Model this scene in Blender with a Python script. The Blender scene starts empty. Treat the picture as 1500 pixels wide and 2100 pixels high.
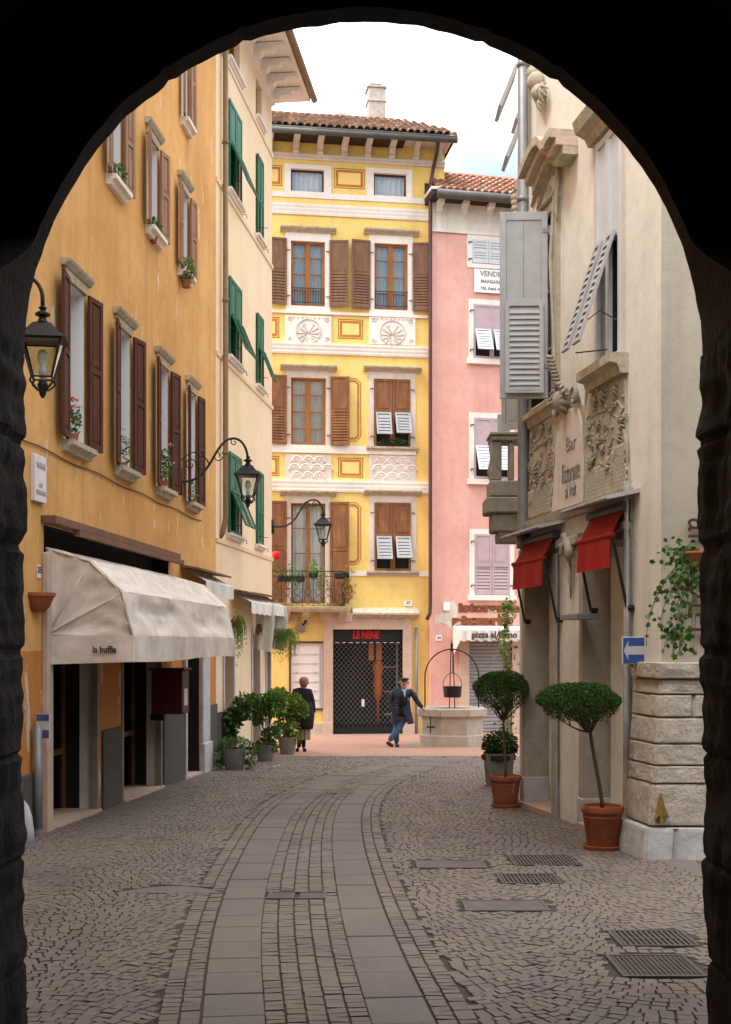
import bpy, math, random
from mathutils import Vector, noise
random.seed(7)
PI = math.pi
SC = bpy.context.scene
COL = SC.collection
V = Vector
# ---------------------------------------------------------------- camera, sky, sun, exposure
F = 2500.0; HZ = 1320.0; CZ = 1.7; SL = 0.024      # focal length (px of the 1500x2100 photo), horizon row, eye height, slope of the street
cd = bpy.data.cameras.new("camera"); cam = bpy.data.objects.new("camera", cd); COL.objects.link(cam)
cam.location = (0, 0, CZ); cam.rotation_euler = (PI/2, 0, 0)
cd.sensor_width = 36; cd.lens = F/2100*36; cd.shift_y = (HZ-1050)/2100; cd.clip_start = 0.05; cd.clip_end = 2000
SC.camera = cam
W = bpy.data.worlds.new("World"); SC.world = W; W.use_nodes = True
nt = W.node_tree; nt.nodes.clear()
SUN_EL, SUN_AZ = math.radians(60), math.radians(243)
out = nt.nodes.new('ShaderNodeOutputWorld'); bg = nt.nodes.new('ShaderNodeBackground')
sky = nt.nodes.new('ShaderNodeTexSky'); sky.sky_type = 'NISHITA'; sky.sun_disc = False
sky.sun_elevation = SUN_EL; sky.sun_rotation = SUN_AZ; sky.air_density = 1.4; sky.dust_density = 2.5
tc = nt.nodes.new('ShaderNodeTexCoord'); nz = nt.nodes.new('ShaderNodeTexNoise'); nz.inputs['Scale'].default_value = 2.2
nz.inputs['Detail'].default_value = 6
mp = nt.nodes.new('ShaderNodeMapping'); mp.inputs['Scale'].default_value = (1, 1, 2.2); mp.inputs['Location'].default_value = (3.1, .6, .4)
rp = nt.nodes.new('ShaderNodeValToRGB'); rp.color_ramp.elements[0].position = .36; rp.color_ramp.elements[1].position = .6
rp.color_ramp.elements[0].color = (.7, .7, .7, 1)
mx = nt.nodes.new('ShaderNodeMix'); mx.data_type = 'RGBA'
nt.links.new(tc.outputs['Generated'], mp.inputs[0]); nt.links.new(mp.outputs[0], nz.inputs['Vector'])
nt.links.new(nz.outputs['Fac'], rp.inputs[0])
sx = nt.nodes.new('ShaderNodeSeparateXYZ'); nt.links.new(tc.outputs['Generated'], sx.inputs[0])
m1 = nt.nodes.new('ShaderNodeMapRange'); m1.inputs[1].default_value = .02; m1.inputs[2].default_value = .09; m1.inputs[3].default_value = 1; m1.inputs[4].default_value = .0
nt.links.new(sx.outputs[0], m1.inputs[0]); m2 = nt.nodes.new('ShaderNodeMath'); m2.operation = 'MULTIPLY'
m3 = nt.nodes.new('ShaderNodeMapRange'); m3.inputs[1].default_value = .33; m3.inputs[2].default_value = .5; m4 = nt.nodes.new('ShaderNodeMath'); m4.operation = 'MAXIMUM'
nt.links.new(sx.outputs[2], m3.inputs[0]); nt.links.new(m1.outputs[0], m4.inputs[0]); nt.links.new(m3.outputs[0], m4.inputs[1])
nt.links.new(rp.outputs[0], m2.inputs[0]); nt.links.new(m4.outputs[0], m2.inputs[1]); nt.links.new(m2.outputs[0], mx.inputs[0])
mu = nt.nodes.new('ShaderNodeMix'); mu.data_type = 'RGBA'; mu.blend_type = 'MULTIPLY'; mu.inputs[0].default_value = 1; mu.inputs[7].default_value = (.42, .45, .5, 1)
nt.links.new(sky.outputs[0], mu.inputs[6]); nt.links.new(mu.outputs[2], mx.inputs[6]); mx.inputs[7].default_value = (7.9, 8.0, 8.2, 1)
nt.links.new(mx.outputs[2], bg.inputs[0]); bg.inputs[1].default_value = 0.15
nt.links.new(bg.outputs[0], out.inputs[0])
sd = bpy.data.lights.new("sun", 'SUN'); sd.energy = 1.5; sd.angle = math.radians(22); sd.color = (1, .96, .9)
so = bpy.data.objects.new("sun", sd); COL.objects.link(so)
so.rotation_euler = (PI/2-SUN_EL, 0, PI-SUN_AZ)
so.location = (0, -5, 30)
SC.view_settings.view_transform = 'Standard'; SC.view_settings.look = 'None'
SC.view_settings.exposure = 1.6; SC.view_settings.gamma = 1
SC.render.engine = 'CYCLES'
SC.cycles.max_bounces = 7; SC.cycles.transparent_max_bounces = 12
# ---------------------------------------------------------------- materials
def newmat(name):
    m = bpy.data.materials.new(name); m.use_nodes = True
    t = m.node_tree; b = t.nodes['Principled BSDF']; b.inputs['Specular IOR Level'].default_value = .3
    return m, t, b
def N(t, k, **kw):
    n = t.nodes.new(k)
    for a, v in kw.items():
        if a in n.inputs.keys() if hasattr(n.inputs, 'keys') else False: n.inputs[a].default_value = v
        else: setattr(n, a, v)
    return n
def noise_node(t, scale, detail=4, stretch=(1, 1, 1), off=0, rough=.55):
    g = N(t, 'ShaderNodeNewGeometry'); mp = N(t, 'ShaderNodeMapping'); mp.inputs['Scale'].default_value = stretch
    mp.inputs['Location'].default_value = (off, off*.7, off*.3)
    n = N(t, 'ShaderNodeTexNoise'); n.inputs['Scale'].default_value = scale; n.inputs['Detail'].default_value = detail
    n.inputs['Roughness'].default_value = rough
    t.links.new(g.outputs['Position'], mp.inputs[0]); t.links.new(mp.outputs[0], n.inputs['Vector'])
    return n.outputs['Fac']
def ramp(t, src, p0, p1, c0=(0, 0, 0), c1=(1, 1, 1)):
    r = N(t, 'ShaderNodeValToRGB'); e = r.color_ramp.elements
    e[0].position = p0; e[1].position = p1; e[0].color = (*c0, 1); e[1].color = (*c1, 1)
    t.links.new(src, r.inputs[0]); return r.outputs[0]
def mix(t, fac, a, b, mode='MIX'):
    m = N(t, 'ShaderNodeMix'); m.data_type = 'RGBA'; m.blend_type = mode
    for s, i in ((fac, 0), (a, 6), (b, 7)):
        if isinstance(s, (int, float)): m.inputs[i].default_value = s
        elif isinstance(s, tuple): m.inputs[i].default_value = (*s, 1)
        else: t.links.new(s, m.inputs[i])
    return m.outputs[2]
def bump(t, b, src, strength, dist=.01):
    n = N(t, 'ShaderNodeBump'); n.inputs['Strength'].default_value = strength; n.inputs['Distance'].default_value = dist
    t.links.new(src, n.inputs['Height']); t.links.new(n.outputs[0], b.inputs['Normal'])
def plaster(name, c, c2=None, peel=None, peelcol=(.72, .66, .58), stain=None, grime=.25, scale=.9, bumpy=.35, zpeel=None, rough=.92):
    m, t, b = newmat(name); c2 = c2 or tuple(x*.8 for x in c)
    col = mix(t, ramp(t, noise_node(t, scale, 5), .35, .68), c, c2)
    col = mix(t, ramp(t, noise_node(t, 6, 5, off=4), .45, .75, (0, 0, 0), (grime,)*3), col, tuple(x*.62 for x in c))
    col = mix(t, ramp(t, noise_node(t, 2.2, 6, (1.6, 1.6, .14), off=9), .52, .78, (0, 0, 0), (grime*1.4,)*3), col, tuple(x*.55 for x in c))
    if peel:
        col = mix(t, ramp(t, noise_node(t, 2.6, 7, (1.5, 1.5, .45), off=21, rough=.65), peel, peel+.015), col, peelcol)
    t.links.new(col, b.inputs['Base Color']); b.inputs['Roughness'].default_value = rough
    bump(t, b, noise_node(t, 35, 6), bumpy, .01)
    return m
def stone(name, c, c2, scale=6, bumpy=.6, rough=.85, dist=.02):
    m, t, b = newmat(name)
    col = mix(t, ramp(t, noise_node(t, scale, 8, rough=.65), .35, .68), c, c2)
    col = mix(t, ramp(t, noise_node(t, scale*7, 3, off=3), .55, .72, (0, 0, 0), (.4,)*3), col, tuple(x*.5 for x in c))
    t.links.new(col, b.inputs['Base Color']); b.inputs['Roughness'].default_value = rough
    bump(t, b, noise_node(t, scale*4, 8, rough=.7), bumpy, dist)
    return m
def plain(name, c, rough=.6, metal=0, var=.15, scale=12, bumpy=.05, stretch=(1, 1, 1)):
    m, t, b = newmat(name)
    col = mix(t, ramp(t, noise_node(t, scale, 5, stretch), .35, .7, (0, 0, 0), (1,)*3), c, tuple(x*(1-var) for x in c))
    t.links.new(col, b.inputs['Base Color']); b.inputs['Roughness'].default_value = rough; b.inputs['Metallic'].default_value = metal
    if bumpy: bump(t, b, noise_node(t, scale*4, 4, stretch), bumpy, .01)
    return m
def wood(name, c, worn=(.3, .16, .08), amt=.5):
    m, t, b = newmat(name)
    col = mix(t, ramp(t, noise_node(t, 14, 6, (1, 1, .12)), .35, .7), c, tuple(x*.7 for x in c))
    col = mix(t, ramp(t, noise_node(t, 5, 6, (1, 1, .5), off=7), .5, .75, (0, 0, 0), (amt,)*3), col, worn)
    t.links.new(col, b.inputs['Base Color']); b.inputs['Roughness'].default_value = .72; b.inputs['Specular IOR Level'].default_value = .18
    bump(t, b, noise_node(t, 60, 4, (1, 1, .1)), .15, .005)
    return m
def island(name, stops, rough=.8, bumpy=.3, bscale=40, trans=0, spec=.3, patch=0):
    m, t, b = newmat(name); g = N(t, 'ShaderNodeNewGeometry'); r = N(t, 'ShaderNodeValToRGB')
    e = r.color_ramp.elements
    while len(e) < len(stops): e.new(.5)
    for i, s in enumerate(stops): e[i].position = i/(len(stops)-1); e[i].color = (*s, 1)
    t.links.new(g.outputs['Random Per Island'], r.inputs[0])
    col = mix(t, ramp(t, noise_node(t, bscale*.5, 5), .3, .75, (0, 0, 0), (.35,)*3), r.outputs[0], tuple(x*.5 for x in stops[0]))
    if patch:
        col = mix(t, ramp(t, noise_node(t, .55, 5, off=5), .4, .66, (0, 0, 0), (patch,)*3), col, (.19, .165, .115)); col = mix(t, ramp(t, noise_node(t, 1.1, 7, off=15), .5, .72, (0, 0, 0), (patch*.9,)*3), col, (.085, .072, .068))
    t.links.new(col, b.inputs['Base Color']); b.inputs['Roughness'].default_value = rough; b.inputs['Specular IOR Level'].default_value = spec
    if bumpy: bump(t, b, noise_node(t, bscale, 5), bumpy, .008)
    if trans:
        tr = N(t, 'ShaderNodeBsdfTranslucent'); t.links.new(col, tr.inputs[0]); ms = N(t, 'ShaderNodeMixShader'); ms.inputs[0].default_value = trans
        o = t.nodes['Material Output']; t.links.new(b.outputs[0], ms.inputs[1]); t.links.new(tr.outputs[0], ms.inputs[2]); t.links.new(ms.outputs[0], o.inputs[0])
    return m
def glassm(name, tint=(.9, .95, .95), refl=.12):
    m, t, b = newmat(name); t.nodes.remove(b)
    tr = N(t, 'ShaderNodeBsdfTransparent'); tr.inputs[0].default_value = (*tint, 1)
    gl = N(t, 'ShaderNodeBsdfGlossy'); gl.inputs['Roughness'].default_value = .03
    lw = N(t, 'ShaderNodeLayerWeight'); lw.inputs[0].default_value = .35
    ad = N(t, 'ShaderNodeMath'); ad.operation = 'ADD'; ad.inputs[1].default_value = refl; ad.use_clamp = True
    t.links.new(lw.outputs['Fresnel'], ad.inputs[0])
    ms = N(t, 'ShaderNodeMixShader'); t.links.new(ad.outputs[0], ms.inputs[0]); t.links.new(tr.outputs[0], ms.inputs[1]); t.links.new(gl.outputs[0], ms.inputs[2])
    t.links.new(ms.outputs[0], t.nodes['Material Output'].inputs[0]); return m
M = dict(
 orange=plaster('orange_plaster', (.73, .415, .145), (.58, .30, .085), peel=.638, peelcol=(.74, .57, .38), grime=.42, scale=.7),
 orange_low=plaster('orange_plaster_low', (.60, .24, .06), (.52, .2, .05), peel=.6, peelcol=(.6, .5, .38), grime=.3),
 cream=plaster('cream_plaster', (.84, .66, .44), (.79, .60, .38), grime=.12),
 yellow=plaster('yellow_plaster', (.84, .62, .21), (.76, .53, .155), grime=.3),
 pink=plaster('pink_plaster', (.72, .41, .345), (.63, .33, .275), grime=.3),
 endwall=plaster('tan_shaded_end_plaster', (.48, .415, .325), (.41, .35, .27), grime=.3), greywall=plaster('grey_beige_plaster', (.78, .74, .665), (.69, .65, .57), grime=.36),  # end wall: same plaster, tan stained and darkened to paint in its shade
 white=plaster('white_trim', (.84, .78, .72), (.74, .67, .60), grime=.25),
 whitep=plaster('white_reveal', (.86, .84, .83), (.78, .76, .75), grime=.1),
 pinkstone=stone('pink_stone', (.62, .46, .36), (.50, .38, .31), 5, .3),
 hood=stone('weathered_hood', (.55, .48, .36), (.33, .28, .2), 9, .4),
 relief=plaster('relief_stucco', (.68, .60, .53), (.58, .5, .43), grime=.4),
 greystone=stone('grey_stone', (.34, .31, .25), (.22, .2, .16), 5, .5),
 reliefdark=stone('stucco_relief', (.50, .44, .35), (.36, .315, .245), 7, .45),
 granite=stone('granite_plinth', (.12, .11, .095), (.065, .06, .052), 22, .4),
 rough=stone('rough_ashlar', (.60, .52, .42), (.43, .36, .28), 7, .8, dist=.03),
 whitestone=stone('white_base_stone', (.58, .56, .55), (.4, .38, .38), 6, .4),
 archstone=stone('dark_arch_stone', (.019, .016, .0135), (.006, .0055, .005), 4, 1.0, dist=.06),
 blackstone=stone('black_passage_stone', (.014, .013, .012), (.008, .0075, .007), 4, .5),  # passage stone in one even near-black tone
 brownsh=wood('brown_shutter_paint', (.20, .105, .065), (.30, .17, .10), .4),
 brownmid=wood('weathered_brown_shutter', (.23, .10, .045), (.36, .18, .07), .65),
 redsh=wood('maroon_shutter_paint', (.10, .032, .017), (.17, .075, .04), .35),
 tansh=wood('tan_shutter_paint', (.36, .20, .12), (.46, .28, .17), .4),
 greensh=plain('green_shutter_paint', (.015, .16, .085), .45, var=.3, scale=5),
 lilac=plain('lilac_shutter_paint', (.47, .36, .38), .5, var=.12, scale=5),
 palegrey=plain('pale_grey_shutter_paint', (.60, .61, .64), .5, var=.1, scale=5),
 greysh=plain('grey_shutter_paint', (.43, .43, .43), .5, var=.15, scale=6),
 woodframe=wood('varnished_window_wood', (.36, .13, .03), (.28, .1, .025), .3),
 glass=glassm('window_glass'), glassd=glassm('shop_glass', (.8, .85, .85), .03),
 curtain=plain('net_curtain', (.72, .72, .72), .9, var=.3, scale=9, stretch=(3, 3, .2)),
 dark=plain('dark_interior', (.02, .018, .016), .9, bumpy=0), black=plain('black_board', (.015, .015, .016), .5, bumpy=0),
 iron=plain('wrought_iron', (.028, .026, .026), .5, .4, var=.3), zinc=plain('zinc_pipe', (.27, .27, .28), .5, .3, var=.25, scale=4),
 brownpipe=plain('brown_pipe', (.25, .15, .07), .5, var=.25, scale=4), dkpipe=plain('dark_copper_pipe', (.09, .045, .04), .5, .2, var=.3, scale=4),
 gutter=plain('dark_gutter', (.10, .095, .09), .5, .2, var=.3, scale=3),
 canvas=plain('cream_canvas', (.80, .71, .63), .8, var=.24, scale=5, bumpy=.5), canvas2=plain('white_canvas', (.72, .69, .62), .8, var=.15, scale=6),
 coverm=plain('worn_steel_cover', (.135, .12, .115), .55, .1, var=.3, scale=9, bumpy=.2), wellstone=stone('well_limestone', (.50, .43, .34), (.38, .33, .26), 5, .5), redcloth=plain('red_canvas', (.40, .012, .01), .75, var=.3, scale=6),
 terracotta=plaster('terracotta', (.37, .115, .05), (.27, .08, .04), peel=.63, peelcol=(.42, .24, .17), grime=.4, scale=6),
 concrete=stone('concrete_pot', (.22, .21, .19), (.15, .145, .13), 10, .3), soil=stone('soil', (.05, .035, .025), (.03, .02, .015), 20, .8),
 leafdk=island('dark_leaves', [(.012, .045, .007), (.035, .10, .014), (.06, .145, .02), (.13, .24, .045)], .5, 0, trans=.15),
 leafmd=island('green_leaves', [(.03, .095, .014), (.075, .18, .025), (.18, .31, .05)], .45, 0, trans=.25),
 leaflt=island('light_leaves', [(.07, .17, .02), (.16, .28, .03), (.30, .38, .08)], .45, 0, trans=.3),
 leafdry=island('dry_leaves', [(.25, .12, .03), (.35, .2, .06), (.16, .16, .04)], .7, 0, trans=.2),
 flred=island('red_petals', [(.6, .01, .02), (.75, .03, .05)], .6, 0, trans=.2), flpink=island('pink_petals', [(.75, .45, .5), (.8, .7, .7)], .6, 0, trans=.2),
 bark=stone('bark', (.16, .12, .08), (.09, .065, .04), 20, .6),
 cobble=island('porphyry_cobbles', [(.165, .130, .124), (.195, .155, .142), (.215, .173, .142), (.185, .155, .158), (.225, .18, .162), (.20, .15, .138)], .58, .4, 55, patch=.5),
 grout=stone('sand_joints', (.095, .08, .07), (.055, .047, .04), 18, .6),
 slab=island('granite_slabs', [(.165, .142, .140), (.185, .16, .156), (.175, .153, .15)], .6, .4, 60, patch=.5),
 sq=stone('red_porphyry_paving', (.42, .225, .16), (.33, .19, .14), 2.2, .3), sqlight=stone('pebble_border', (.42, .36, .3), (.28, .25, .21), 16, .9),
 tile=island('clay_roof_tiles', [(.24, .13, .085), (.34, .19, .125), (.46, .33, .24), (.30, .19, .135), (.20, .15, .11), (.40, .25, .17)], .85, .5, 30),
 tilered=island('red_clay_roof_tiles', [(.30, .12, .07), (.38, .18, .11), (.48, .28, .19), (.24, .10, .07), (.34, .22, .15)], .85, .5, 30),
 brick=stone('chimney_stone', (.55, .47, .40), (.36, .3, .26), 8, .8),
 ochrepaint=plain('orange_painted_line', (.56, .19, .04), .9, var=.3, scale=7), creampaint=plain('pale_yellow_panel', (.90, .62, .22), .9, var=.12, scale=3),
 letters=plain('dark_lettering', (.05, .05, .06), .7, bumpy=0), greylet=plain('faded_lettering', (.24, .215, .19), .9, bumpy=0), faint=plain('faint_lettering', (.42, .42, .42), .9, bumpy=0),
 redlet=plain('red_lettering', (.5, .01, .015), .5, bumpy=0), metlet=plain('dark_metal_lettering', (.07, .035, .028), .6, var=.3, bumpy=0), doorstone=stone('door_stone', (.43, .39, .33), (.33, .30, .25), 6, .3), reliefmd=stone('carved_stucco', (.43, .38, .30), (.28, .245, .19), 11, .5), rustlet=plain('rusty_brown_lettering', (.25, .085, .035), .9, var=.4, scale=20),
 enamel=plain('white_enamel', (.82, .80, .78), .4, var=.05, bumpy=0), marble=plain('white_marble_plaque', (.74, .70, .72), .5, var=.08, scale=4, bumpy=0),
 blue=plain('blue_sign_paint', (.045, .11, .36), .45, var=.1, bumpy=0), signwhite=plain('sign_white', (.62, .64, .62), .5, var=.08, bumpy=0), violet=plain('faded_blue_sign', (.10, .11, .30), .5, var=.3, bumpy=0),
 skin=plain('skin', (.55, .27, .19), .6, var=.2, scale=30, bumpy=0), coat=plain('navy_coat', (.028, .032, .055), .85, var=.35, scale=9, bumpy=.2), jeans=plain('blue_jeans', (.055, .125, .22), .85, var=.4, scale=10, bumpy=.2),
 shirt=plain('light_blue_shirt', (.40, .55, .72), .8, bumpy=0), blackcl=plain('black_wool', (.012, .012, .014), .9, bumpy=.1), beige=plain('beige_skirt', (.30, .23, .15), .9, var=.4, scale=25), hair=plain('reddish_hair', (.36, .17, .10), .8, var=.5, scale=50), leather=plain('black_leather', (.012, .01, .01), .4, bumpy=0), greyhair=plain('grey_hair', (.35, .32, .3), .9, bumpy=0),
 maroonbox=plain('maroon_metal', (.10, .012, .012), .5, var=.2, bumpy=0), manneq=plain('orange_dress', (.45, .11, .015), .8, var=.3, scale=10), bulb=plain('milky_bulb', (.7, .68, .62), .3, bumpy=0), sat=plain('lamp_red', (.6, .01, .01), .4, bumpy=0),
 marblestep=stone('pinkish_marble_step', (.52, .36, .28), (.42, .30, .24), 5, .2), ochstain=plain('yellow_paint_arrow', (.34, .21, .045), .9, var=.4, scale=20), steel=plain('galvanised_grille', (.22, .23, .23), .5, .4, bumpy=0), roller=plain('grey_roller_shutter', (.33, .33, .34), .5, .2, var=.15, scale=4), cast=plain('cast_iron_cover', (.13, .115, .105), .6, .2, var=.35, scale=12, bumpy=.3),
)
# ---------------------------------------------------------------- mesh helpers
class Fr:
    def __init__(s, O, a, b=(0, 0, 1), c=None):
        s.O = V(O); s.a = V(a).normalized(); s.b = V(b).normalized(); s.c = V(c).normalized() if c is not None else s.a.cross(s.b)
    def P(s, u, z, n=0): return s.O+s.a*u+s.b*z+s.c*n
    def at(s, px, py, n=0):
        rx = (px-750)/F; rz = (HZ-py)/F; ox = s.O.x+n*s.c.x; oy = s.O.y+n*s.c.y
        D = -s.a.x+s.a.y*rx
        u = (ox-oy*rx)/D; t = oy+u*s.a.y
        return u, CZ+rz*t-s.O.z
    def u(s, px, n=0): return s.at(px, HZ, n)[0]
    def z(s, px, py, n=0): return s.at(px, py, n)[1]
    def sub(s, u, z, n, a=(1, 0, 0), b=(0, 1, 0), c=(0, 0, 1)):
        w = lambda q: s.a*q[0]+s.b*q[1]+s.c*q[2]
        return Fr(s.P(u, z, n), w(a), w(b), w(c))
def fac2(x, y, dx, dy, side):
    l = math.hypot(dx, dy); dx /= l; dy /= l
    return Fr((x, y, 0), (dx, dy, 0), (0, 0, 1), (dy*side, -dx*side, 0))
class MB:
    def __init__(s): s.v = []; s.f = []
    def face(s, *pts):
        i = len(s.v); s.v += [V(p) for p in pts]; s.f.append(tuple(range(i, i+len(pts)))); return s
    def box(s, fr, u0, u1, z0, z1, n0, n1):
        i = len(s.v)
        for n in (n0, n1):
            for z in (z0, z1):
                for u in (u0, u1): s.v.append(fr.P(u, z, n))
        for q in ((0, 1, 3, 2), (4, 6, 7, 5), (0, 4, 5, 1), (2, 3, 7, 6), (0, 2, 6, 4), (1, 5, 7, 3)): s.f.append(tuple(i+k for k in q))
        return s
    def prism(s, fr, pts, n0, n1):     # outline in (u,z), extruded along n
        i = len(s.v); k = len(pts)
        for n in (n0, n1):
            for p in pts: s.v.append(fr.P(p[0], p[1], n))
        s.f.append(tuple(range(i, i+k))); s.f.append(tuple(range(i+2*k-1, i+k-1, -1)))
        for j in range(k): s.f.append((i+j, i+k+j, i+k+(j+1) % k, i+(j+1) % k))
        return s
    def extr(s, fr, prof, u0, u1):     # profile in (n,z), extruded along u
        i = len(s.v); k = len(prof)
        for u in (u0, u1):
            for p in prof: s.v.append(fr.P(u, p[1], p[0]))
        s.f.append(tuple(range(i, i+k))); s.f.append(tuple(range(i+2*k-1, i+k-1, -1)))
        for j in range(k): s.f.append((i+j, i+k+j, i+k+(j+1) % k, i+(j+1) % k))
        return s
    def tube(s, pts, r, seg=6, cap=True):
        pts = [V(p) for p in pts]; rs = r if isinstance(r, (list, tuple)) else [r]*len(pts)
        i0 = len(s.v); up = V((0, 0, 1)); prev = None
        for j, p in enumerate(pts):
            d = (pts[min(j+1, len(pts)-1)]-pts[max(j-1, 0)])
            d = d.normalized() if d.length > 1e-9 else V((0, 0, 1))
            if prev is None:
                x = d.cross(up if abs(d.z) < .95 else V((1, 0, 0))).normalized()
            else:
                x = (prev-d*prev.dot(d)); x = x.normalized() if x.length > 1e-6 else d.orthogonal().normalized()
            prev = x; y = d.cross(x)
            for k in range(seg):
                a = 2*PI*k/seg; s.v.append(p+(x*math.cos(a)+y*math.sin(a))*rs[j])
        for j in range(len(pts)-1):
            for k in range(seg):
                a = i0+j*seg+k; b = i0+j*seg+(k+1) % seg; s.f.append((a, b, b+seg, a+seg))
        if cap: s.f.append(tuple(i0+k for k in range(seg))[::-1]); s.f.append(tuple(i0+(len(pts)-1)*seg+k for k in range(seg)))
        return s
    def lathe(s, c, prof, seg=20, rot=0, sx=1, sy=1):
        c = V(c); i0 = len(s.v)
        for r, z in prof:
            for k in range(seg):
                a = rot+2*PI*k/seg; s.v.append(c+V((r*sx*math.cos(a), r*sy*math.sin(a), z)))
        for j in range(len(prof)-1):
            for k in range(seg):
                a = i0+j*seg+k; b = i0+j*seg+(k+1) % seg; s.f.append((a, b, b+seg, a+seg))
        s.f.append(tuple(i0+k for k in range(seg))[::-1]); s.f.append(tuple(i0+(len(prof)-1)*seg+k for k in range(seg)))
        return s
    def grid(s, fn, nu, nv):
        i0 = len(s.v)
        for j in range(nv+1):
            for i in range(nu+1): s.v.append(V(fn(i/nu, j/nv)))
        for j in range(nv):
            for i in range(nu):
                a = i0+j*(nu+1)+i; s.f.append((a, a+1, a+nu+2, a+nu+1))
        return s
    def leaf(s, p, size, d=None, asp=.5):
        d = d or V((random.gauss(0, 1), random.gauss(0, 1), random.gauss(0, 1)))
        d = d.normalized(); q = d.orthogonal(); q.rotate(__import__('mathutils').Quaternion(d, random.uniform(0, 2*PI)))
        a = p-d*size*.5; b = p+d*size*.5; m = p+d*size*.05; w = q.normalized()*size*asp*.5; n = d.cross(q).normalized()*size*.08
        s.face(a, m+w+n, b, m-w+n); return s
    def build(s, name, mat, parent=None, smooth=False, bevel=0, auto=None, fixn=True):
        off = V(parent_loc(parent)) if parent is not None else V((0, 0, 0))
        me = bpy.data.meshes.new(name); me.from_pydata([tuple(p-off) for p in s.v], [], s.f)
        me.materials.append(M[mat] if isinstance(mat, str) else mat)
        if fixn:
            import bmesh
            bm = bmesh.new(); bm.from_mesh(me); bmesh.ops.recalc_face_normals(bm, faces=bm.faces[:]); bm.to_mesh(me); bm.free()
        if smooth: me.shade_smooth()
        me.update()
        o = bpy.data.objects.new(name, me); COL.objects.link(o)
        if parent is not None: o.parent = parent
        if bevel:
            b = o.modifiers.new('bevel', 'BEVEL'); b.width = bevel; b.segments = 1; b.limit_method = 'ANGLE'
        if auto:
            me.shade_smooth(); e = o.modifiers.new('split', 'EDGE_SPLIT'); e.split_angle = math.radians(auto)
        return o
def parent_loc(p):
    l = V((0, 0, 0))
    while p is not None: l += p.location; p = p.parent
    return l
def tag(o, label, cat, group=None):
    o['label'] = label; o['category'] = cat
    if group: o['group'] = group
    return o
def thing(name, label, cat, loc, group=None):
    o = bpy.data.objects.new(name, None); COL.objects.link(o); o.location = loc; o.empty_display_size = .2
    return tag(o, label, cat, group)
def struct(o): o['kind'] = 'structure'; return o
def text(name, body, mat, fr, u, z, n, size, parent=None, depth=.006, flipu=False, width=None, align='CENTER', rot=0, bold=0, shear=0):
    cu = bpy.data.curves.new(name, 'FONT'); cu.body = body; cu.size = size; cu.extrude = depth; cu.align_x = align; cu.align_y = 'CENTER'; cu.offset = bold; cu.shear = shear
    cu.space_line = .9; cu.resolution_u = 3
    to = bpy.data.objects.new(name, cu); COL.objects.link(to); dg = bpy.context.evaluated_depsgraph_get()
    me = bpy.data.meshes.new_from_object(to.evaluated_get(dg)); bpy.data.objects.remove(to)
    xs = [v.co.x for v in me.vertices]; w = max(xs)-min(xs) if xs else 1; k = width/w if width else 1
    off = parent_loc(parent); sg = -1 if flipu else 1; cr, sr = math.cos(rot), math.sin(rot)
    for v in me.vertices:
        x, y = v.co.x*k, v.co.y; x, y = x*cr-y*sr, x*sr+y*cr
        v.co = fr.P(u+sg*x, z+y, n+v.co.z)-off
    me.materials.clear(); me.materials.append(M[mat])
    o = bpy.data.objects.new(name, me); COL.objects.link(o)
    if parent is not None: o.parent = parent
    return o
def gz(Y): return -SL*Y
def gp(px, py): Y = 2500*CZ/(py-HZ-60); return V(((px-750)/F*Y, Y, gz(Y)))
def rayp(px, py, Y): return V(((px-750)/F*Y, Y, CZ+(HZ-py)/F*Y))
def wall_holes(mb, fr, u0, u1, z0, z1, holes, n=0, th=0):
    us = sorted({u0, u1, *[min(max(h[k], u0), u1) for h in holes for k in (0, 1)]}); zs = sorted({z0, z1, *[min(max(h[k], z0), z1) for h in holes for k in (2, 3)]})
    for a, b in zip(us, us[1:]):
        for c, d in zip(zs, zs[1:]):
            mu, mz = (a+b)/2, (c+d)/2
            if b-a < 1e-5 or d-c < 1e-5 or any(h[0] < mu < h[1] and h[2] < mz < h[3] for h in holes): continue
            mb.face(fr.P(a, c, n), fr.P(b, c, n), fr.P(b, d, n), fr.P(a, d, n))
def reveal(mb, fr, u0, u1, z0, z1, dep, n=0):
    for q in (((u0, z0), (u0, z1)), ((u1, z0), (u1, z1)), ((u0, z0), (u1, z0)), ((u0, z1), (u1, z1))):
        (a, b), (c, d) = q; mb.face(fr.P(a, b, n), fr.P(c, d, n), fr.P(c, d, n-dep), fr.P(a, b, n-dep))
def leafpanel(mb, fr, w, h, style='pl', t=.035, sw=.06, slat=.055, split=.5):
    # one shutter leaf: origin at hinge bottom, u along its width, z up, n thickness
    mb.box(fr, 0, sw, 0, h, 0, t); mb.box(fr, w-sw, w, 0, h, 0, t)
    mb.box(fr, sw, w-sw, 0, sw*1.3, 0, t); mb.box(fr, sw, w-sw, h-sw, h, 0, t)
    ms = h*split
    segs = [(sw*1.3, ms-sw*.5), (ms+sw*.5, h-sw)]; mb.box(fr, sw, w-sw, ms-sw*.5, ms+sw*.5, 0, t)
    for k, (a, b) in enumerate(segs):
        st = style[1-k]
        if st == 'p': mb.box(fr, sw, w-sw, a, b, t*.3, t*.6); mb.box(fr, sw+.03, w-sw-.03, a+.04, b-.04, t*.15, t*.8)
        elif st == 'l':
            m = max(3, int((b-a)/slat)); d = (b-a)/m
            for i in range(m):
                z = a+i*d
                mb.extr(fr, [(t*.95, z), (t*.95, z+.008), (t*.1, z+d*1.2), (t*.1, z+d*1.2-.008)], sw, w-sw)
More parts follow.
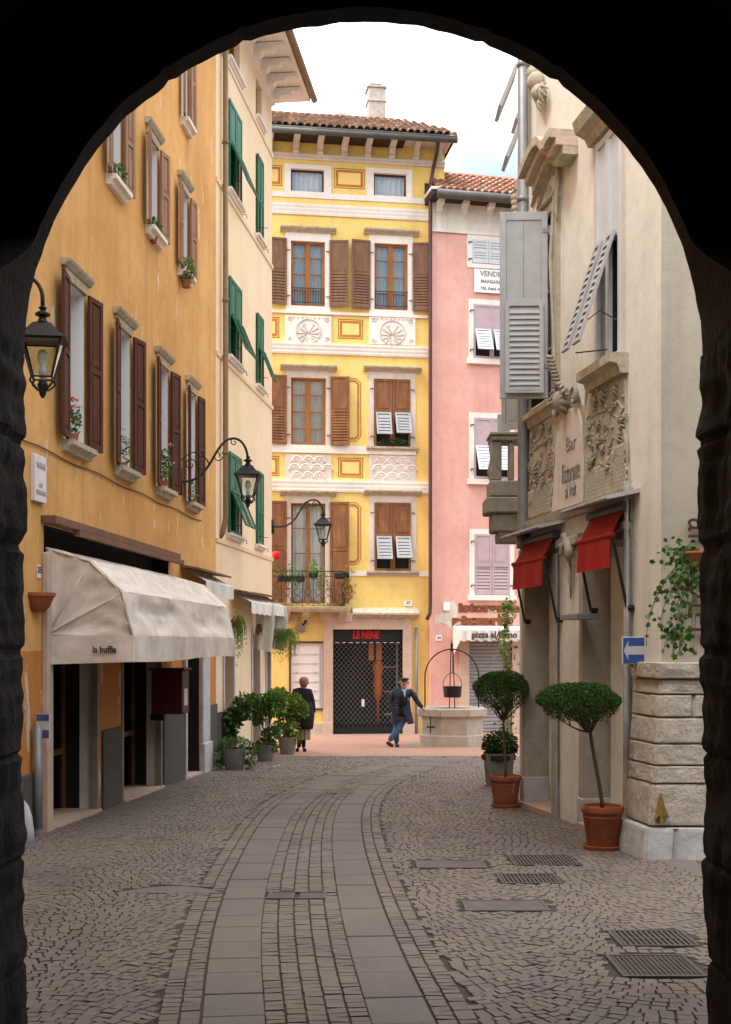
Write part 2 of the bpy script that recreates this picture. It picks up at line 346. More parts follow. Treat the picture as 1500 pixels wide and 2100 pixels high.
def flap(mb, fr, w, h, ang, t=.03, sw=.045, slat=.05):
    # louvred flap hung from its top edge, tilted outwards by ang; origin = hinge (top left), hangs down
    ca, sa = math.cos(ang), math.sin(ang)
    g = fr.sub(0, 0, 0, (1, 0, 0), (0, -ca, sa), (0, sa, ca))
    mb.box(g, 0, sw, 0, h, 0, t); mb.box(g, w-sw, w, 0, h, 0, t); mb.box(g, sw, w-sw, 0, sw, 0, t); mb.box(g, sw, w-sw, h-sw, h, 0, t)
    m = max(1, int((h-2*sw)/slat)); d = (h-2*sw)/m
    for i in range(m):
        z = sw+i*d; mb.extr(g, [(0, z), (0, z+.008), (t, z+d*1.3+.008), (t, z+d*1.3)], sw, w-sw)
def shutter(parent, mat, fr, w, h, style='pl', **kw):
    mb = MB(); leafpanel(mb, fr, w, h, style, **kw); return mb.build('shutter', mat, parent)
def flapobj(parent, mat, fr, w, h, ang, name='shutter_flap', **kw):
    mb = MB(); flap(mb, fr, w, h, ang, **kw); return mb.build(name, mat, parent)
def window(parent, fr, u0, u1, z0, z1, dep=.2, fmat='woodframe', rmat='whitep', nx=2, nzz=3, curtain=False, fw=.05, leafs=2, glass='glass'):
    o = MB(); d = -dep
    o.box(fr, u0, u0+fw, z0, z1, d, d+.05); o.box(fr, u1-fw, u1, z0, z1, d, d+.05); o.box(fr, u0+fw, u1-fw, z0, z0+fw, d, d+.05); o.box(fr, u0+fw, u1-fw, z1-fw, z1, d, d+.05)
    for i in range(1, nx):
        u = u0+(u1-u0)*i/nx; q = fw*.9 if (leafs == 2 and i*2 == nx) else .012; o.box(fr, u-q, u+q, z0+fw, z1-fw, d+.005, d+.055)
    for i in range(1, nzz):
        z = z0+(z1-z0)*i/nzz; o.box(fr, u0+fw, u1-fw, z-.012, z+.012, d+.008, d+.045)
    w = o.build('window', fmat, parent)
    r = MB(); reveal(r, fr, u0, u1, z0, z1, dep+.02); r.build('reveal', rmat, w, fixn=False)
    p = MB(); p.face(fr.P(u0, z0, d+.015), fr.P(u1, z0, d+.015), fr.P(u1, z1, d+.015), fr.P(u0, z1, d+.015)); p.build('pane', glass, w)
    if curtain:
        c = MB(); c.grid(lambda a, b: fr.P(u0+(u1-u0)*a, z0+(z1-z0)*b, d-.1+.025*math.sin(a*38+math.sin(b*3))), 48, 3); c.build('curtain', 'curtain', w, smooth=True)
    return w
def shellbox(mb, fr, u0, u1, z0, z1, depth, front=False):
    P = fr.P; a = [(u0, 0), (u1, 0), (u1, -depth), (u0, -depth)]
    for i in range(4):
        if i == 0 and not front: continue
        (p, q), (r, s_) = a[i], a[(i+1) % 4]; mb.face(P(p, z0, q), P(r, z0, s_), P(r, z1, s_), P(p, z1, q))
    mb.face(*[P(p, z1, q) for p, q in a])
def sill(parent, fr, u0, u1, z0, z1, out_, mat='hood', name='sill'):
    h = z1-z0
    mb = MB().extr(fr, [(0.0, z0), (out_*.45, z0), (out_*.6, z0+h*.45), (out_, z0+h*.55), (out_, z1), (0.0, z1)], u0, u1)
    return mb.build(name, mat, parent)
def spiral(fr, u, z, n, r0, turns, r1=0.01, start=0, steps=22, sgn=1, dn=0):
    pts = []
    for i in range(steps+1):
        t = i/steps; r = r0+(r1-r0)*t; a = start+sgn*turns*2*PI*t; pts.append(fr.P(u+r*math.cos(a), z+r*math.sin(a), n+dn*t))
    return pts
def bez(p0, p1, p2, p3, n=14):
    return [p0*(1-t)**3+p1*3*t*(1-t)**2+p2*3*t*t*(1-t)+p3*t**3 for t in [i/n for i in range(n+1)]]
def ball(mb, c, r, seg=10, sz=1): 
    mb.lathe(c, [(r*math.sin(PI*i/6)+.0005, -r*sz*math.cos(PI*i/6)) for i in range(7)], seg)
# ---------------------------------------------------------------- facade frames
FO = fac2(-3.477, 12.88, .0848, 1, 1)      # orange house
FC = fac2(-2.70, 22.0, .1176, 1, 1)        # cream house
FY = fac2(-2.7, 34-.145*2.7, 1, .145, 1)   # yellow house
FP = fac2(1.82, 33.98, 1, .22, 1)          # pink house
FR = fac2(2.75, 11.33, -.164, 1, -1)       # grey-beige house on the right, along the street
FX = Fr((2.75, 11.33, 0), (1, 0, 0), (0, 0, 1), (0, -1, 0))   # its end wall facing us
GW = Fr((0, 0, 0), (1, 0, 0), (0, 1, -SL), (0, SL, 1))          # the ground: u = X, z = Y, n = up
# ---------------------------------------------------------------- ground
def interp(tab, y):
    if y <= tab[0][0]: return tab[0][1]
    for (a, b), (c, d) in zip(tab, tab[1:]):
        if y <= c: t = (y-a)/(c-a); return b+(d-b)*t
    return tab[-1][1]
def smooth_tab(px):
    pts = [(gp(x, y).y, gp(x, y).x) for x, y in px]; pts.sort(); a = pts[0]; b = pts[1]
    pts = [(a[0]-3, a[1]-(b[1]-a[1])/(b[0]-a[0])*3)]+pts
    o = []
    for i in range(0, 161):
        y = 2.9+(24.9-2.9)*i/160; o.append((y, sum(interp(pts, y+d) for d in (-.9, -.6, -.3, 0, .3, .6, .9))/7))
    return o
TL = smooth_tab([(479, 2100), (481, 1935), (504, 1820), (540, 1730), (566, 1680), (598, 1645), (660, 1610), (722, 1585), (817, 1562), (890, 1553)])
TR = smooth_tab([(830, 2100), (763, 1935), (730, 1820), (712, 1730), (712, 1680), (721, 1648), (747, 1618), (795, 1593), (870, 1567), (960, 1553)])
xl = lambda y: interp(TL, y); xr = lambda y: interp(TR, y)
HWT = .155
g = MB(); g.face(V((-300, -100, gz(-100)-.013)), V((300, -100, gz(-100)-.013)), V((300, 400, gz(400)-.013)), V((-300, 400, gz(400)-.013)))
struct(g.build('ground', 'grout'))
EDGE = 25.0
sq = MB(); sq.grid(lambda a, b: V((-14+34*a, EDGE-.02+20*b, gz(EDGE-.02+20*b)-.008)), 1, 1); struct(sq.build('square_paving', 'sq'))
def edge_y(x): return EDGE-.25*max(0, -x-.2)**.9*.0
# drains / covers: (px centre left-bottom ... ) stored as (x0,x1,y0,y1) on the ground
def rect_px(x0, x1, yb, yt):
    a = gp(x0, yb); b = gp(x1, yb); c = gp(x0, yt); return (a.x, b.x, a.y, c.y)
COV = [('drain_grate', rect_px(1278, 1452, 2003, 1958), 'large cast iron drain grate with a chequered grid nearest the right arch jamb', 'chequer'),
       ('drain_grate', rect_px(1274, 1438, 1940, 1908), 'slotted iron drain grate just beyond the chequered one by the right jamb', 'slots'),
       ('drain_grate', rect_px(1055, 1190, 1774, 1754), 'ribbed iron drain grate in the cobbles left of the large terracotta pot', 'slots'),
       ('drain_grate', rect_px(1030, 1155, 1812, 1792), 'ribbed iron drain grate in front of the other ribbed one near the large pot', 'slots'),
       ('manhole_cover', rect_px(955, 1130, 1868, 1846), 'flat rectangular steel cover, nearest of the two plain covers right of the tracks', 'flat'),
       ('manhole_cover', rect_px(855, 1000, 1780, 1764), 'flat rectangular steel cover, farther of the two plain covers right of the tracks', 'flat'),
       ('manhole_cover', rect_px(547, 668, 1843, 1829), 'small double cover set between the two granite wheel tracks', 'flat2'),
       ('manhole_cover', rect_px(672, 728, 1627, 1620), 'far small cover lying across the left wheel track bend', 'flat')]
SKIP = [c[1] for c in COV]
LENS = gp(350, 1828)
TOPS = {}
def cob(mb, x, y, w, l, ang, h=.0, gap=.0035):
    ca, sa = math.cos(ang), math.sin(ang); z = gz(y); i = len(mb.v)
    t = [random.uniform(-.002, .002) for _ in range(2)]; hh = h+random.uniform(-.003, .002)
    for k, (g_, zz) in enumerate(((gap*.5, -.028), (gap+.0035, 0))):
        for sx, sy in ((-1, -1), (1, -1), (1, 1), (-1, 1)):
            a = sx*(w/2-g_); b = sy*(l/2-g_)
            if k: a += random.uniform(-.003, .003); b += random.uniform(-.003, .003)
            mb.v.append(V((x+a*ca-b*sa, y+a*sa+b*ca, z+zz+(hh+sx*t[0]+sy*t[1] if k else 0))))
    mb.f += [(i+4, i+5, i+6, i+7), (i, i+1, i+5, i+4), (i+1, i+2, i+6, i+5), (i+2, i+3, i+7, i+6), (i+3, i, i+4, i+7)]
cb = MB()
def blocked(x, y, m=.03):
    for x0, x1, y0, y1 in SKIP:
        if x0-m < x < x1+m and y0-m < y < y1+m: return True
    dx = (x-LENS.x)/.42; dy = (y-LENS.y)/.42
    return abs(dx) < 1 and -.15 < dy < .75*(1-dx*dx)
def left_lim(y): return -4.2 if y < 12.9 else (-3.477+.0848*(y-12.88) if y < 22 else -2.7+.1176*(y-22) if y < 27.2 else -3.5)
def right_lim(y): return 4.6 if y < 11.33 else (2.75-.164*(y-11.33) if y < 16.1 else 2.0+.3*(y-16.1))
def slope(f, y): return (f(y+.1)-f(y-.1))/.2
R = .08
# columns along the tracks
for f, sgn, cols in ((xl, -1, 2), (xr, 1, 2)):
    for k in range(cols):
        y = 3.0+random.random()*.1
        while y < EDGE:
            l = R*random.uniform(.8, 1.15); yy = y+l/2; x = f(yy)+sgn*(HWT+.008+(k+.5)*.105); y += l/math.hypot(1, slope(f, yy))
            if blocked(x, yy): continue
            cob(cb, x, yy, .104, l, -math.atan(slope(f, yy)))
for k in range(5):
    y = 3.0+random.random()*.1
    while y < EDGE:
        l = R*random.uniform(.85, 1.25); yy = y+l/2; a = xl(yy)+HWT; b = xr(yy)-HWT; w = (b-a)/5; x = a+(k+.5)*w; s = (slope(xl, yy)*(5-k)+slope(xr, yy)*k)/5
        y += l/math.hypot(1, s)
        if blocked(x, yy): continue
        cob(cb, x, yy, w, l, -math.atan(s))
LW = 1.35
def arcfield(side):
    j = -8
    while j*R+2.2 < EDGE+1.2:
        y0 = 2.2+j*R; x = -5.2 if side < 0 else -.9
        off = random.random()*R; x += off
        while x < 5:
            w = R*random.uniform(.82, 1.18)
            xm = x+w/2; q = ((xm+.35*side)/LW) % 1*2-1; y = y0+.27*(1-q*q)*(1 if side < 0 else -1)
            sl = .27*(-2*q)*2/LW*(1 if side < 0 else -1)
            ang = math.atan(sl); step = w*math.cos(ang); x += step; xm = x-step/2
            if y > EDGE or y < 3: continue
            if side < 0 and (xm > xl(y)-HWT-.237 or xm < left_lim(y)+.0): continue
            if side > 0 and (xm < xr(y)+HWT+.237 or xm > right_lim(y)): continue
            if blocked(xm, y, .035): continue
            cob(cb, xm+random.uniform(-.002, .002), y+random.uniform(-.004, .004), w*1.01, R*1.06*math.cos(ang), ang+random.uniform(-.03, .03))
        j += 1
arcfield(-1); arcfield(1)
struct(cb.build('cobblestone_paving', 'cobble', fixn=False))
sl = MB()
for f in (xl, xr):
    y = 2.9
    while y < EDGE-.05:
        l = random.uniform(.32, .62); y1 = min(y+l, EDGE-.01); n = 4; i = len(sl.v); hz = random.uniform(-.004, .004); g_ = .005
        for k in range(n+1):
            yy = y+g_+(y1-y-2*g_)*k/n; s = slope(f, yy); dx, dy = HWT/math.hypot(1, s), -s*HWT/math.hypot(1, s)
            for q in (-1, 1):
                for zz in (0, -.03): sl.v.append(V((f(yy)+q*dx, yy+q*dy, gz(yy)+hz+zz)))
        for k in range(n):
            a = i+k*4; sl.f += [(a, a+2, a+6, a+4), (a, a+4, a+5, a+1), (a+2, a+3, a+7, a+6)]
        sl.f += [(i, i+1, i+3, i+2), (i+n*4, i+n*4+2, i+n*4+3, i+n*4+1)]
        y = y1
struct(sl.build('granite_wheel_track', 'slab', bevel=.004))
for nm, (x0, x1, y0, y1), lab, kind in COV:
    c = MB(); b = GW; cx, cy = (x0+x1)/2, (y0+y1)/2
    t = thing(nm, lab, 'drain' if nm == 'drain_grate' else 'manhole cover', (cx, cy, gz(cy)), 'iron covers and grates in the cobbles')
    fm = MB(); w = .025
    fm.box(b, x0, x1, y0, y0+w, -.03, .004); fm.box(b, x0, x1, y1-w, y1, -.03, .004); fm.box(b, x0, x0+w, y0+w, y1-w, -.03, .004); fm.box(b, x1-w, x1, y0+w, y1-w, -.03, .004); fm.build('frame', 'cast' if kind[:4] != 'flat' else 'coverm', t)
    if kind == 'slots':
        k = int((x1-x0-.05)/.032)
        for i in range(k): u = x0+w+(i+.5)*(x1-x0-2*w)/k; c.box(b, u-.009, u+.009, y0+w, y1-w, -.02, .001)
        c.box(b, x0+w, x1-w, cy-.01, cy+.01, -.02, .0015)
    elif kind == 'chequer':
        k = int((x1-x0)/.03)
        for i in range(k): u = x0+w+(i+.5)*(x1-x0-2*w)/k; c.box(b, u-.006, u+.006, y0+w, y1-w, -.02, .001)
        k = int((y1-y0)/.035)
        for i in range(k): u = y0+w+(i+.5)*(y1-y0-2*w)/k; c.box(b, x0+w, x1-w, u-.006, u+.006, -.02, .0016)
    elif kind == 'flat2':
        c.box(b, x0+w, cx-.02, y0+w, y1-w, -.02, .0); c.box(b, cx+.02, x1-w, y0+w, y1-w, -.02, .0)
    else: c.box(b, x0+w, x1-w, y0+w, y1-w, -.02, .001)
    c.build('grille' if nm == 'drain_grate' else 'lid', 'cast' if kind != 'flat' else 'coverm', t)
c = MB(); pts = [(LENS.x-.42+.84*i/14, LENS.y-.06) for i in range(15)]+[(LENS.x+.42-.84*i/14, LENS.y-.06+.3*(1-(1-2*i/14)**2)) for i in range(1, 14)]
c.prism(GW, pts, -.03, .001); tag(c.build('paving_slab', 'slab', bevel=.004), 'smooth lens shaped stone slab let into the cobbles left of the tracks', 'slab')
c = MB(); a = gp(1330, 1752); 
c.prism(GW, [(2.62, 11.2), (2.9, 11.2), (3.3, 9.4), (2.95, 9.4)], -.03, .002); tag(c.build('paving_slab', 'slab', bevel=.004), 'long grey kerb slab running from the stone buttress towards the right jamb', 'slab')
# ---------------------------------------------------------------- archway we look through
YA = 5.6; KA = YA/F
def arcx(px): return (px-750)*KA
def arcz(py): return CZ+(HZ-py)*KA
aw = thing('stone_archway', 'dark rough stone archway in the foreground framing the whole street', 'archway', (0, 5.6, gz(5.6)))
RA = 695*KA; CXA = arcx(745); CZA = arcz(740)
def jamb(side, ed):
    def fn(a, b):     # a: through the wall (far to near), b: height
        z = gz(5.6)-.1+(CZA+.02-gz(5.6)+.1)*b
        py = HZ-(z-CZ)/KA; px = interp(ed, py); x = arcx(px)
        y = YA-a*1.15
        nn = noise.noise(V((y*3.1, z*2.2, side*7)))*.045+noise.noise(V((y*11, z*7, side*3)))*.02
        course = .012 if abs((z*2.1) % 1-.5) < .03 else 0
        x += side*(nn*min(1, a*4+.25)+course*1.5+.012*noise.noise(V((z*14, 3, side))))
        y += .03*noise.noise(V((z*5, side*2, 1))) if a < .01 else 0
        return V((x, y, z))
    m = MB(); m.grid(fn, 34, 150)
    # street face and passage face of the wall beside the opening
    m.grid(lambda a, b: V((side*(abs(fn(0, b).x)+(6.5*a)**1) if True else 0, fn(0, b).y, fn(0, b).z)), 12, 150)
    m.grid(lambda a, b: V((side*(abs(fn(1, b).x)+1.6*a), fn(1, b).y, fn(1, b).z)), 4, 150)
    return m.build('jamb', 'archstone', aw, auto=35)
jamb(-1, [(600, 52), (700, 51), (900, 50), (1090, 55), (1110, 47), (1160, 46), (1300, 50), (1480, 49), (1500, 45), (1640, 47), (1700, 55), (1800, 49), (1880, 48), (1920, 54), (2100, 57), (2200, 58)])
jamb(1, [(600, 1436), (700, 1439), (800, 1433), (830, 1440), (900, 1431), (1100, 1434), (1230, 1436), (1400, 1437), (1410, 1441), (1590, 1441), (1640, 1448), (1700, 1444), (1790, 1441), (1900, 1444), (1930, 1451), (2050, 1449), (2100, 1454), (2200, 1456)])
NA = 140
def rdep(a): t_ = min(a, 1-a)*180; return .13+1.0*max(0, 1-t_/20)**1.5
def ringpt(a, y, r, rough=1):
    th = PI*a; q = noise.noise(V((th*4.5, y*2, 0)))*.008*rough+noise.noise(V((th*17, y*5, 2)))*.007*rough
    jt = .012*rough if min(abs((a*13) % 1), abs(1-(a*13) % 1)) < .02 else 0
    rr = r+q+jt; return V((CXA-rr*math.cos(th), y, CZA+rr*math.sin(th)))
m = MB()
m.grid(lambda a, b: ringpt(a, YA-rdep(a)*b, RA), NA, 8)
m.grid(lambda a, b: ringpt(a, YA-rdep(a), RA+.5*b*b), NA, 3)
m.grid(lambda a, b: ringpt(a, YA-rdep(a)-(1.14-rdep(a))*b, RA+.5, .5), NA, 6)
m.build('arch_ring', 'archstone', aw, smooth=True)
m = MB()
for s in range(NA):
    a, b = s/NA, (s+1)/NA; p, q = ringpt(a, YA, RA), ringpt(b, YA, RA)
    P2, Q2 = V((CXA-7*math.cos(PI*a), YA, CZA+3.8*math.sin(PI*a))), V((CXA-7*math.cos(PI*b), YA, CZA+3.8*math.sin(PI*b)))
    m.face(p, q, Q2, P2)
m.build('street_face', 'greywall', aw)
# passage behind the arch: side walls, vault, unseen back wall added to keep light out
m = MB(); x0, x1, zt = -3.1, 3.1, CZA+RA+.6
m.face((x0, -6, -1), (x0, 4.5, -1), (x0, 4.5, zt), (x0, -6, zt)); m.face((x1, -6, -1), (x1, 4.5, -1), (x1, 4.5, zt), (x1, -6, zt))
m.face((x0, -6, -1), (x1, -6, -1), (x1, -6, zt), (x0, -6, zt)); m.face((x0, -6, zt), (x1, -6, zt), (x1, 4.5, zt), (x0, 4.5, zt))
for s in range(60):
    a, b = s/60, (s+1)/60; ex = 1.0; p, q = ringpt(a, 4.47, RA+.5, .5), ringpt(b, 4.47, RA+.5, .5)
    m.face(p, q, V((CXA-3.6*math.cos(PI*b), 4.5, CZA+2.4*math.sin(PI*b))), V((CXA-3.6*math.cos(PI*a), 4.5, CZA+2.4*math.sin(PI*a))))
for s in (-1, 1): m.face((s*1.5, 4.46, -1), (s*3.6, 4.46, -1), (s*3.6, 4.46, CZA+.05), (s*1.5, 4.46, CZA+.05))
m.face((-9, 5.55, zt), (9, 5.55, zt), (9, 5.55, zt+2.2), (-9, 5.55, zt+2.2)); m.face((-9, -7, zt+2.2), (9, -7, zt+2.2), (9, 5.55, zt+2.2), (-9, 5.55, zt+2.2))
for s in (-1, 1): m.face((s*9, -7, -1), (s*9, 5.55, -1), (s*9, 5.55, zt+2.2), (s*9, -7, zt+2.2))
m.build('passage_walls', 'blackstone', aw)
# ---------------------------------------------------------------- orange house
oh = thing('orange_house', 'tall orange plastered house with maroon and tan shutters on the left side of the street', 'house', (FO.P(0, 0, 0).x, 12.88, gz(12.88)))
OE = 9.16; OS = -7.4
rowA = []
def ow(row, pl, pr, hoodpx, sillpx, yz=None):
    u0, u1 = FO.u(pl), FO.u(pr); rowA.append((row, u0, u1)); return u0, u1
wins = []
zr = {1: (4.0, 5.82), 2: (7.62, 8.92), 3: (10.05, 11.5)}
for row, pl, pr in ((1, 133, 172), (1, 238, 266), (1, 322, 344), (1, 384, 400), (2, 222, 247), (2, 302, 322), (2, 368, 384), (3, 373, 384), (2, 120, 152), (3, 300, 318), (3, 222, 245)):
    wins.append((row, FO.u(pl), FO.u(pr), *zr[row]))
holes = [w[1:] for w in wins]
gb = lambda px, py=1700: FO.u(px)
zg = -.75
op1 = (FO.u(98), FO.u(200), zg, 2.05); op2 = (FO.u(249), FO.u(331), zg, 2.05); op3 = (FO.u(379), FO.u(409), zg, 2.25); slot = (FO.u(90), FO.u(346), 2.68, 2.98)
w = MB(); wall_holes(w, FO, OS, OE, 1.62, 16, holes+[op1, op2, op3, slot]); shellbox(w, FO, OS, OE, -1, 16, 7)
w.build('wall', 'orange', oh)
for a_, b_ in ((OS, op1[0]), (op1[1], op2[0]), (op2[1], op3[0]), (op3[1], OE)):
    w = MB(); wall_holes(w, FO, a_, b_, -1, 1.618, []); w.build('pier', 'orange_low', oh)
for a, b in ((OS, FO.u(72)), (FO.u(208), FO.u(246)), (FO.u(333), FO.u(376)), (FO.u(426), OE)):
    w = MB(); w.box(FO, a, b, -1, .62 if b > 3 else .35, -.02, .035); w.build('plinth', 'granite', oh, bevel=.01)
for (u0, u1, z0, z1), dep in ((op1, 1.2), (op2, 1.0), (op3, .5)):
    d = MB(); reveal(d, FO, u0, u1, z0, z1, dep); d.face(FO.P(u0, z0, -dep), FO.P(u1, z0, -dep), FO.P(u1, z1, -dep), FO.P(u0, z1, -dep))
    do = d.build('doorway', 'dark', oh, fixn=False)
    s = MB(); gy = gz(FO.P((u0+u1)/2, 0).y); f2 = Fr(FO.P(0, 0, 0), V((FO.a.x, FO.a.y, -SL*FO.a.y)), (0, 0, 1), FO.c)
    s.box(f2, u0, u1, -.31-.3, -.31+.035, -.5, .06); s.build('threshold', 'pinkstone', do)
    if dep > .6:
        j = MB(); j.box(FO, u1-.012, u1+.0, z0, z1-.02, -.22, -.002); j.box(FO, u0, u0+.012, z0, z1-.02, -.3, -.002)
        j.box(FO, (u0*.45+u1*.55)-.25, (u0*.45+u1*.55)+.15, -.3, z1-.03, -.5, -.46); j.build('door_panel', 'greywall', do)
        MB().face(FO.P(u0, z0, -.44), FO.P(u1, z0, -.44), FO.P(u1, z1, -.44), FO.P(u0, z1, -.44)).build('glass_door', 'glassd', do, fixn=False)
        j = MB(); k_ = (u1-u0)/3
        for q_ in range(4): j.box(FO, u0+k_*q_-.03, u0+k_*q_+.03, z0, z1-.02, -.44, -.4)
        j.box(FO, u0, u1, .35, .42, -.439, -.405); j.build('door_frame', 'brownmid', do)
        j = MB(); j.box(FO, u0, u1, 1.9, 2.0, -.06, -.01); j.box(FO, u0, u0+.06, z0, z1, -.06, .02); j.box(FO, u1-.06, u1, z0, z1, -.06, .02); j.build('frame', 'greystone', do)
j = MB(); j.box(FO, FO.u(86), FO.u(97.5), -.9, 2.68, 0, .07); j.build('door_surround', 'pinkstone', oh, bevel=.01)
j = MB(); j.box(FO, FO.u(410.5), FO.u(425), -.9, 2.3, 0, .06); j.box(FO, FO.u(375), FO.u(378.5), -.9, 2.3, 0, .06); j.box(FO, FO.u(410), FO.u(427), -.9, .0, 0, .09); j.build('door_surround', 'whitestone', oh, bevel=.01)
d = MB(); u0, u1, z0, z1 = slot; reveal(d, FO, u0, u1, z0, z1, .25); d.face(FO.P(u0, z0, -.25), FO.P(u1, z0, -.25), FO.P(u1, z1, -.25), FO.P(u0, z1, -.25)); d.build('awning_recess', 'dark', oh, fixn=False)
d = MB(); d.box(FO, FO.u(84), FO.u(366, .12), 2.99, 3.07, -.0, .16); d.build('recess_board', 'brownsh', oh)
d = MB(); d.box(FO, FO.u(135), FO.u(372, .12), 2.92, 2.985, .1, .17); d.build('recess_board', 'brownsh', oh)
cable = MB(); pts = [FO.P(OS, 3.78, .02)]+[FO.P(OS+(OE-OS)*i/40, 3.78-.04*math.sin(i*1.3)*.4, .015) for i in range(1, 38)]; cable.tube(pts, .009, 4); cable.build('cable', 'dkpipe', oh)
for row, u0, u1, z0, z1 in wins:
    wn = window(oh, FO, u0, u1, z0, z1, dep=.32, rmat='whitep', fmat='tansh', nx=2, nzz=3)
    hw = (u1-u0)*.52; m = 'redsh' if row == 1 else 'tansh'
    s = MB(); h = .14; s.extr(FO, [(0, z1+.02), (.03, z1+.02), (.035, z1+.13), (0, z1+.13)], u0-.06, u1+.06)
    s.extr(FO, [(0.0, z1+.13), (.05, z1+.13), (.09, z1+.18), (.10, z1+.21), (0.0, z1+.21)], u0-.13, u1+.13); s.build('hood', 'hood', wn)
    sill(wn, FO, u0-.1, u1+.1, z0-.13, z0+.0, .14, 'white' if row > 1 else 'hood')
    a1, a2 = (math.radians(random.uniform(6, 12)), math.radians(random.uniform(5, 14)))
    # leaves folded back against the wall
    L = Fr(FO.P(u0-.02, z0+.01, .04), FO.a*-math.cos(a1)+FO.c*math.sin(a1), (0, 0, 1), FO.c*math.cos(a1)+FO.a*math.sin(a1)); shutter(wn, m, L, hw, z1-z0-.0, 'pp', split=.52)
    Rr = Fr(FO.P(u1+.02, z0+.01, .04), FO.a*math.cos(a2)+FO.c*math.sin(a2), (0, 0, 1), FO.c*math.cos(a2)-FO.a*math.sin(a2)); shutter(wn, m, Rr, hw, z1-z0, 'pp', split=.52)
# roof of the orange house (out of the frame above the arch)
m = MB(); m.extr(FO, [(.7, 16.0), (.7, 16.15), (-3.5, 17.6), (-7.4, 16.2), (-7.4, 16.0)], OS, OE); m.build('roof', 'tilered', oh)
# ---------------------------------------------------------------- cream house with green shutters
ch = thing('cream_house', 'cream plastered house with green shutters standing left beyond the orange house', 'house', (-2.7, 22, gz(22)))
CE = 5.24; CT = 14.0
cw = []
def crow(pa, ztop, zbot, kind): cw.append((FC.u(pa[0]), FC.u(pa[1]), zbot, ztop, kind))
for (c0, c1) in ((467, 492), (525, 537)):
    cw.append((FC.u(c0), FC.u(c1), 3.78, 5.32, 'flap' if c0 < 500 else 'shut')); cw.append((FC.u(c0), FC.u(c1), 7.12, 8.62, 'flap')); cw.append((FC.u(c0), FC.u(c1), 10.25, 11.95, 'flap' if c0 < 500 else 'shut'))
    cw.append((FC.u(c0), FC.u(c1), 12.72, 13.55, 'open'))
door = [(FC.u(459), FC.u(478), -1, 1.9), (FC.u(517), FC.u(531), -1, 1.9), (FC.u(546), FC.u(553), -1, 1.8)]
w = MB(); wall_holes(w, FC, 0, CE, -1, CT, [c[:4] for c in cw]+door); shellbox(w, FC, 0, CE, -1, CT, 7.5); w.build('wall', 'cream', ch)
for z in (3.58, 6.96, 10.1, 12.58):
    s = MB(); s.extr(FC, [(0, z-.05), (.025, z-.04), (.035, z+.03), (0, z+.035)], 0, CE+.03); s.build('string_course', 'cream', ch)
for (u0, u1, z0, z1), mt in zip(door, ('woodframe', 'brownmid', 'maroonbox')):
    d = MB(); reveal(d, FC, u0, u1, z0, z1, .3); d.build('door_surround', 'pinkstone', ch, fixn=False)
    d = MB(); d.box(FC, u0, u1, z0, z1, -.34, -.3); dd = d.build('door', mt, ch)
    d = MB(); d.box(FC, u0-.09, u0, z0, z1+.1, 0, .03); d.box(FC, u1, u1+.09, z0, z1+.1, 0, .03); d.build('jamb', 'whitestone', dd)
for u0, u1, z0, z1, kind in cw:
    wn = window(ch, FC, u0, u1, z0, z1, dep=.16, rmat='cream', fmat='greensh' if kind != 'open' else 'woodframe', nx=2, nzz=2)
    sill(wn, FC, u0-.12, u1+.12, z0-.1, z0, .11, 'white')
    if kind == 'open': continue
    wd = (u1-u0)/2; h = z1-z0
    for k in (0, 1):
        f = Fr(FC.P(u0+k*wd+.004, z0, .02), FC.a, (0, 0, 1), FC.c)
        mb = MB()
        if kind == 'shut': leafpanel(mb, f, wd-.01, h, 'pl', sw=.05, slat=.045, split=.45)
        else:
            mb.box(f, 0, .05, 0, h, 0, .035); mb.box(f, wd-.06, wd-.01, 0, h, 0, .035); mb.box(f, .05, wd-.06, h-.07, h, 0, .035); mb.box(f, .05, wd-.06, h*.5, h*.5+.07, 0, .035); mb.box(f, .05, wd-.06, h*.5+.07, h-.07, .01, .022); mb.box(f, .05, wd-.06, 0, .06, 0, .035)
            mb.box(f, .09, wd-.1, h*.5+.11, h-.11, .006, .03)
        mb.build('shutter', 'greensh', wn)
        if kind == 'flap': flapobj(wn, 'greensh', f.sub(.03, h*.52, .045), wd-.07, h*.46, math.radians(22), sw=.035, slat=.04)
    st = MB(); st.tube([FC.P(u0+.03, z0+.16, .05), FC.P(u0+.03, z0+.13, .26)], .006, 4); st.build('stay', 'iron', wn)
    hk = MB(); hk.tube([FC.P(u1+.3, z0-.02, 0), FC.P(u1+.3, z0-.02, .07), FC.P(u1+.3, z0-.1, .08)], .008, 4); hk.build('hook', 'iron', wn)
# eaves
ea = MB(); ea.box(FC, -.2, CE+.55, CT, CT+.08, -1, .78); ea.extr(FC, [(0, CT-.3), (.07, CT-.28), (.09, CT-.02), (0, CT)], 0, CE+.03); eo = ea.build('eaves', 'white', ch)
for k in range(8):
    u = CE-.15-k*.68; b = MB(); b.extr(FC, [(.02, CT-.02), (.02, CT-.26), (.2, CT-.26), (.26, CT-.18), (.45, CT-.18), (.5, CT-.1), (.68, CT-.1), (.68, CT-.02)], u-.1, u+.1); b.build('corbel', 'white', eo)
b = MB(); b.extr(FC, [(-4, CT+1.6), (.84, CT+.12), (.84, CT+.2), (-4, CT+1.75)], -.2, CE+.6); b.build('roof', 'tile', ch)
b = MB(); b.tube([FC.P(-.2, CT+.06, .86), FC.P(CE+.62, CT+.06, .86)], .075, 8); b.build('gutter', 'brownpipe', ch)
b = MB(); u = FC.u(462, .08); b.tube([FC.P(u, 15.0, .09), FC.P(u, 4.0, .09), FC.P(u-.03, 3.75, .05), FC.P(u-.08, 3.65, 0)], .05, 8)
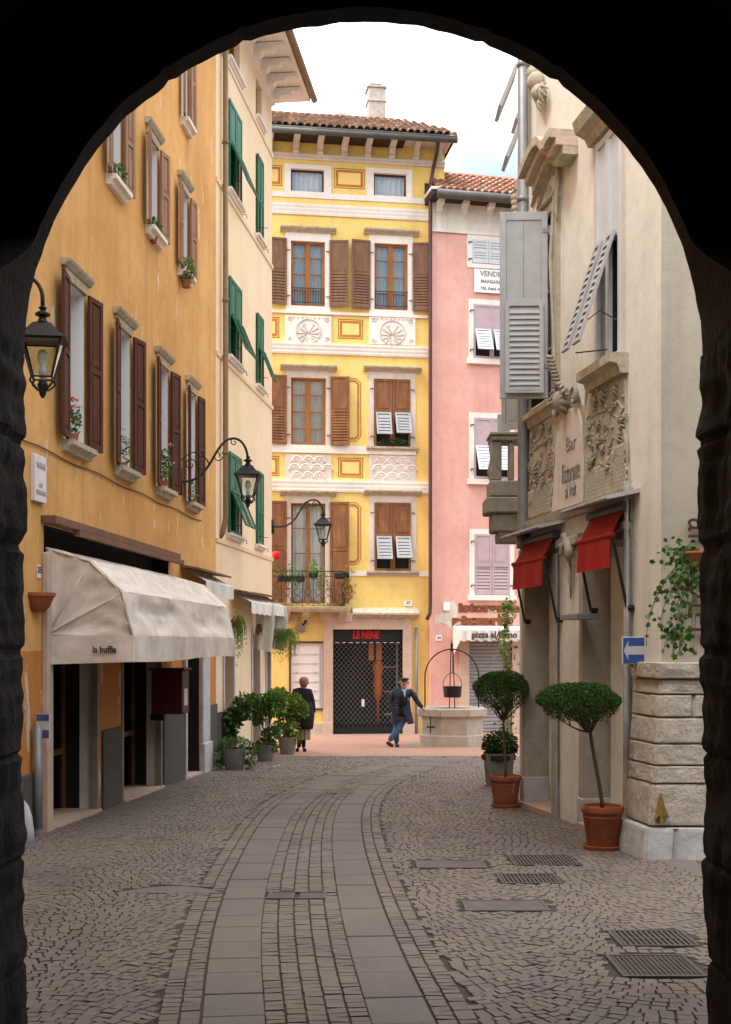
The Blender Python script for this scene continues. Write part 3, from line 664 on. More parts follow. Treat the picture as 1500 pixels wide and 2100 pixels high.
for z in (5.2, 8.0, 10.9, 13.1): b.tube([FC.P(u, z-.03, .09), FC.P(u, z+.03, .09)], .062, 8)
b.build('downpipe', 'brownpipe', ch, smooth=True)
b = MB(); b.box(FC, 0, .5, -1, .45, 0, .04); b.build('plinth', 'granite', ch)
# ---------------------------------------------------------------- yellow house
yh = thing('yellow_house', 'four storey yellow house with painted panels, brown shutters and a tiled roof facing the street', 'house', (0, 34, gz(34)))
Y = FY
def yu(px, n=0): return Y.u(px, n)
def yr(x0, y0, x1, y1, n=0):      # photo rectangle -> (u0,u1,z0,z1)
    return (Y.u(x0, n), Y.u(x1, n), Y.z((x0+x1)/2, y1, n), Y.z((x0+x1)/2, y0, n))
YT = 15.62; YU0, YU1 = Y.u(470), Y.u(912)
def ybox(name, mat, x0, y0, x1, y1, n0, n1, parent=None, **k):
    u0, u1, z0, z1 = yr(x0, y0, x1, y1, 0); return MB().box(Y, u0, u1, z0, z1, n0, n1).build(name, mat, parent or yh, **k)
WY = [dict(r=yr(597, 347, 665, 393), k='attic'), dict(r=yr(767, 356, 834, 402), k='attic'),
      dict(r=yr(597, 495, 667, 628), k='top'), dict(r=yr(768, 500, 837, 636), k='top2'),
      dict(r=yr(597, 775, 669, 913), k='mid'), dict(r=yr(767, 778, 842, 917), k='shut'),
      dict(r=yr(597, 1032, 668, 1238), k='door'), dict(r=yr(768, 1031, 843, 1171), k='shut')]
shopd = yr(683, 1291, 826, 1506); case = yr(597, 1319, 663, 1453)
w = MB(); wall_holes(w, Y, YU0, YU1, -1.5, YT, [d['r'] for d in WY]+[shopd, case]); shellbox(w, Y, YU0, YU1, -1.5, YT, 8); w.build('wall', 'yellow', yh)
def yband(x0, x1, ya, yb, n, mat='white', name='band', lines=0):
    # ya,yb rows at px 720
    z0, z1 = Y.z(720, yb), Y.z(720, ya); u0, u1 = Y.u(x0), Y.u(x1); mb = MB()
    if lines:
        h = (z1-z0)/lines
        for i in range(lines): mb.extr(Y, [(0, z0+i*h), (n*(.45+.55*i/lines), z0+i*h), (n*(.6+.55*i/lines), z0+i*h+h*.5), (n*(.6+.55*i/lines), z0+(i+1)*h-.004), (0, z0+(i+1)*h-.004)], u0, u1)
    else: mb.box(Y, u0, u1, z0, z1, 0, n)
    return mb.build(name, mat, yh)
yband(470, 883, 424, 446, .09, lines=3); yband(470, 880, 707, 729, .09, lines=3); yband(470, 880, 986, 1010, .09, lines=3)
yband(470, 883, 400, 411, .03); yband(470, 912, 322, 334, .1, 'relief', 'cornice_moulding', 2); yband(470, 880, 642, 647.5, .05); yband(470, 853, 915, 931, .05); yband(845, 880, 1171, 1181, .03, 'white'); yband(690, 757, 1171, 1181, .03, 'white')
# attic surrounds, relief panels, painted frames
for x0, x1, a, b, c, d in ((584, 680, 597, 665, 338, 401), (752, 846, 767, 834, 346, 409)):
    zl = [yr(x0, c, x1, d), yr(a, c+9, b, d-8)]
    s = MB(); (u0, u1, z0, z1), h = zl; q = .022; hr = [w_['r'] for w_ in WY if w_['k'] == 'attic' and abs(w_['r'][0]-Y.u(a)) < .1][0]
    s.box(Y, u0, hr[0], z0, z1, 0, q); s.box(Y, hr[1], u1, z0, z1, 0, q); s.box(Y, hr[0], hr[1], hr[3], z1, 0, q); s.box(Y, hr[0], hr[1], z0, hr[2], 0, q); s.build('window_surround', 'white', yh)
def pframe(x0, y0, x1, y1):
    u0, u1, z0, z1 = yr(x0, y0, x1, y1); mb = MB(); t = .055
    for i, (g_, w_, mt) in enumerate(((0, .02, 'brownmid'), (.045, .065, 'ochrepaint'))):
        mb = MB(); a, b, c, d = u0+g_, u1-g_, z0+g_, z1-g_
        mb.box(Y, a, b, c, c+w_, .0, .004); mb.box(Y, a, b, d-w_, d, .0, .004); mb.box(Y, a, a+w_, c+w_, d-w_, 0, .004); mb.box(Y, b-w_, b, c+w_, d-w_, 0, .004); o = mb.build('painted_frame', mt, yh)
    MB().box(Y, u0+.115, u1-.115, z0+.115, z1-.115, 0, .003).build('painted_panel', 'creampaint', yh)
for r in ((686, 346, 748, 387), (530, 338, 579, 380), (694, 655, 745, 695), (530, 650, 573, 692), (694, 939, 745, 979), (530, 935, 573, 976)): pframe(*r)
for y0, y1 in ((775, 905), (1030, 1158)):      # painted octagonal frames half behind the shutters
    u0, u1, z0, z1 = yr(686, y0, 741, y1); c = .14
    for g_, w_, mt, th in ((0, .02, 'brownmid', .004), (.05, .06, 'ochrepaint', .0045)):
        mb = MB(); P_ = lambda e: [(u0+e, z0+e), (u1-c-e*.4, z0+e), (u1-e, z0+c+e*.4), (u1-e, z1-c-e*.4), (u1-c-e*.4, z1-e), (u0+e, z1-e)]
        a, b = P_(g_), P_(g_+w_)
        for i in range(5): mb.prism(Y, [a[i], a[i+1], b[i+1], b[i]], 0, th)
        mb.build('painted_frame', mt, yh)
def palmette(x0, y0, x1, y1):
    u0, u1, z0, z1 = yr(x0, y0, x1, y1); MB().box(Y, u0, u1, z0, z1, 0, .03).build('relief_panel', 'white', yh); mb = MB()
    cu, cz = (u0+u1)/2, z0+(z1-z0)*.28; r = (z1-z0)*.44; n = .035
    for s in (-1, 1):
        mb.tube([Y.P(cu+s*(r*1.05*math.sin(t)), cz+r*.35-r*1.05*math.cos(t)*.95+.0, n) for t in [PI*i/14 for i in range(15)]], .022, 5)
        for k in range(6):
            a = math.radians(12+k*27); mb.tube([Y.P(cu+s*r*q*math.sin(a+.25*q)*.92, cz+r*q*math.cos(a+.25*q)*.92, n) for q in (.15, .4, .65, .85, 1)], [.012, .02, .026, .028, .015], 5)
            q = .98; mb.tube(spiral(Y, cu+s*r*.88*math.sin(a+.25), cz+r*.88*math.cos(a+.25), n, .05, .8, .012, steps=8), .012, 4)
        for e in (0, 1): mb.tube(spiral(Y, cu+s*(u1-u0)*.4, z0+.1+e*(z1-z0-.2), n, .07, 1.1, .015, start=PI/2*e, sgn=s, steps=12), .017, 4)
        for k in range(5): mb.tube(spiral(Y, cu+s*(.05+k*(u1-u0)*.095), z1-.07, n, .032, .7, .012, steps=7), .011, 4)
    mb.build('relief_ornament', 'relief', yh, smooth=True)
def scales(x0, y0, x1, y1):
    u0, u1, z0, z1 = yr(x0, y0, x1, y1); MB().box(Y, u0, u1, z0, z1, 0, .03).build('relief_panel', 'relief', yh); mb = MB(); W_ = (u1-u0-.2)/3.5; H = (z1-z0-.08)/3
    for j in range(3):
        for i in range(4 if j % 2 else 3):
            cu = u0+.1+W_*(i+.5)+(0 if j % 2 else W_*.25)+ (0 if j % 2 else .0); cz = z0+.06+j*H
            for rr, t_ in ((.5, .018), (.33, .013)):
                mb.tube([Y.P(cu+W_*rr*math.cos(a), cz+H*rr*1.7*math.sin(a), .034) for a in [PI*q/9 for q in range(10)]], t_, 5)
            mb.tube([Y.P(cu, cz+.02, .03), Y.P(cu, cz+H*.45, .035)], .012, 4)
    mb.build('relief_ornament', 'white', yh, smooth=True)
palmette(585, 648, 680, 703); palmette(757, 651, 852, 707); scales(585, 932, 680, 986); scales(757, 934, 852, 987)
# windows
def ysh(wn, u, z0, z1, w_, side, mat, ang=8, style='pl', split=.5):
    a = math.radians(ang); f = Fr(Y.P(u, z0, .05), Y.a*math.cos(a)*side+Y.c*math.sin(a), (0, 0, 1), Y.c*math.cos(a)-Y.a*math.sin(a)*side); return shutter(wn, mat, f, w_, z1-z0, style, split=split, sw=.055, slat=.075)
def hinges(wn, u, z0, z1, s):
    mb = MB()
    for q in (.15, .85): z = z0+(z1-z0)*q; mb.tube([Y.P(u, z, .03), Y.P(u+s*.09, z, .07), Y.P(u+s*.09, z-.05, .07)], .012, 4)
    mb.build('hinge', 'iron', wn)
for d in WY:
    u0, u1, z0, z1 = d['r']; k = d['k']
    if k == 'attic': window(yh, Y, u0, u1, z0, z1, dep=.14, fmat='redsh', rmat='white', nx=1, nzz=1, glass='glass', fw=.045, curtain=True); continue
    wn = window(yh, Y, u0, u1, z0, z1, dep=.12, fmat='woodframe' if k != 'door' else 'brownmid', rmat='white', nx=2, nzz=4 if k != 'mid' else 4, curtain=k != 'shut', fw=.07)
    x0_, x1_ = u0-.15, u1+.15; ht = z1+.33 if k[:3] == 'top' else z1+.30
    s = MB(); q = .025; zb = z0-.15 if k != 'door' else z0
    if k[:3] == 'top': zb = Y.z(720, 642)
    s.box(Y, x0_, u0, zb, ht-.1, 0, q); s.box(Y, u1, x1_, zb, ht-.1, 0, q); s.box(Y, u0, u1, z1, ht-.1, 0, q)
    if zb < z0: s.box(Y, u0, u1, zb, z0, 0, q)
    s.build('surround', 'white' if k[:3] == 'top' else 'relief', wn)
    s = MB(); s.extr(Y, [(0, ht-.1), (.06, ht-.1), (.09, ht-.05), (.15, ht-.04), (.19, ht), (.19, ht+.035), (0, ht+.05)], u0-.3, u1+.3); s.build('hood', 'hood', wn)
    mt = 'brownsh' if k[:3] == 'top' else 'brownmid'
    if k == 'shut':
        wd = (u1-u0)/2; h = z1-z0; low = z0 > 5.0
        for i in (0, 1):
            f = Fr(Y.P(u0+i*wd+.004, z0, .01), Y.a, (0, 0, 1), Y.c); mb = MB(); sw = .06; w1 = wd-.01
            mb.box(f, 0, sw, 0, h, 0, .04); mb.box(f, w1-sw, w1, 0, h, 0, .04); mb.box(f, sw, w1-sw, h-.07, h, 0, .04); mb.box(f, sw, w1-sw, h*.46, h*.46+.16, 0, .04); mb.box(f, sw, w1-sw, 0, .07, 0, .04); mb.box(f, sw, w1-sw, h*.46+.16, h-.07, .01, .025); mb.box(f, sw+.04, w1-sw-.04, h*.46+.2, h-.11, .004, .034); mb.build('shutter', mt, wn)
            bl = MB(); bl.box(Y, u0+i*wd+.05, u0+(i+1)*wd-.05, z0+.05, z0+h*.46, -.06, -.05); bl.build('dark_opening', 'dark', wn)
            a = math.radians(20 if i == 0 else 26); ff = f.sub(.045+(.0 if i == 0 else .02), h*.5, .05)
            flapobj(wn, 'roller', ff, w1-.08, h*.36, a, sw=.05, slat=.09)
        sill(wn, Y, u0-.22, u1+.22, z0-.12, z0, .13, 'hood'); hinges(wn, u0-.01, z0, z1, -1); hinges(wn, u1+.01, z0, z1, 1)
    else:
        sw_ = Y.u(720)-Y.u(681)
        st = 'pl' if k != 'door' else 'pp'
        ysh(wn, u0-.12, z0-(.0 if k != 'door' else -.02), z1+.04, sw_, -1, mt, 7, st, .5 if k != 'door' else .53); ysh(wn, u1+.12, z0, z1+.04, sw_, 1, mt, 9, st, .5 if k != 'door' else .53)
        hinges(wn, u0-.02, z0, z1, -1); hinges(wn, u1+.02, z0, z1, 1)
        if k[:3] == 'top':
            r_ = MB(); 
            for q in (.06, .28): r_.tube([Y.P(u0, z0+(z1-z0)*q, -.01), Y.P(u1, z0+(z1-z0)*q, -.01)], .01, 4)
            for i in range(13): uu = u0+(u1-u0)*(i+.5)/13; r_.tube([Y.P(uu, z0+.06*(z1-z0), -.01), Y.P(uu, z0+.28*(z1-z0), -.01)], .006, 4)
            r_.build('window_rail', 'iron', wn)
# eaves, corbels, gutter, roof
EO = .85; ez = YT
e = MB(); e.box(Y, YU0, YU1+.1, ez, ez+.05, -.3, EO); eo = e.build('eaves', 'relief', yh)
for i, px in enumerate((553, 607, 656, 706, 754, 803, 852, 898)):
    u = Y.u(px); z = ez; b = MB(); b.extr(Y, [(0, z-.37), (.1, z-.38), (.17, z-.34), (.14, z-.27), (.22, z-.22), (.26, z-.14), (.45, z-.11), (.6, z-.07), (.62, z), (0, z)], u-.085, u+.085); b.build('corbel', 'relief', eo, bevel=.01)
gl, gr = Y.u(470, EO), Y.u(937, EO); gzl = Y.z(745, 276, EO+.05)
b = MB(); b.tube([Y.P(gl, gzl, EO+.06), Y.P(gr, gzl, EO+.06)], .085, 10); b.tube([Y.P(gl, gzl+.07, EO+.1), Y.P(gr, gzl+.07, EO+.1)], .03, 6); b.build('gutter', 'gutter', yh, smooth=True)
def tileroof(fr, u0, u1, zb, nb, rows, pitch, mat, parent, r=.1, sp=.2, hip=None):
    dn, dz = -math.cos(pitch), math.sin(pitch); mb = MB(); L = .34; nrm = (math.sin(pitch), math.cos(pitch))
    k = int((u1-u0)/sp)
    for i in range(k):
        u = u0+(i+.5)*sp
        for j in range(rows):
            if hip is not None and j*L > hip(u): break
            s0 = j*L-.02; s1 = (j+1)*L+.06; q = random.uniform(-.012, .012); lift = .02
            for (c_, rr, up) in ((0, r, lift), ):
                i0 = len(mb.v)
                for s_, rad, lf in ((s0, rr*1.0, lift+.02+random.uniform(0, .012)), (s1, rr*.8, .0)):
                    for t in range(7):
                        a = PI*t/6; nn = nb+dn*s_+nrm[0]*(rad*math.sin(a)+lf); zz = zb+dz*s_+nrm[1]*(rad*math.sin(a)+lf)
                        mb.v.append(fr.P(u+q-rad*math.cos(a), zz, nn))
                for t in range(6): mb.f.append((i0+t, i0+t+1, i0+t+8, i0+t+7))
                # thickness at the front edge
                i1 = len(mb.v)
                for t in range(7):
                    a = PI*t/6; rad = rr*.82; nn = nb+dn*s0+nrm[0]*(rad*math.sin(a)+lift); zz = zb+dz*s0+nrm[1]*(rad*math.sin(a)+lift); mb.v.append(fr.P(u+q-rad*math.cos(a), zz, nn))
                for t in range(6): mb.f.append((i0+t, i1+t, i1+t+1, i0+t+1))
    ro = mb.build('roof_tiles', mat, parent, smooth=False, fixn=False)
    return ro
zrf = gzl+.12; pitch = math.radians(28.5); rowsY = 8
b = MB(); L_ = rowsY*.34
b.extr(Y, [(EO+.02, zrf-.02), (EO-L_*math.cos(pitch), zrf+L_*math.sin(pitch)-.02), (-8, zrf), (-8, zrf-.1), (EO, zrf-.06)], YU0, YU1-1.2)
b.face(Y.P(YU1-1.2, zrf-.02, EO), Y.P(gr, zrf-.02, EO), Y.P(YU1-1.2, zrf+L_*math.sin(pitch)-.02, EO-L_*math.cos(pitch)))
b.face(Y.P(gr, zrf-.02, EO), Y.P(gr, zrf-.02, -6), Y.P(YU1-1.2, zrf+L_*math.sin(pitch)-.02, EO-L_*math.cos(pitch)))
b.build('roof', 'soil', yh)
tileroof(Y, YU0+.8, gr, zrf, EO+.06, rowsY, pitch, 'tile', yh, hip=lambda u: (gr-u)*2.6+.05)
rl = (rowsY*.34); b = MB(); b.tube([Y.P(YU0, zrf+.05+rl*math.sin(pitch), EO-rl*math.cos(pitch)), Y.P(YU1-1.2, zrf+.05+rl*math.sin(pitch), EO-rl*math.cos(pitch)), Y.P(gr-.05, zrf+.05, EO-.05)], .1, 8); b.build('ridge_tiles', 'tile', yh)
# chimneys
def chimney(x0, y0, x1, y1, n, mat='brick', cap=True):
    a, b_ = Y.u(x0, n), Y.u(x1, n); z0, z1 = Y.z(x0, y1, n), Y.z(x0, y0, n); m = MB(); m.box(Y, a, b_, z0-.6, z1-.12, n-.5, n)
    m.box(Y, a-.03, b_+.03, z0+.5*(z1-z0), z0+.5*(z1-z0)+.06, n-.53, n+.03); m.box(Y, a-.04, b_+.04, z1-.12, z1-.06, n-.54, n+.04)
    o = m.build('chimney', mat, yh, bevel=.015); c = MB(); c.box(Y, a+.06, b_-.1, z1-.06, z1+.03, n-.4, n-.05); c.build('chimney_cap', 'tile', o)
    return o
chimney(756, 170, 791, 244, -1.9); chimney(690, 230, 716, 243, -1.6)
b = MB()
for x, yt, yb in ((742, 120, 240), (682, 150, 238)):
    n = -2.6; u = Y.u(x, n); z0, z1 = Y.z(x, yb, n), Y.z(x, yt, n); b.tube([Y.P(u, z0-.5, n), Y.P(u, z1, n)], .012, 4)
    for q, l in ((.98, .14), (.9, .18), (.78, .22), (.45, .12), (.25, .3)): b.tube([Y.P(u-l, z0+(z1-z0)*q, n), Y.P(u+l, z0+(z1-z0)*q+.02, n)], .008, 4)
b.build('antenna', 'zinc', yh)
# downpipe between yellow and pink
b = MB(); P3 = lambda px, py, n: Y.P(*Y.at(px, py, n), n)
b.tube([P3(899, 290, .8), P3(897, 312, .55), P3(889, 345, .15), P3(884, 375, .32), P3(883, 410, .38), P3(883, 1240, .38), P3(882, 1258, .38), P3(876, 1270, .42)], .052, 8); b.build('downpipe', 'dkpipe', yh, smooth=True)
b = MB(); b.tube([P3(854.5, 1286, .07), P3(854.5, 1507, .07)], .042, 8); b.build('downpipe', 'zinc', yh, smooth=True)
# ground floor of the yellow house
u0, u1, z0, z1 = shopd
s = MB(); zt = Y.z(720, 1268); s.box(Y, Y.u(663), u0, -1, zt, 0, .06); s.box(Y, u1, Y.u(845), -1, zt, 0, .06); s.box(Y, u0, u1, z1, zt, 0, .06); s.build('shop_surround', 'pinkstone', yh, bevel=.01)
s = MB(); s.box(Y, Y.u(560), Y.u(663)-.01, -1.2, Y.z(620, 1483), 0, .05); s.box(Y, Y.u(660), u0-.004, -1.2, Y.z(670, 1481), .06, .1); s.box(Y, u1+.004, Y.u(850), -1.2, Y.z(830, 1481), .06, .1); s.build('plinth', 'pinkstone', yh, bevel=.01)
s = MB(); s.extr(Y, [(0, zt), (.08, zt), (.14, zt+.07), (.3, zt+.1), (.3, zt+.15), (.05, zt+.3), (0, zt+.3)], Y.u(722), Y.u(857)); s.build('shop_cornice', 'hood', yh)
s = MB(); q = Y.z(600, 1275); s.box(Y, Y.u(540), Y.u(610), q, q+.22, 0, .06); s.box(Y, Y.u(655), Y.u(722), q, q+.26, .065, .1); s.build('lintel', 'pinkstone', yh)
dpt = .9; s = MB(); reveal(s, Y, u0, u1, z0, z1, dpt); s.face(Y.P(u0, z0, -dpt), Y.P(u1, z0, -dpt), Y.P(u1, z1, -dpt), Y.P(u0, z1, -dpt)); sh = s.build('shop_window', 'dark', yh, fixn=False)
zh = Y.z(755, 1317); MB().box(Y, u0, u1, zh, z1, -.16, -.1).build('sign_board', 'black', sh)
text('sign_lettering', 'LE NENE', 'redlet', Y, Y.u(751.5), (zh+z1)/2+.02, -.095, .3, sh, width=Y.u(779)-Y.u(724), bold=.012, shear=.15)
gq = MB(); sp = .13; Wd, Hd = u1-u0, zh-z0
for s_ in (-1, 1):
    k = -int(Hd/sp)-1
    while k*sp < Wd+Hd:
        a = []
        for t in (0, 1):
            zz = z0+Hd*t; uu = u0+k*sp+s_*Hd*t*.85 if s_ > 0 else u0+k*sp-Hd*t*.85+0
            a.append((uu, zz))
        (ua, za), (ub, zb_) = a
        ta, tb = 0, 1; du = ub-ua
        lo, hi = sorted(((u0-ua)/du, (u1-ua)/du)); ta, tb = max(0, lo), min(1, hi)
        if tb > ta: gq.tube([Y.P(ua+du*ta, z0+Hd*ta, -.13), Y.P(ua+du*tb, z0+Hd*tb, -.13)], .0055, 4, False)
        k += 1
gq.build('security_grille', 'steel', sh)
d = MB()
for i in range(10): d.box(Y, u0+.08+i*Wd/10.2, u0+.08+i*Wd/10.2+.1, zh-.02, zh-.005, -.09, -.085)
d.build('roller_slot', 'enamel', sh)
MB().box(Y, u0, u1, z0, z0+.2, -.15, -.1).box(Y, u0, u1, z0+.24, z0+.3, -.15, -.11).build('grille_foot', 'black', sh)
d = MB(); d.box(Y, u1-.12, u1-.06, z0, zh, -.4, -.38)
for q in (.2, .45, .72): d.box(Y, u1-.45, u1-.1, z0+Hd*q, z0+Hd*q+.03, -.6, -.35)
d.build('shelf', 'zinc', sh)
# dress on a stand in the shop window
c_ = Y.P(u0+Wd*.68, 0, -.45); z_ = z0
d = MB(); d.lathe((c_.x, c_.y, 0), [(.03, z_+.1), (.03, z_+.9), (.10, z_+1.0), (.14, z_+1.35), (.1, z_+1.6), (.16, z_+1.85), (.11, z_+2.0), (.04, z_+2.05)], 12); d.build('dress_form', 'manneq', sh, smooth=True)
MB().box(Y, u0+Wd*.55, u0+Wd*.62, z0+Hd*.8, z0+Hd-.02, -.5, -.48).box(Y, u0+Wd*.66, u0+Wd*.74, z0+Hd*.8, z0+Hd-.02, -.5, -.48).build('poster', 'ochrepaint', sh)
MB().box(Y, u0+Wd*.42, u0+Wd*.46, z0+Hd*.3, z0+Hd*.38, -.14, -.12).build('lock', 'enamel', sh)
u0, u1, z0, z1 = case; d = MB(); d.box(Y, u0, u1, z0, z1, -.1, -.06); sc = d.build('display_case', 'enamel', yh)
d = MB(); t = .05; d.box(Y, u0-t, u1+t, z1, z1+t, -.1, .05); d.box(Y, u0-t, u1+t, z0-t, z0, -.1, .05); d.box(Y, u0-t, u0, z0, z1, -.1, .05); d.box(Y, u1, u1+t, z0, z1, -.1, .05); d.build('frame', 'redsh', sc)
d = MB()
for i in range(6):
    z = z0+(z1-z0)*(.1+.14*i+.02); d.box(Y, u0+.05, u1-.1, z, z+.012, -.06, -.045)
    for uu in (u0+.17, u1-.22): d.box(Y, uu-.025, uu+.025, z-.012, z+.024, -.045, -.03)
d.build('rail', 'faint', sc)
MB().box(Y, u1-.09, u1-.075, z0+.1, z1-.1, -.06, -.04).build('divider', 'faint', sc)
# balcony
bu0, bu1 = Y.u(552), Y.u(712, .75); bz = Y.z(640, 1246, .5)
b = MB(); b.extr(Y, [(0, bz-.12), (.7, bz-.12), (.78, bz-.06), (.8, bz), (.8, bz+.03), (0, bz+.03)], bu0, bu1); ba = b.build('balcony', 'hood', yh)
for px in (585, 625, 700): u = Y.u(px); MB().extr(Y, [(0, bz-.45), (.12, bz-.42), (.2, bz-.3), (.5, bz-.2), (.6, bz-.12), (0, bz-.12)], u-.1, u+.1).build('bracket', 'hood', ba)
b = MB(); rn = .74; rz0, rz1 = bz+.06, bz+.98
def rail(pa, pb):
    L = (pb-pa).length; k = int(L/.26)
    b.tube([pa+V((0, 0, rz1)), pb+V((0, 0, rz1))], .018, 5); b.tube([pa+V((0, 0, rz0)), pb+V((0, 0, rz0))], .013, 5); b.tube([pa+V((0, 0, rz1-.14)), pb+V((0, 0, rz1-.14))], .01, 4)
    d_ = (pb-pa).normalized()
    for i in range(k+1):
        p = pa+d_*(L*i/k); b.tube([p+V((0, 0, rz0-.05)), p+V((0, 0, rz1))], .009, 4)
        if i < k:
            c = pa+d_*(L*(i+.5)/k)
            for zz, r_ in ((rz0+.14, .11), (rz0+.36, .09), (rz0+.56, .06)):
                b.tube([c+d_*(r_*math.cos(a))+V((0, 0, zz+r_*math.sin(a))) for a in [2*PI*q/10 for q in range(11)]], .008, 4, False)
pA, pB, pC = Y.P(bu0, 0, rn), Y.P(bu1-.06, 0, rn), Y.P(bu1-.06, 0, .02); rail(pA, pB); rail(pB, pC); b.build('railing', 'iron', ba)
# ---------------------------------------------------------------- pink house
ph = thing('pink_house', 'pink plastered house with lilac shutters and a grey cornice behind the well', 'house', (1.82, 33.98, gz(34)))
P = FP
def pr_(x0, y0, x1, y1): return (P.u(x0), P.u(x1), P.z((x0+x1)/2, y1), P.z((x0+x1)/2, y0))
PT = P.z(960, 410); PU1 = P.u(1200)
PWs = [(pr_(968, 494, 1036, 541), 'small'), (pr_(971, 626, 1046, 736), 'flap'), (pr_(972, 858, 1045, 982), 'flap'), (pr_(973, 1096, 1045, 1219), 'shut')]
pdoor = pr_(962, 1310, 1050, 1502)
w = MB(); pz = P.z(960, 477); wall_holes(w, P, 0, PU1, -1.5, pz, [x[0] for x in PWs]+[pdoor]); shellbox(w, P, 0, PU1, -1.5, PT, 8); w.build('wall', 'pink', ph)
w = MB(); w.box(P, 0, PU1, pz, PT, -.06, .02); w.box(P, 0, PU1, pz-.05, pz+.03, .02, .06); w.build('frieze', 'greywall', ph)
for (u0, u1, z0, z1), k in PWs:
    wn = window(ph, P, u0, u1, z0, z1, dep=.14, rmat='white', fmat='lilac', nx=2, nzz=2)
    s = MB(); t = .14; s.box(P, u0-t, u0, z0-.02, z1+t, 0, .03); s.box(P, u1, u1+t, z0-.02, z1+t, 0, .03); s.box(P, u0, u1, z1, z1+t, 0, .03)
    if k == 'small': s.box(P, u0-t, u1+t, z0-t, z0-.02, 0, .03)
    s.build('surround', 'white', wn)
    if k != 'small': MB().box(P, u0-.19, u1+.19, z0-.17, z0-.02, 0, .1).build('sill', 'white', wn)
    wd = (u1-u0)/2; h = z1-z0
    for i in (0, 1):
        f = Fr(P.P(u0+i*wd+.005, z0, .0), P.a, (0, 0, 1), P.c)
        if k == 'small': shutter(wn, 'palegrey', f, wd-.01, h, 'll', split=.5, slat=.09)
        elif k == 'shut': shutter(wn, 'lilac', f, wd-.01, h, 'pl', split=.5, slat=.09); MB().box(f, .04, wd-.06, h*.46, h*.53, .035, .05).build('latch', 'lilac', wn)
        else:
            mb = MB(); sw = .055; w1 = wd-.01; mb.box(f, 0, sw, 0, h, 0, .035); mb.box(f, w1-sw, w1, 0, h, 0, .035); mb.box(f, sw, w1-sw, h-.06, h, 0, .035); mb.box(f, sw, w1-sw, h*.5, h*.5+.1, 0, .035); mb.box(f, sw, w1-sw, 0, .06, 0, .035); mb.box(f, sw, w1-sw, h*.5+.1, h-.06, .008, .02); mb.build('shutter', 'lilac', wn)
            flapobj(wn, 'palegrey', f.sub(.04, h*.53, .04), w1-.08, h*.45, math.radians(24), sw=.035, slat=.085)
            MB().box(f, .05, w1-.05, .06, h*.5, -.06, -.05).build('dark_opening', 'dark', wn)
    hk = MB()
    for q in (.15, .88):
        for (uu, s_) in ((u0, -1), (u1, 1)): hk.tube([P.P(uu, z0+h*q, .05), P.P(uu+s_*.1, z0+h*q, .05), P.P(uu+s_*.1, z0+h*q-.06, .04)], .014, 4)
    hk.build('hinge', 'iron', wn)
b = MB(); b.box(P, -.15, PU1, PT, PT+.07, -.3, .62); eo = b.build('eaves', 'greywall', ph)
for px in (900, 951, 1003, 1056):
    u = P.u(px); b = MB(); b.extr(P, [(0, PT-.42), (.09, PT-.42), (.12, PT-.26), (.3, PT-.24), (.34, PT-.12), (.52, PT-.1), (.52, PT), (0, PT)], u-.09, u+.09); b.box(P, u-.07, u+.07, pz+.03, PT-.42, .02, .05); b.build('corbel', 'greywall', eo)
gzp = P.z(975, 402, .66); gu0 = P.u(897, .66)
b = MB(); b.tube([P.P(gu0, gzp, .68), P.P(PU1, gzp, .68)], .13, 10); b.build('gutter', 'gutter', ph, smooth=True)
b = MB(); pt = math.radians(31); b.extr(P, [(.66, gzp+.04), (.66-2.0, gzp+.04+2.0*math.tan(pt)), (-6, gzp), (.66, gzp-.02)], gu0-.1, PU1); b.build('roof', 'soil', ph)
tileroof(P, gu0+.05, P.u(1130), gzp+.06, .68, 7, pt, 'tilered', ph, r=.1, sp=.2)
b = MB(); b.tube([P.P(gu0, gzp+.1+2.0*math.tan(pt), .66-2.0), P.P(P.u(1130), gzp+.1+2.0*math.tan(pt), .66-2.0)], .1, 8); b.build('ridge_tiles', 'tilered', ph)
# shopfront of the pink house
u0, u1, z0, z1 = pdoor; s = MB(); s.box(P, P.u(941), u0, -1.2, z1+.05, 0, .05); s.box(P, u1, P.u(1085), -1.2, z1+.05, 0, .05); s.box(P, u0, u1, z1, z1+.05, 0, .05); s.build('door_surround', 'pinkstone', ph)
s = MB(); k = 26; d = (z1-z0)/k
for i in range(k): s.extr(P, [(-.1, z0+i*d), (-.07, z0+i*d+.02), (-.07, z0+i*d+d*.7), (-.1, z0+(i+1)*d)], u0, u1)
s.build('roller_shutter', 'roller', ph)
text('painted_sign', 'istorante', 'rustlet', P, P.u(941)+.0, P.z(990, 1247), .006, .33, ph, width=P.u(1068)-P.u(941), bold=.028, align='LEFT')
text('painted_sign', 'pizzeria', 'rustlet', P, P.u(928)+.0, P.z(990, 1273), .006, .33, ph, width=P.u(1050)-P.u(928), bold=.028, align='LEFT')
b = MB(); pts = [(893, 1262), (905, 1258), (916, 1250), (922, 1236), (930, 1232), (938, 1245), (938, 1262), (936, 1280), (928, 1293), (915, 1280), (903, 1277), (892, 1282)]
b.prism(P, [P.at(*q) for q in pts], 0, .006); b.build('bare_plaster_patch', 'relief', ph)
b = MB(); q = pr_(909, 1235, 922, 1252); b.box(P, *q, 0, .08); b.build('meter_box', 'enamel', ph)
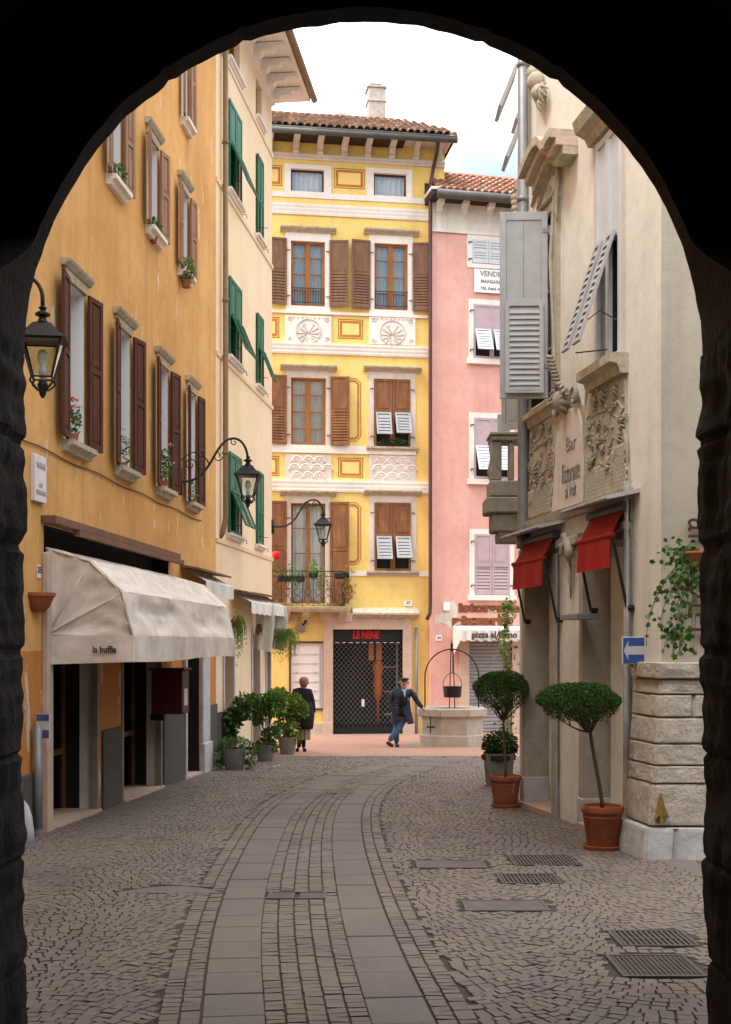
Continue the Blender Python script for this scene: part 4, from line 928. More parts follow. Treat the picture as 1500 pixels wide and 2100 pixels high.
# ---------------------------------------------------------------- grey-beige house on the right
rh = thing('stucco_house', 'grey beige stuccoed house with baroque reliefs and grey shutters along the right side', 'house', (2.75, 11.33, gz(11.33)))
R_ = FR
RE = R_.u(1066); RT = 14
def rpt(px, py, n): return R_.P(*R_.at(px, py, n), n)
def ruz(px, py, n=0): return R_.at(px, py, n)
wb = (R_.u(1278), R_.u(1229), R_.z(1255, 745), R_.z(1229, 300)); wa = (R_.u(1139), R_.u(1090), 4.66, 6.82)
d1 = (R_.u(1141), R_.u(1080), -.75, 2.6); d2 = (R_.u(1290), R_.u(1199), -.75, 2.75)
w = MB(); wall_holes(w, R_, 0, RE, -1, RT, [wa, wb, d1, d2])
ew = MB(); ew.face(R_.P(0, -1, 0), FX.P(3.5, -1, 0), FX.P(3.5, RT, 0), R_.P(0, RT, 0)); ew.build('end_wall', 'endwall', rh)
e1 = R_.P(RE, 0, 0); e2 = V((e1.x+1.6, e1.y+5, 0)); e3 = V((e1.x+6, e1.y+5, 0)); e4 = V((FX.P(3.5, 0, 0).x, 11.33, 0))
for a, b in ((e1, e2), (e2, e3), (e3, V((e4.x+2, e4.y, 0))), (V((e4.x+2, e4.y, 0)), e4)): w.face(a+V((0, 0, -1)), b+V((0, 0, -1)), b+V((0, 0, RT)), a+V((0, 0, RT)))
w.face(*[q+V((0, 0, RT)) for q in (R_.P(0, 0), e1, e2, e3, V((e4.x+2, e4.y, 0)))])
w.build('wall', 'greywall', rh, fixn=False)
# doors
for (u0, u1, z0, z1), dep in ((d1, .30), (d2, .30)):
    j = MB(); j.box(R_, u1-.02, u1+.1, z0, z1+.12, -dep, .035); j.box(R_, u0-.1, u0, z0, z1+.12, -dep, .03); j.box(R_, u0, u1-.02, z1, z1+.12, -dep, .03); dj = j.build('door_surround', 'doorstone', rh, bevel=.008)
    MB().box(R_, u1-.035, u1+.12, z0, .0, -dep, .05).build('base_block', 'whitestone', dj, bevel=.01); MB().box(R_, u0-.12, u0-.001, z0, .0, -dep+.01, .045).build('base_block', 'whitestone', dj, bevel=.01)
    j = MB(); j.box(R_, u0, u1, z0, z1, -dep-.06, -dep); dd = j.build('door', 'greywall', rh); j = MB()
    um = u0+(u1-u0)*.45
    j.box(R_, u0+.04, um-.02, -.1, z1-.1, -dep+.001, -dep+.02); j.box(R_, um+.02, u1-.06, -.1, z1-.1, -dep+.001, -dep+.02); j.build('door_panel', 'greywall', dd)
    f2 = Fr(R_.P(0, 0, 0), V((R_.a.x, R_.a.y, -SL*R_.a.y)), (0, 0, 1), R_.c); j = MB(); j.box(f2, u0-.05, u1+.02, -.5, -.272+.06, -.3, .1); j.build('doorstep', 'marblestep', rh)
for px0, px1 in ((1141, 1150), (1290, 1300)): MB().box(R_, R_.u(px1), R_.u(px0), -1, 2.75, .036, .06).build('pilaster_strip', 'doorstone', rh)
s = MB(); s.box(R_, R_.u(1296), R_.u(1301.5), -.5, 3.3, .061, .08); s.build('conduit', 'whitestone', rh)
# cartouche over the doors
lb = R_.z(1185, 1040); u_n, u_f = R_.u(1300), R_.u(1077)
s = MB(); s.extr(R_, [(0, lb-.1), (.05, lb-.1), (.1, lb-.04), (.12, lb), (0, lb+.02)], u_n, u_f); s.build('cartouche_ledge', 'reliefdark', rh)
s = MB(); s.box(R_, u_n, u_f+.05, lb-.32, lb-.1, 0, .03); s.box(R_, u_n+.02, R_.u(1215), lb-.4, lb-.32, 0, .09); s.box(R_, R_.u(1190), R_.u(1150), lb-.42, lb-.32, 0, .07); s.box(R_, R_.u(1140), u_f, lb-.42, lb-.33, 0, .09); s.build('lintel', 'doorstone', rh, bevel=.01)
s = MB(); s.prism(R_, [ruz(*q) for q in ((1079, 1068), (1079, 870), (1150, 818), (1163, 800), (1190, 800), (1206, 850), (1214, 780), (1284, 738), (1296, 1008))], 0, .03); pn = s.build('relief_panel', 'reliefdark', rh)
s = MB(); s.prism(R_, [ruz(*q) for q in ((1141, 1052), (1147, 965), (1150, 900), (1160, 848), (1178, 838), (1196, 838), (1203, 870), (1205, 930), (1207, 975), (1204, 1032))], .031, .06); s.build('sign_panel', 'relief', rh, bevel=.008)
s = MB(); s.extr(R_, [(0, 0), (.08, 0), (.12, .06), (.2, .08), (.2, .14), (0, .16)], 0, .1)  # placeholder profile for the sloping cornice below
s = MB()
def slopecorn(a, b, n, h):
    (ua, za), (ub, zb) = ruz(*a), ruz(*b); i = len(s.v)
    for (u, z) in ((ua, za), (ub, zb)):
        for q in ((0, -h), (n*.4, -h), (n*.6, -h*.5), (n, -h*.4), (n, 0), (0, .02)): s.v.append(R_.P(u, z+q[1], q[0]))
    s.f.append(tuple(range(i, i+6))); s.f.append(tuple(range(i+11, i+5, -1)))
    for j in range(6): s.f.append((i+j, i+6+j, i+6+(j+1) % 6, i+(j+1) % 6))
slopecorn((1153, 815), (1080, 862), .13, .16); s.build('cornice', 'hood', rh)
for wd, body, px, py, w_ in ((0, 'Bar', 1172, 910, 20), (1, 'Ristorante', 1171.5, 968, 36), (2, 'al Volt', 1171.5, 1006, 22)):
    u, z = ruz(px, py, .06); text('sign_lettering', body, 'greylet', R_, u, z, .064, .24 if wd != 1 else .34, rh, flipu=True, width=abs(R_.u(px-w_/2)-R_.u(px+w_/2)), depth=.004, bold=-.003)
def RS(px, py, n, r0, turns, r1=.015, th=.03, sgn=1, start=0, stretch=1, mb=None):
    u, z = ruz(px, py, 0); pts = spiral(R_, u, z, n, r0, turns, r1, start, 24, sgn, .012); k = len(pts)
    mb.tube(pts, [th*(.4+.8*math.sin(PI*(i+2)/(k+3))) for i in range(k)], 6)
def RCv(p, n, th, mb, seg=12):
    P4 = [R_.P(*ruz(*q), n) for q in p]; pts = bez(*P4, n=seg); mb.tube(pts, [th*(.45+.8*math.sin(PI*(i+1)/(seg+2))) for i in range(seg+1)], 6)
def RL(px, py, n, size, ang, mb, wd=.45):        # acanthus leaf: fan of lobes
    u, z = ruz(px, py)
    for k in range(-2, 3):
        a = ang+k*.42; l = size*(1-.16*abs(k)); pts = [R_.P(u+l*t*math.cos(a), z+l*t*math.sin(a), n+.05*math.sin(PI*t)*size*6) for t in (0, .3, .6, .85, 1)]
        mb.tube(pts, [size*.05, size*.085, size*.09, size*.06, size*.02], 6)
s = MB()
for q in ((1275, 860, .05, .30, .9), (1222, 925, .05, .2, -1.0), (1255, 905, .05, .22, 1.1), (1280, 935, .05, .16, -.9), (1237, 972, .05, .14, 1.1), (1130, 945, .05, .14, -1), (1098, 950, .05, .17, 1), (1105, 900, .05, .14, -.9), (1128, 995, .05, .12, 1), (1092, 990, .05, .12, -1), (1215, 870, .05, .12, 1.2), (1290, 985, .05, .1, 1.2), (1143, 960, .05, .09, 1.2), (1086, 1050, .05, .07, 1), (1206, 1035, .05, .07, 1)):
    RS(q[0], q[1], .024, q[3], abs(q[4]), th=.017, sgn=1 if q[4] > 0 else -1, start=random.random()*6, mb=s)
for p_ in (((1289, 1000), (1300, 900), (1285, 860), (1262, 850)), ((1207, 1040), (1212, 960), (1200, 880), (1210, 780)), ((1144, 1050), (1138, 960), (1150, 900), (1158, 850)), ((1079, 1060), (1090, 990), (1076, 940), (1084, 880)), ((1280, 930), (1270, 990), (1240, 985), (1235, 940)), ((1215, 860), (1240, 830), (1262, 860), (1270, 800)), ((1095, 935), (1110, 900), (1130, 920), (1140, 880)), ((1240, 960), (1225, 900), (1235, 870), (1225, 830)), ((1200, 830), (1220, 850), (1200, 940), (1215, 960)), ((1100, 1000), (1110, 970), (1125, 980), (1132, 940))):
    RCv(p_, .028, .018, s)
for q in ((1270, 790, .16, -1.6), (1245, 800, .18, -1.5), (1228, 815, .16, -1.7), (1120, 870, .15, -1.5), (1100, 885, .14, -1.6), (1135, 870, .12, -1.4), (1105, 975, .18, 2.0), (1122, 1000, .16, 1.2), (1098, 1020, .15, -1.2), (1224, 960, .2, 1.3), (1262, 955, .18, .4), (1282, 870, .16, 1.8), (1240, 905, .16, .3), (1211, 905, .12, 2.6), (1150, 1052, .1, 1.2), (1175, 1045, .09, 1.6), (1198, 1035, .1, 1.2), (1285, 1015, .12, 1.4), (1089, 960, .12, 1.8)):
    RL(q[0], q[1], .025, q[2], q[3], s)
for i in range(70):
    px, py = random.choice(((1085, 1140), (1210, 1290))), 0; x = random.uniform(*px); y = random.uniform(850, 980) if x < 1150 else random.uniform(790, 960)
    u, z = ruz(x, y); ball(s, R_.P(u, z, .035), random.uniform(.012, .03), 6)
# head with a plume in the middle
u, z = ruz(1172, 822); c = R_.P(u, z, .14); i0 = len(s.v); ball(s, c, .085, 12, 1.3)
for k in range(9): a = k*.7; s.tube([c, R_.P(u+.1*math.cos(a), z+.11*math.sin(a), .12), R_.P(u+.13*math.cos(a), z+.15*math.sin(a), .06)], [.05, .035, .01], 6)
for k in range(7): a = -1.2+k*.4; s.tube([R_.P(u+.1*math.sin(a), z+.1*math.cos(a), .12), R_.P(u+.2*math.sin(a), z+.2*math.cos(a), .16), R_.P(u+.24*math.sin(a), z+.22*math.cos(a)-.05, .2)], [.02, .024, .01], 6)
for k in range(9): zz = z+.15+k*.042; ww = .085-.005*k; s.tube([R_.P(u-ww+.05, zz, .13+.01*k), R_.P(u+.05, zz+.02, .17+.012*k), R_.P(u+ww+.05, zz, .13+.01*k)], .022, 5)
RS(1192, 815, .08, .14, 1.1, th=.022, mb=s); RS(1158, 838, .1, .1, 1.1, th=.03, sgn=-1, mb=s)
for i in range(46):
    x, y = random.choice(((random.uniform(1083, 1140), random.uniform(860, 1030)), (random.uniform(1212, 1290), random.uniform(770, 960))))
    RS(x, y, .022, random.uniform(.05, .1), random.uniform(.7, 1.2), th=.014, sgn=random.choice((-1, 1)), start=random.random()*6, mb=s)
for i in range(24):
    x, y = random.choice(((random.uniform(1088, 1138), random.uniform(870, 1040)), (random.uniform(1216, 1285), random.uniform(790, 1000))))
    RL(x, y, .022, random.uniform(.08, .14), random.random()*6, s)
s.build('scrollwork', 'reliefmd', rh, smooth=True)
s = MB()          # trellis in the lower corners
def lattice(poly):
    us = [ruz(*q) for q in poly]; ua, ub = min(q[0] for q in us), max(q[0] for q in us); za = min(q[1] for q in us); zb = max(q[1] for q in us); sp = .052
    def inside(u, z):
        c = False; j = len(us)-1
        for i in range(len(us)):
            if (us[i][1] > z) != (us[j][1] > z) and u < (us[j][0]-us[i][0])*(z-us[i][1])/(us[j][1]-us[i][1])+us[i][0]: c = not c
            j = i
        return c
    n = int((zb-za)/sp*1.0)+1; m = int((ub-ua)/sp)+1
    for i in range(m):
        for j in range(n):
            u = ua+(i+(.5 if j % 2 else 0))*sp; z = za+j*sp*.8
            if inside(u, z): s.prism(R_, [(u-.021, z), (u, z-.03), (u+.021, z), (u, z+.03)], .028, .055)
lattice([(1080, 1066), (1079, 1000), (1120, 985), (1143, 990), (1139, 1052)]); s.build('trellis_relief', 'reliefdark', rh); s = MB(); lattice([(1209, 1030), (1209, 960), (1250, 960), (1290, 880), (1295, 1006)])
s.build('trellis_relief', 'reliefdark', rh)
# right window with tilted flaps
u0, u1, z0, z1 = wb; wn = window(rh, R_, u0, u1, z0, z1, dep=.16, rmat='greywall', fmat='palegrey', nx=2, nzz=2)
sill(wn, R_, u0-.16, u1+.16, z0-.2, z0-.0, .2, 'hood'); s = MB(); s.extr(R_, [(0, z1+.05), (.06, z1+.05), (.1, z1+.13), (.2, z1+.18), (.24, z1+.3), (0, z1+.32)], u0-.18, u1+.18); s.build('hood', 'hood', wn)
s = MB(); s.box(R_, u0-.1, u0, z0, z1+.05, 0, .02); s.box(R_, u1, u1+.1, z0, z1+.05, 0, .02); s.build('surround', 'relief', wn)
wd = (u1-u0)/2; h = z1-z0; rfl = R_
for i in (0, 1):
    ua = u0+i*wd; f = Fr(R_.P(ua+wd, z0, .0), -R_.a, (0, 0, 1), R_.c); mb = MB(); sw = .05; w1 = wd
    mb.box(f, 0, sw, 0, h, 0, .04); mb.box(f, w1-sw, w1, 0, h, 0, .04); mb.box(f, sw, w1-sw, h-.07, h, 0, .04); mb.box(f, sw, w1-sw, h*.52, h*.52+.12, 0, .04); mb.box(f, sw, w1-sw, 0, .07, 0, .04); mb.box(f, sw, w1-sw, h*.52+.12, h-.07, .008, .02); mb.build('shutter', 'palegrey', wn)
    flapobj(wn, 'greysh', f.sub(.07, h*.54, .05), w1-.13, h*.5, math.radians(18), sw=.04, slat=.075)
s = MB(); s.tube([R_.P(u0+.02, z0+.35, .02), R_.P((u0+u1)/2, z0+.55, .12), R_.P(u1, z0+.4, .3)], .007, 4); s.tube([R_.P(u0+wd, z0+.15, .02), R_.P(u0+wd, z0+.1, .38)], .007, 4); s.build('stay', 'iron', wn)
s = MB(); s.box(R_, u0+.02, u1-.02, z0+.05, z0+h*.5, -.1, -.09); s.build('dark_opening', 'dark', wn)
# left window: leaf folded out at a right angle
u0, u1, z0, z1 = wa; wn = window(rh, R_, u0, u1, z0, z1, dep=.22, rmat='dark', fmat='greysh', nx=2, nzz=3)
s = MB(); s.box(R_, u0-.2, u0, z0-.1, z1+.1, 0, .05); s.box(R_, u1, u1+.2, z0-.1, z1+.1, 0, .05); s.box(R_, u0, u1, z1, z1+.1, 0, .05)
s.tube([R_.P(u0-.12, z1+.2, .05), R_.P(u0-.05, z1-.6, .07), R_.P(u0-.1, z0+.6, .05), R_.P(u0-.2, z0+.1, .06)], [.02, .03, .02, .035], 6); s.build('surround', 'reliefdark', wn)
f = Fr(R_.P(u0-.01, z0-.07, .1), V((-1, .03, 0)), (0, 0, 1), V((-.03, -1, 0)))
mb = MB(); h = 2.2; w1 = .56; sw = .075; mb.box(f, 0, sw, 0, h, 0, .04); mb.box(f, w1-sw, w1, 0, h, 0, .04); mb.box(f, sw, w1-sw, 0, .12, 0, .04); mb.box(f, sw, w1-sw, h-.1, h, 0, .04); mb.box(f, sw, w1-sw, 1.06, 1.18, 0, .04); mb.box(f, sw, w1/2-.003, 1.18, h-.1, .012, .028); mb.box(f, w1/2+.003, w1-sw, 1.18, h-.1, .012, .028)
mb.build('shutter', 'greysh', wn, bevel=.004); flapobj(wn, 'greysh', f.sub(sw-.02, 1.13, .045), w1-2*sw+.04, 1.08, math.radians(2), sw=.05, slat=.062, t=.035)
s = MB()
for zz in (.35, 1.95): s.box(f, -.06, .06, zz, zz+.05, .04, .05); s.tube([f.P(-.02, zz-.03, .05), f.P(-.02, zz+.08, .05)], .014, 5)
s.build('hinge', 'zinc', wn)
f = Fr(R_.P(u1+.01, z0-.25, .1), V((-.8, .6, 0)), (0, 0, 1), V((-.6, -.8, 0))); shutter(wn, 'greysh', f, .3, 1.0, 'pp')
# swan-neck pediment
def ped(dx, dy, n1, th, mt):
    front = [R_.at(x+dx, y+dy, n1) for x, y in ((1126, 262), (1119, 272), (1114, 285), (1107, 290), (1100, 279), (1092, 284), (1084, 298), (1076, 316), (1069, 334), (1062, 350))]
    o = MB()
    for (a, b) in zip(front, front[1:]): o.prism(R_, [a, b, (b[0], b[1]-th), (a[0], a[1]-th)], 0, n1)
    return o.build('pediment', mt, rh)
ped(0, 0, .34, .10, 'hood'); ped(15, 15, .26, .10, 'pinkstone'); ped(29, 30, .18, .12, 'hood')
s = MB(); s.box(R_, u0-.22, u1+.25, z1+.1, z1+.62, 0, .04); s.build('tympanum', 'greywall', rh); s = MB()
for q in ((1143, 345, .16, 1.1, 1), (1112, 350, .1, 1.2, -1), (1135, 395, .08, 1, -1), (1108, 395, .1, 1, 1)): RS(q[0], q[1], .05, q[2], q[3], th=.028, sgn=q[4], mb=s)
for p_ in (((1100, 425), (1110, 390), (1118, 360), (1128, 340)), ((1112, 430), (1122, 395), (1130, 370), (1140, 350)), ((1108, 440), (1130, 420), (1145, 400), (1152, 385)), ((1150, 300), (1160, 360), (1148, 400), (1152, 450))): RCv(p_, .06, .026, s)
s.build('stucco_ornament', 'reliefdark', rh, smooth=True); s = MB()
for q in ((1118, 185, .22, -1.6), (1128, 170, .25, -1.5), (1122, 200, .2, -1.7), (1100, 175, .14, 2.5)): RL(q[0], q[1], .05, q[2], q[3], s)
for px, py, r in ((1100, 168, .12), (1106, 190, .1), (1096, 150, .1)): ball(s, rpt(px, py, .08), r, 8)
s.build('stucco_ornament', 'reliefdark', rh, smooth=True)
# scroll bracket between the awnings
s = MB()
for px, py, r, t_ in ((1168, 1112, .1, 1.1), (1163, 1125, .07, -1.1)): RS(px, py, .06, r, abs(t_), th=.03, sgn=1 if t_ > 0 else -1, mb=s)
s.tube([rpt(1167, 1108, .05), rpt(1168, 1140, .1), rpt(1169, 1158, .04)], [.06, .05, .015], 8); s.tube([rpt(1170, 1158, .04), rpt(1169, 1185, .05), rpt(1171, 1205, .04), rpt(1171, 1228, .02)], [.02, .025, .018, .008], 6); s.build('bracket_ornament', 'reliefmd', rh, smooth=True)
b = MB(); up_ = R_.u(1073, .1); b.tube([R_.P(up_, RT, .1), R_.P(up_, 2.98, .1), R_.P(up_, 2.85, .05)], .068, 10)
for z in (9.0, 7.3, 5.2): b.tube([R_.P(up_, z-.03, .1), R_.P(up_, z+.03, .1)], .078, 10)
b.tube([R_.P(up_, 3.05, .1), R_.P(up_, 2.9, .1)], .085, 10); b.build('downpipe', 'zinc', rh, smooth=True)
# far part of the house beyond the downpipe: stone balcony and tilted shutter flaps
FB = fac2(e1.x, e1.y, 1.6, 5, -1)
def bx(n, u, z0_, z1_, l=.9): return None
c = e1; mb = MB(); f = Fr((0, 17.2, 0), (1, 0, 0), (0, 0, 1), (0, -1, 0)); X = lambda px: (px-750)/F*17.2; Z = lambda py: CZ+(HZ-py)/F*17.2
mb.box(f, X(1010), X(1100), Z(1090), Z(1052), -.5, 0); mb.box(f, X(997), X(1100), Z(1052), Z(1020), -.55, .08); mb.box(f, X(1005), X(1100), Z(1018), Z(985), -.5, .02)
mb.extr(Fr(f.P(0, 0, 0), (1, 0, 0), (0, 0, 1), (0, -1, 0)), [(.0, Z(1092)), (-.1, Z(1112)), (-.4, Z(1112)), (-.5, Z(1090))], X(1022), X(1100)); st = mb.build('stone_balcony', 'greystone', rh, bevel=.02)
mb = MB(); mb.box(f, X(1008), X(1100), Z(903), Z(894), -.5, .03); mb.box(f, X(1005), X(1100), Z(893), Z(887), -.52, .06); mb.build('rail', 'greystone', st, bevel=.01)
for (a_, b_, n_) in ((1007, 1030, 0), (1044, 1056, -.02)):
    mb = MB(); mb.box(f, X(a_), X(b_), Z(985), Z(904), -.16, n_-.02); mb.build('baluster', 'greystone', st, bevel=.02)
for k in range(2):
    mb = MB(); mb.lathe((X(1019), 17.5+k*.2, Z(985)), [(.05, 0), (.05, .06), (.09, .18), (.05, .34), (.04, .42), (.06, .5), (.06, .56)], 10); mb.build('baluster', 'greystone', st, smooth=True)
for px, ya, yb, y_ in ((1050, 132, 213, 17.5), (1057, 225, 241, 18.4), (1054, 262, 318, 17.2), (1062, 350, 385, 18.4)):
    zt, zb_ = CZ+(HZ-ya)/F*y_, CZ+(HZ-yb)/F*y_; xx = (px+14-750)/F*y_
    fl = Fr((xx, y_, zt), (0, 1, 0), (0, 0, 1), (-1, 0, 0)); flapobj(rh, 'greysh', fl, .55, (zt-zb_)*1.1+.02, math.radians(22), sw=.05, t=.05)
ball_ = MB(); 
for py in (405, 416, 428, 440): ball(ball_, rayp(1057, py, 17.6), .06, 8)
ball_.build('stucco_ornament', 'reliefdark', rh, smooth=True)
MB().box(f, X(1036), X(1062), Z(885), Z(825), -1.0, -.9).build('shutter', 'greysh', rh)
# end wall lettering: tube letters running downwards
lt = text('wall_lettering', 'al VOLT', 'metlet', FX, arcx(0)*0+(1441-750)/F*11.3-2.75, CZ+(HZ-1187)/F*11.3, .05, .46, rh, width=1.12, rot=-PI/2, depth=.012, bold=-.004)
# stone buttress at the corner
bt = thing('stone_buttress', 'battered buttress of rough pale stone courses at the corner beneath the ivy', 'buttress', (2.9, 11.2, gz(11.2)))
YB = 11.25
rows = [1357, 1393, 1425, 1472, 1526, 1570, 1607, 1692]
def course(z0, z1, o0, o1, seed, mat='rough', joints=()):
    mb = MB(); g_ = .006; z0 += g_; z1 -= g_
    A = V((2.75, 11.33, 0)); fd = R_.a; nn = R_.c
    def fn(a, b):
        z = z0+(z1-z0)*b; o = o0+(o1-o0)*b
        e = -.010*(1-min(1, min(b, 1-b)*18)); L = .62; T = L+1.9; s = a*T
        cor = A+nn*o+V((0, -o*.9, 0))
        if s < L: p = cor+fd*(L-s); dr = nn
        else: p = cor+V((s-L, 0, 0)); dr = V((0, -1, 0))
        d_ = noise.noise(V((s*4, z*5, seed)))*.012+noise.noise(V((s*12, z*14, seed)))*.007+noise.noise(V((s*34, z*38, seed)))*.005+e
        if seed == 11: d_ *= .5
        for j in joints:
            if abs(s-j) < .012: d_ -= .025
        if abs(s-L) < .03: d_ -= .012
        return V((p.x, p.y, z))+dr*d_
    mb.grid(fn, 150, 16); mb.face(*[fn(k/20, 1) for k in range(21)], V((4.6, 11.9, z1)), V((2.9, 12.2, z1)))
    mb.face(*[fn(k/20, 0) for k in range(21)], V((4.6, 11.9, z0)), V((2.9, 12.2, z0)))
    return mb.build('stone_course', mat, bt, auto=28)
yz = lambda py: CZ+(HZ-py)/F*YB
offs = lambda py: .03+.13*(py-1357)/(1692-1357)
for i, (a, b) in enumerate(zip(rows, rows[1:])):
    if i == 0: course(yz(b), yz(a), .06, .06, i)
    else: course(yz(b), yz(a), offs(b)-.02, offs(a)-.02, i, joints=((.95,) if i == 2 else ()))
course(yz(1752)-.06, yz(1694), .23, .2, 11, 'whitestone', joints=(.9,)) 
s = MB(); fa = Fr((0, 11.33-.19, 0), (1, 0, 0), (0, 0, 1), (0, -1, 0)); kx = lambda px: (px-750)/F*11.12; kz = lambda py: CZ+(HZ-py)/F*11.12
s.prism(fa, [(kx(1357), kz(1628)), (kx(1350), kz(1665)), (kx(1345), kz(1680)), (kx(1354), kz(1672)), (kx(1353), kz(1690)), (kx(1361), kz(1690)), (kx(1360), kz(1672)), (kx(1374), kz(1678)), (kx(1366), kz(1660))], -.05, .03); s.build('painted_arrow', 'ochstain', bt)
# ---------------------------------------------------------------- awnings
def quadcloth(mb, a, b, c, d, nu=12, nv=6, sag=.0, wr=.008, nrm=V((1, 0, 0)), seed=0):
    a, b, c, d = map(V, (a, b, c, d))
    def fn(s, t):
        p = (a*(1-s)+b*s)*(1-t)+(d*(1-s)+c*s)*t
        k = math.sin(PI*s)*math.sin(PI*t)
        return p-nrm*(sag*k)+nrm*wr*(noise.noise(V((s*5+seed, t*4, seed)))+.6*noise.noise(V((s*14, t*6, seed+3))))*min(1, 6*min(s, 1-s, t, 1-t)+.1)*2
    mb.grid(fn, nu, nv)
aw1 = thing('shop_awning', 'large cream canvas half dome awning lettered la buffia over the left shop', 'awning', (FO.P(0, 0, 0).x, 13.15, gz(13)))
ua, um, ub = FO.u(93), FO.u(394, .96)-.0, FO.u(480, .96)
prof = [(.02, 2.74), (.5, 2.60), (.86, 2.26), (.97, 1.78)]
can = MB()
us_ = [ua, um, ub]
for i in range(2):
    for j in range(3):
        (n0, z0), (n1, z1) = prof[j], prof[j+1]; nr = FO.c*(z0-z1)+V((0, 0, 1))*(n1-n0); nr.normalize()
        quadcloth(can, FO.P(us_[i], z0, n0), FO.P(us_[i+1], z0, n0), FO.P(us_[i+1], z1, n1), FO.P(us_[i], z1, n1), 22, 8, .05, .02, nr, i*3+j)
for uu, s_ in ((ua, -1), (ub, 1)):
    hub = FO.P(uu, 1.80, .03)
    for j in range(3):
        (n0, z0), (n1, z1) = prof[j], prof[j+1]
        def fn(s, t, n0=n0, z0=z0, n1=n1, z1=z1, j=j):
            e = FO.P(uu, z0, n0)*(1-s)+FO.P(uu, z1, n1)*s; p = hub*(1-t)+e*t
            return p+FO.a*s_*(-.05*math.sin(PI*s)*t*(1-t)*3+.035*noise.noise(V((s*5+j, t*7, 1)))*t)
        can.grid(fn, 10, 12)
can.build('canopy', 'canvas', aw1, smooth=True, fixn=False)
va = MB(); zv0 = 1.50
va.grid(lambda s, t: FO.P(ua, 1.79-.285*t-.03*(1-s)*t, .02+.957*s)+FO.a*(-.02-.012*math.sin(s*9)*t), 20, 6)
va.grid(lambda s, t: FO.P(ua-.02+(ub-ua+.02)*s, 1.79-(.285+.015*math.sin(s*PI*2))*t, .975+.02*t*math.sin(s*31)+.012*math.sin(s*11)*t), 60, 6)
va.grid(lambda s, t: FO.P(ub, 1.79-.285*t, .02+.95*s), 8, 3)
va.build('valance', 'canvas', aw1, smooth=True, fixn=False)
fm = MB()
for uu in us_:
    fm.tube([FO.P(uu, z-.012, n-.012) for n, z in prof], .014, 6)
for n, z in prof[1:]: fm.tube([FO.P(ua, z-.012, n-.012), FO.P(ub, z-.012, n-.012)], .013, 6)
for uu in (ua, ub):
    for n, z in prof[1:]: fm.tube([FO.P(uu, 1.80, .03), FO.P(uu, z-.01, n-.01)], .006, 5)
fm.build('frame', 'canvas2', aw1, smooth=True)
fe = Fr(FO.P(ua-.03, 0, 0), FO.c, (0, 0, 1), -FO.a)
text('awning_lettering', 'la buffia', 'letters', fe, .665, 1.635, .012, .1, aw1, width=.26, depth=.002, bold=.003)
pi_ = MB(); pi_.tube([FO.P(ua-.02, 2.7, .03), FO.P(ua-.02, 1.5, .03)], .018, 6); pi_.build('side_post', 'zinc', aw1)
def smallawn(u0, u1, fr, zt, name, label, n1=.45, z1=.0, curt=True, mat='canvas2', board=True):
    t = thing(name, label, 'awning', tuple(fr.P(u0, 0, 0)[:2])+(gz(fr.P(u0, 0).y),), 'small cream awnings of the shops beyond')
    if board: MB().extr(fr, [(0, zt+.02), (.34, zt-.03), (.34, zt+.0), (0, zt+.06)], u0-.1, u1+.1).build('cover_board', 'brownsh', t)
    m = MB(); quadcloth(m, fr.P(u0, zt, .02), fr.P(u1, zt, .02), fr.P(u1, zt-.2, .4), fr.P(u0, zt-.2, .4), 12, 4, .02, .006, V((0, 0, 1)), u0)
    m.grid(lambda s, q: fr.P(u0+(u1-u0)*s, zt-.2-.2*q-.025*q*abs(math.sin(s*22)), .4+.02*math.sin(s*19)*q), 60, 3); m.build('canopy', mat, t, smooth=True, fixn=False)
    if curt:
        m = MB()
        m.grid(lambda s, q: fr.P(u1-.02+.05*math.sin(s*11+q)*q, zt-.2-.98*q*(.9+.1*s), .04+.40*s+.03*math.sin(q*5)), 14, 8); m.build('side_curtain', mat, t, smooth=True, fixn=False)
    return t
zc1 = FC.z(500, 1218); smallawn(FC.u(474), FC.u(519), FC, zc1, 'shop_awning', 'small cream awning with scalloped edge, nearer one on the cream house'); smallawn(FC.u(521), FC.u(548), FC, FC.z(530, 1222), 'shop_awning', 'small cream awning with hanging side curtain beside the yellow house')
smallawn(FO.u(372), FO.u(434), FO, FO.z(420, 1178), 'shop_awning', 'narrow rolled awning under a brown board past the big dome awning', curt=False)
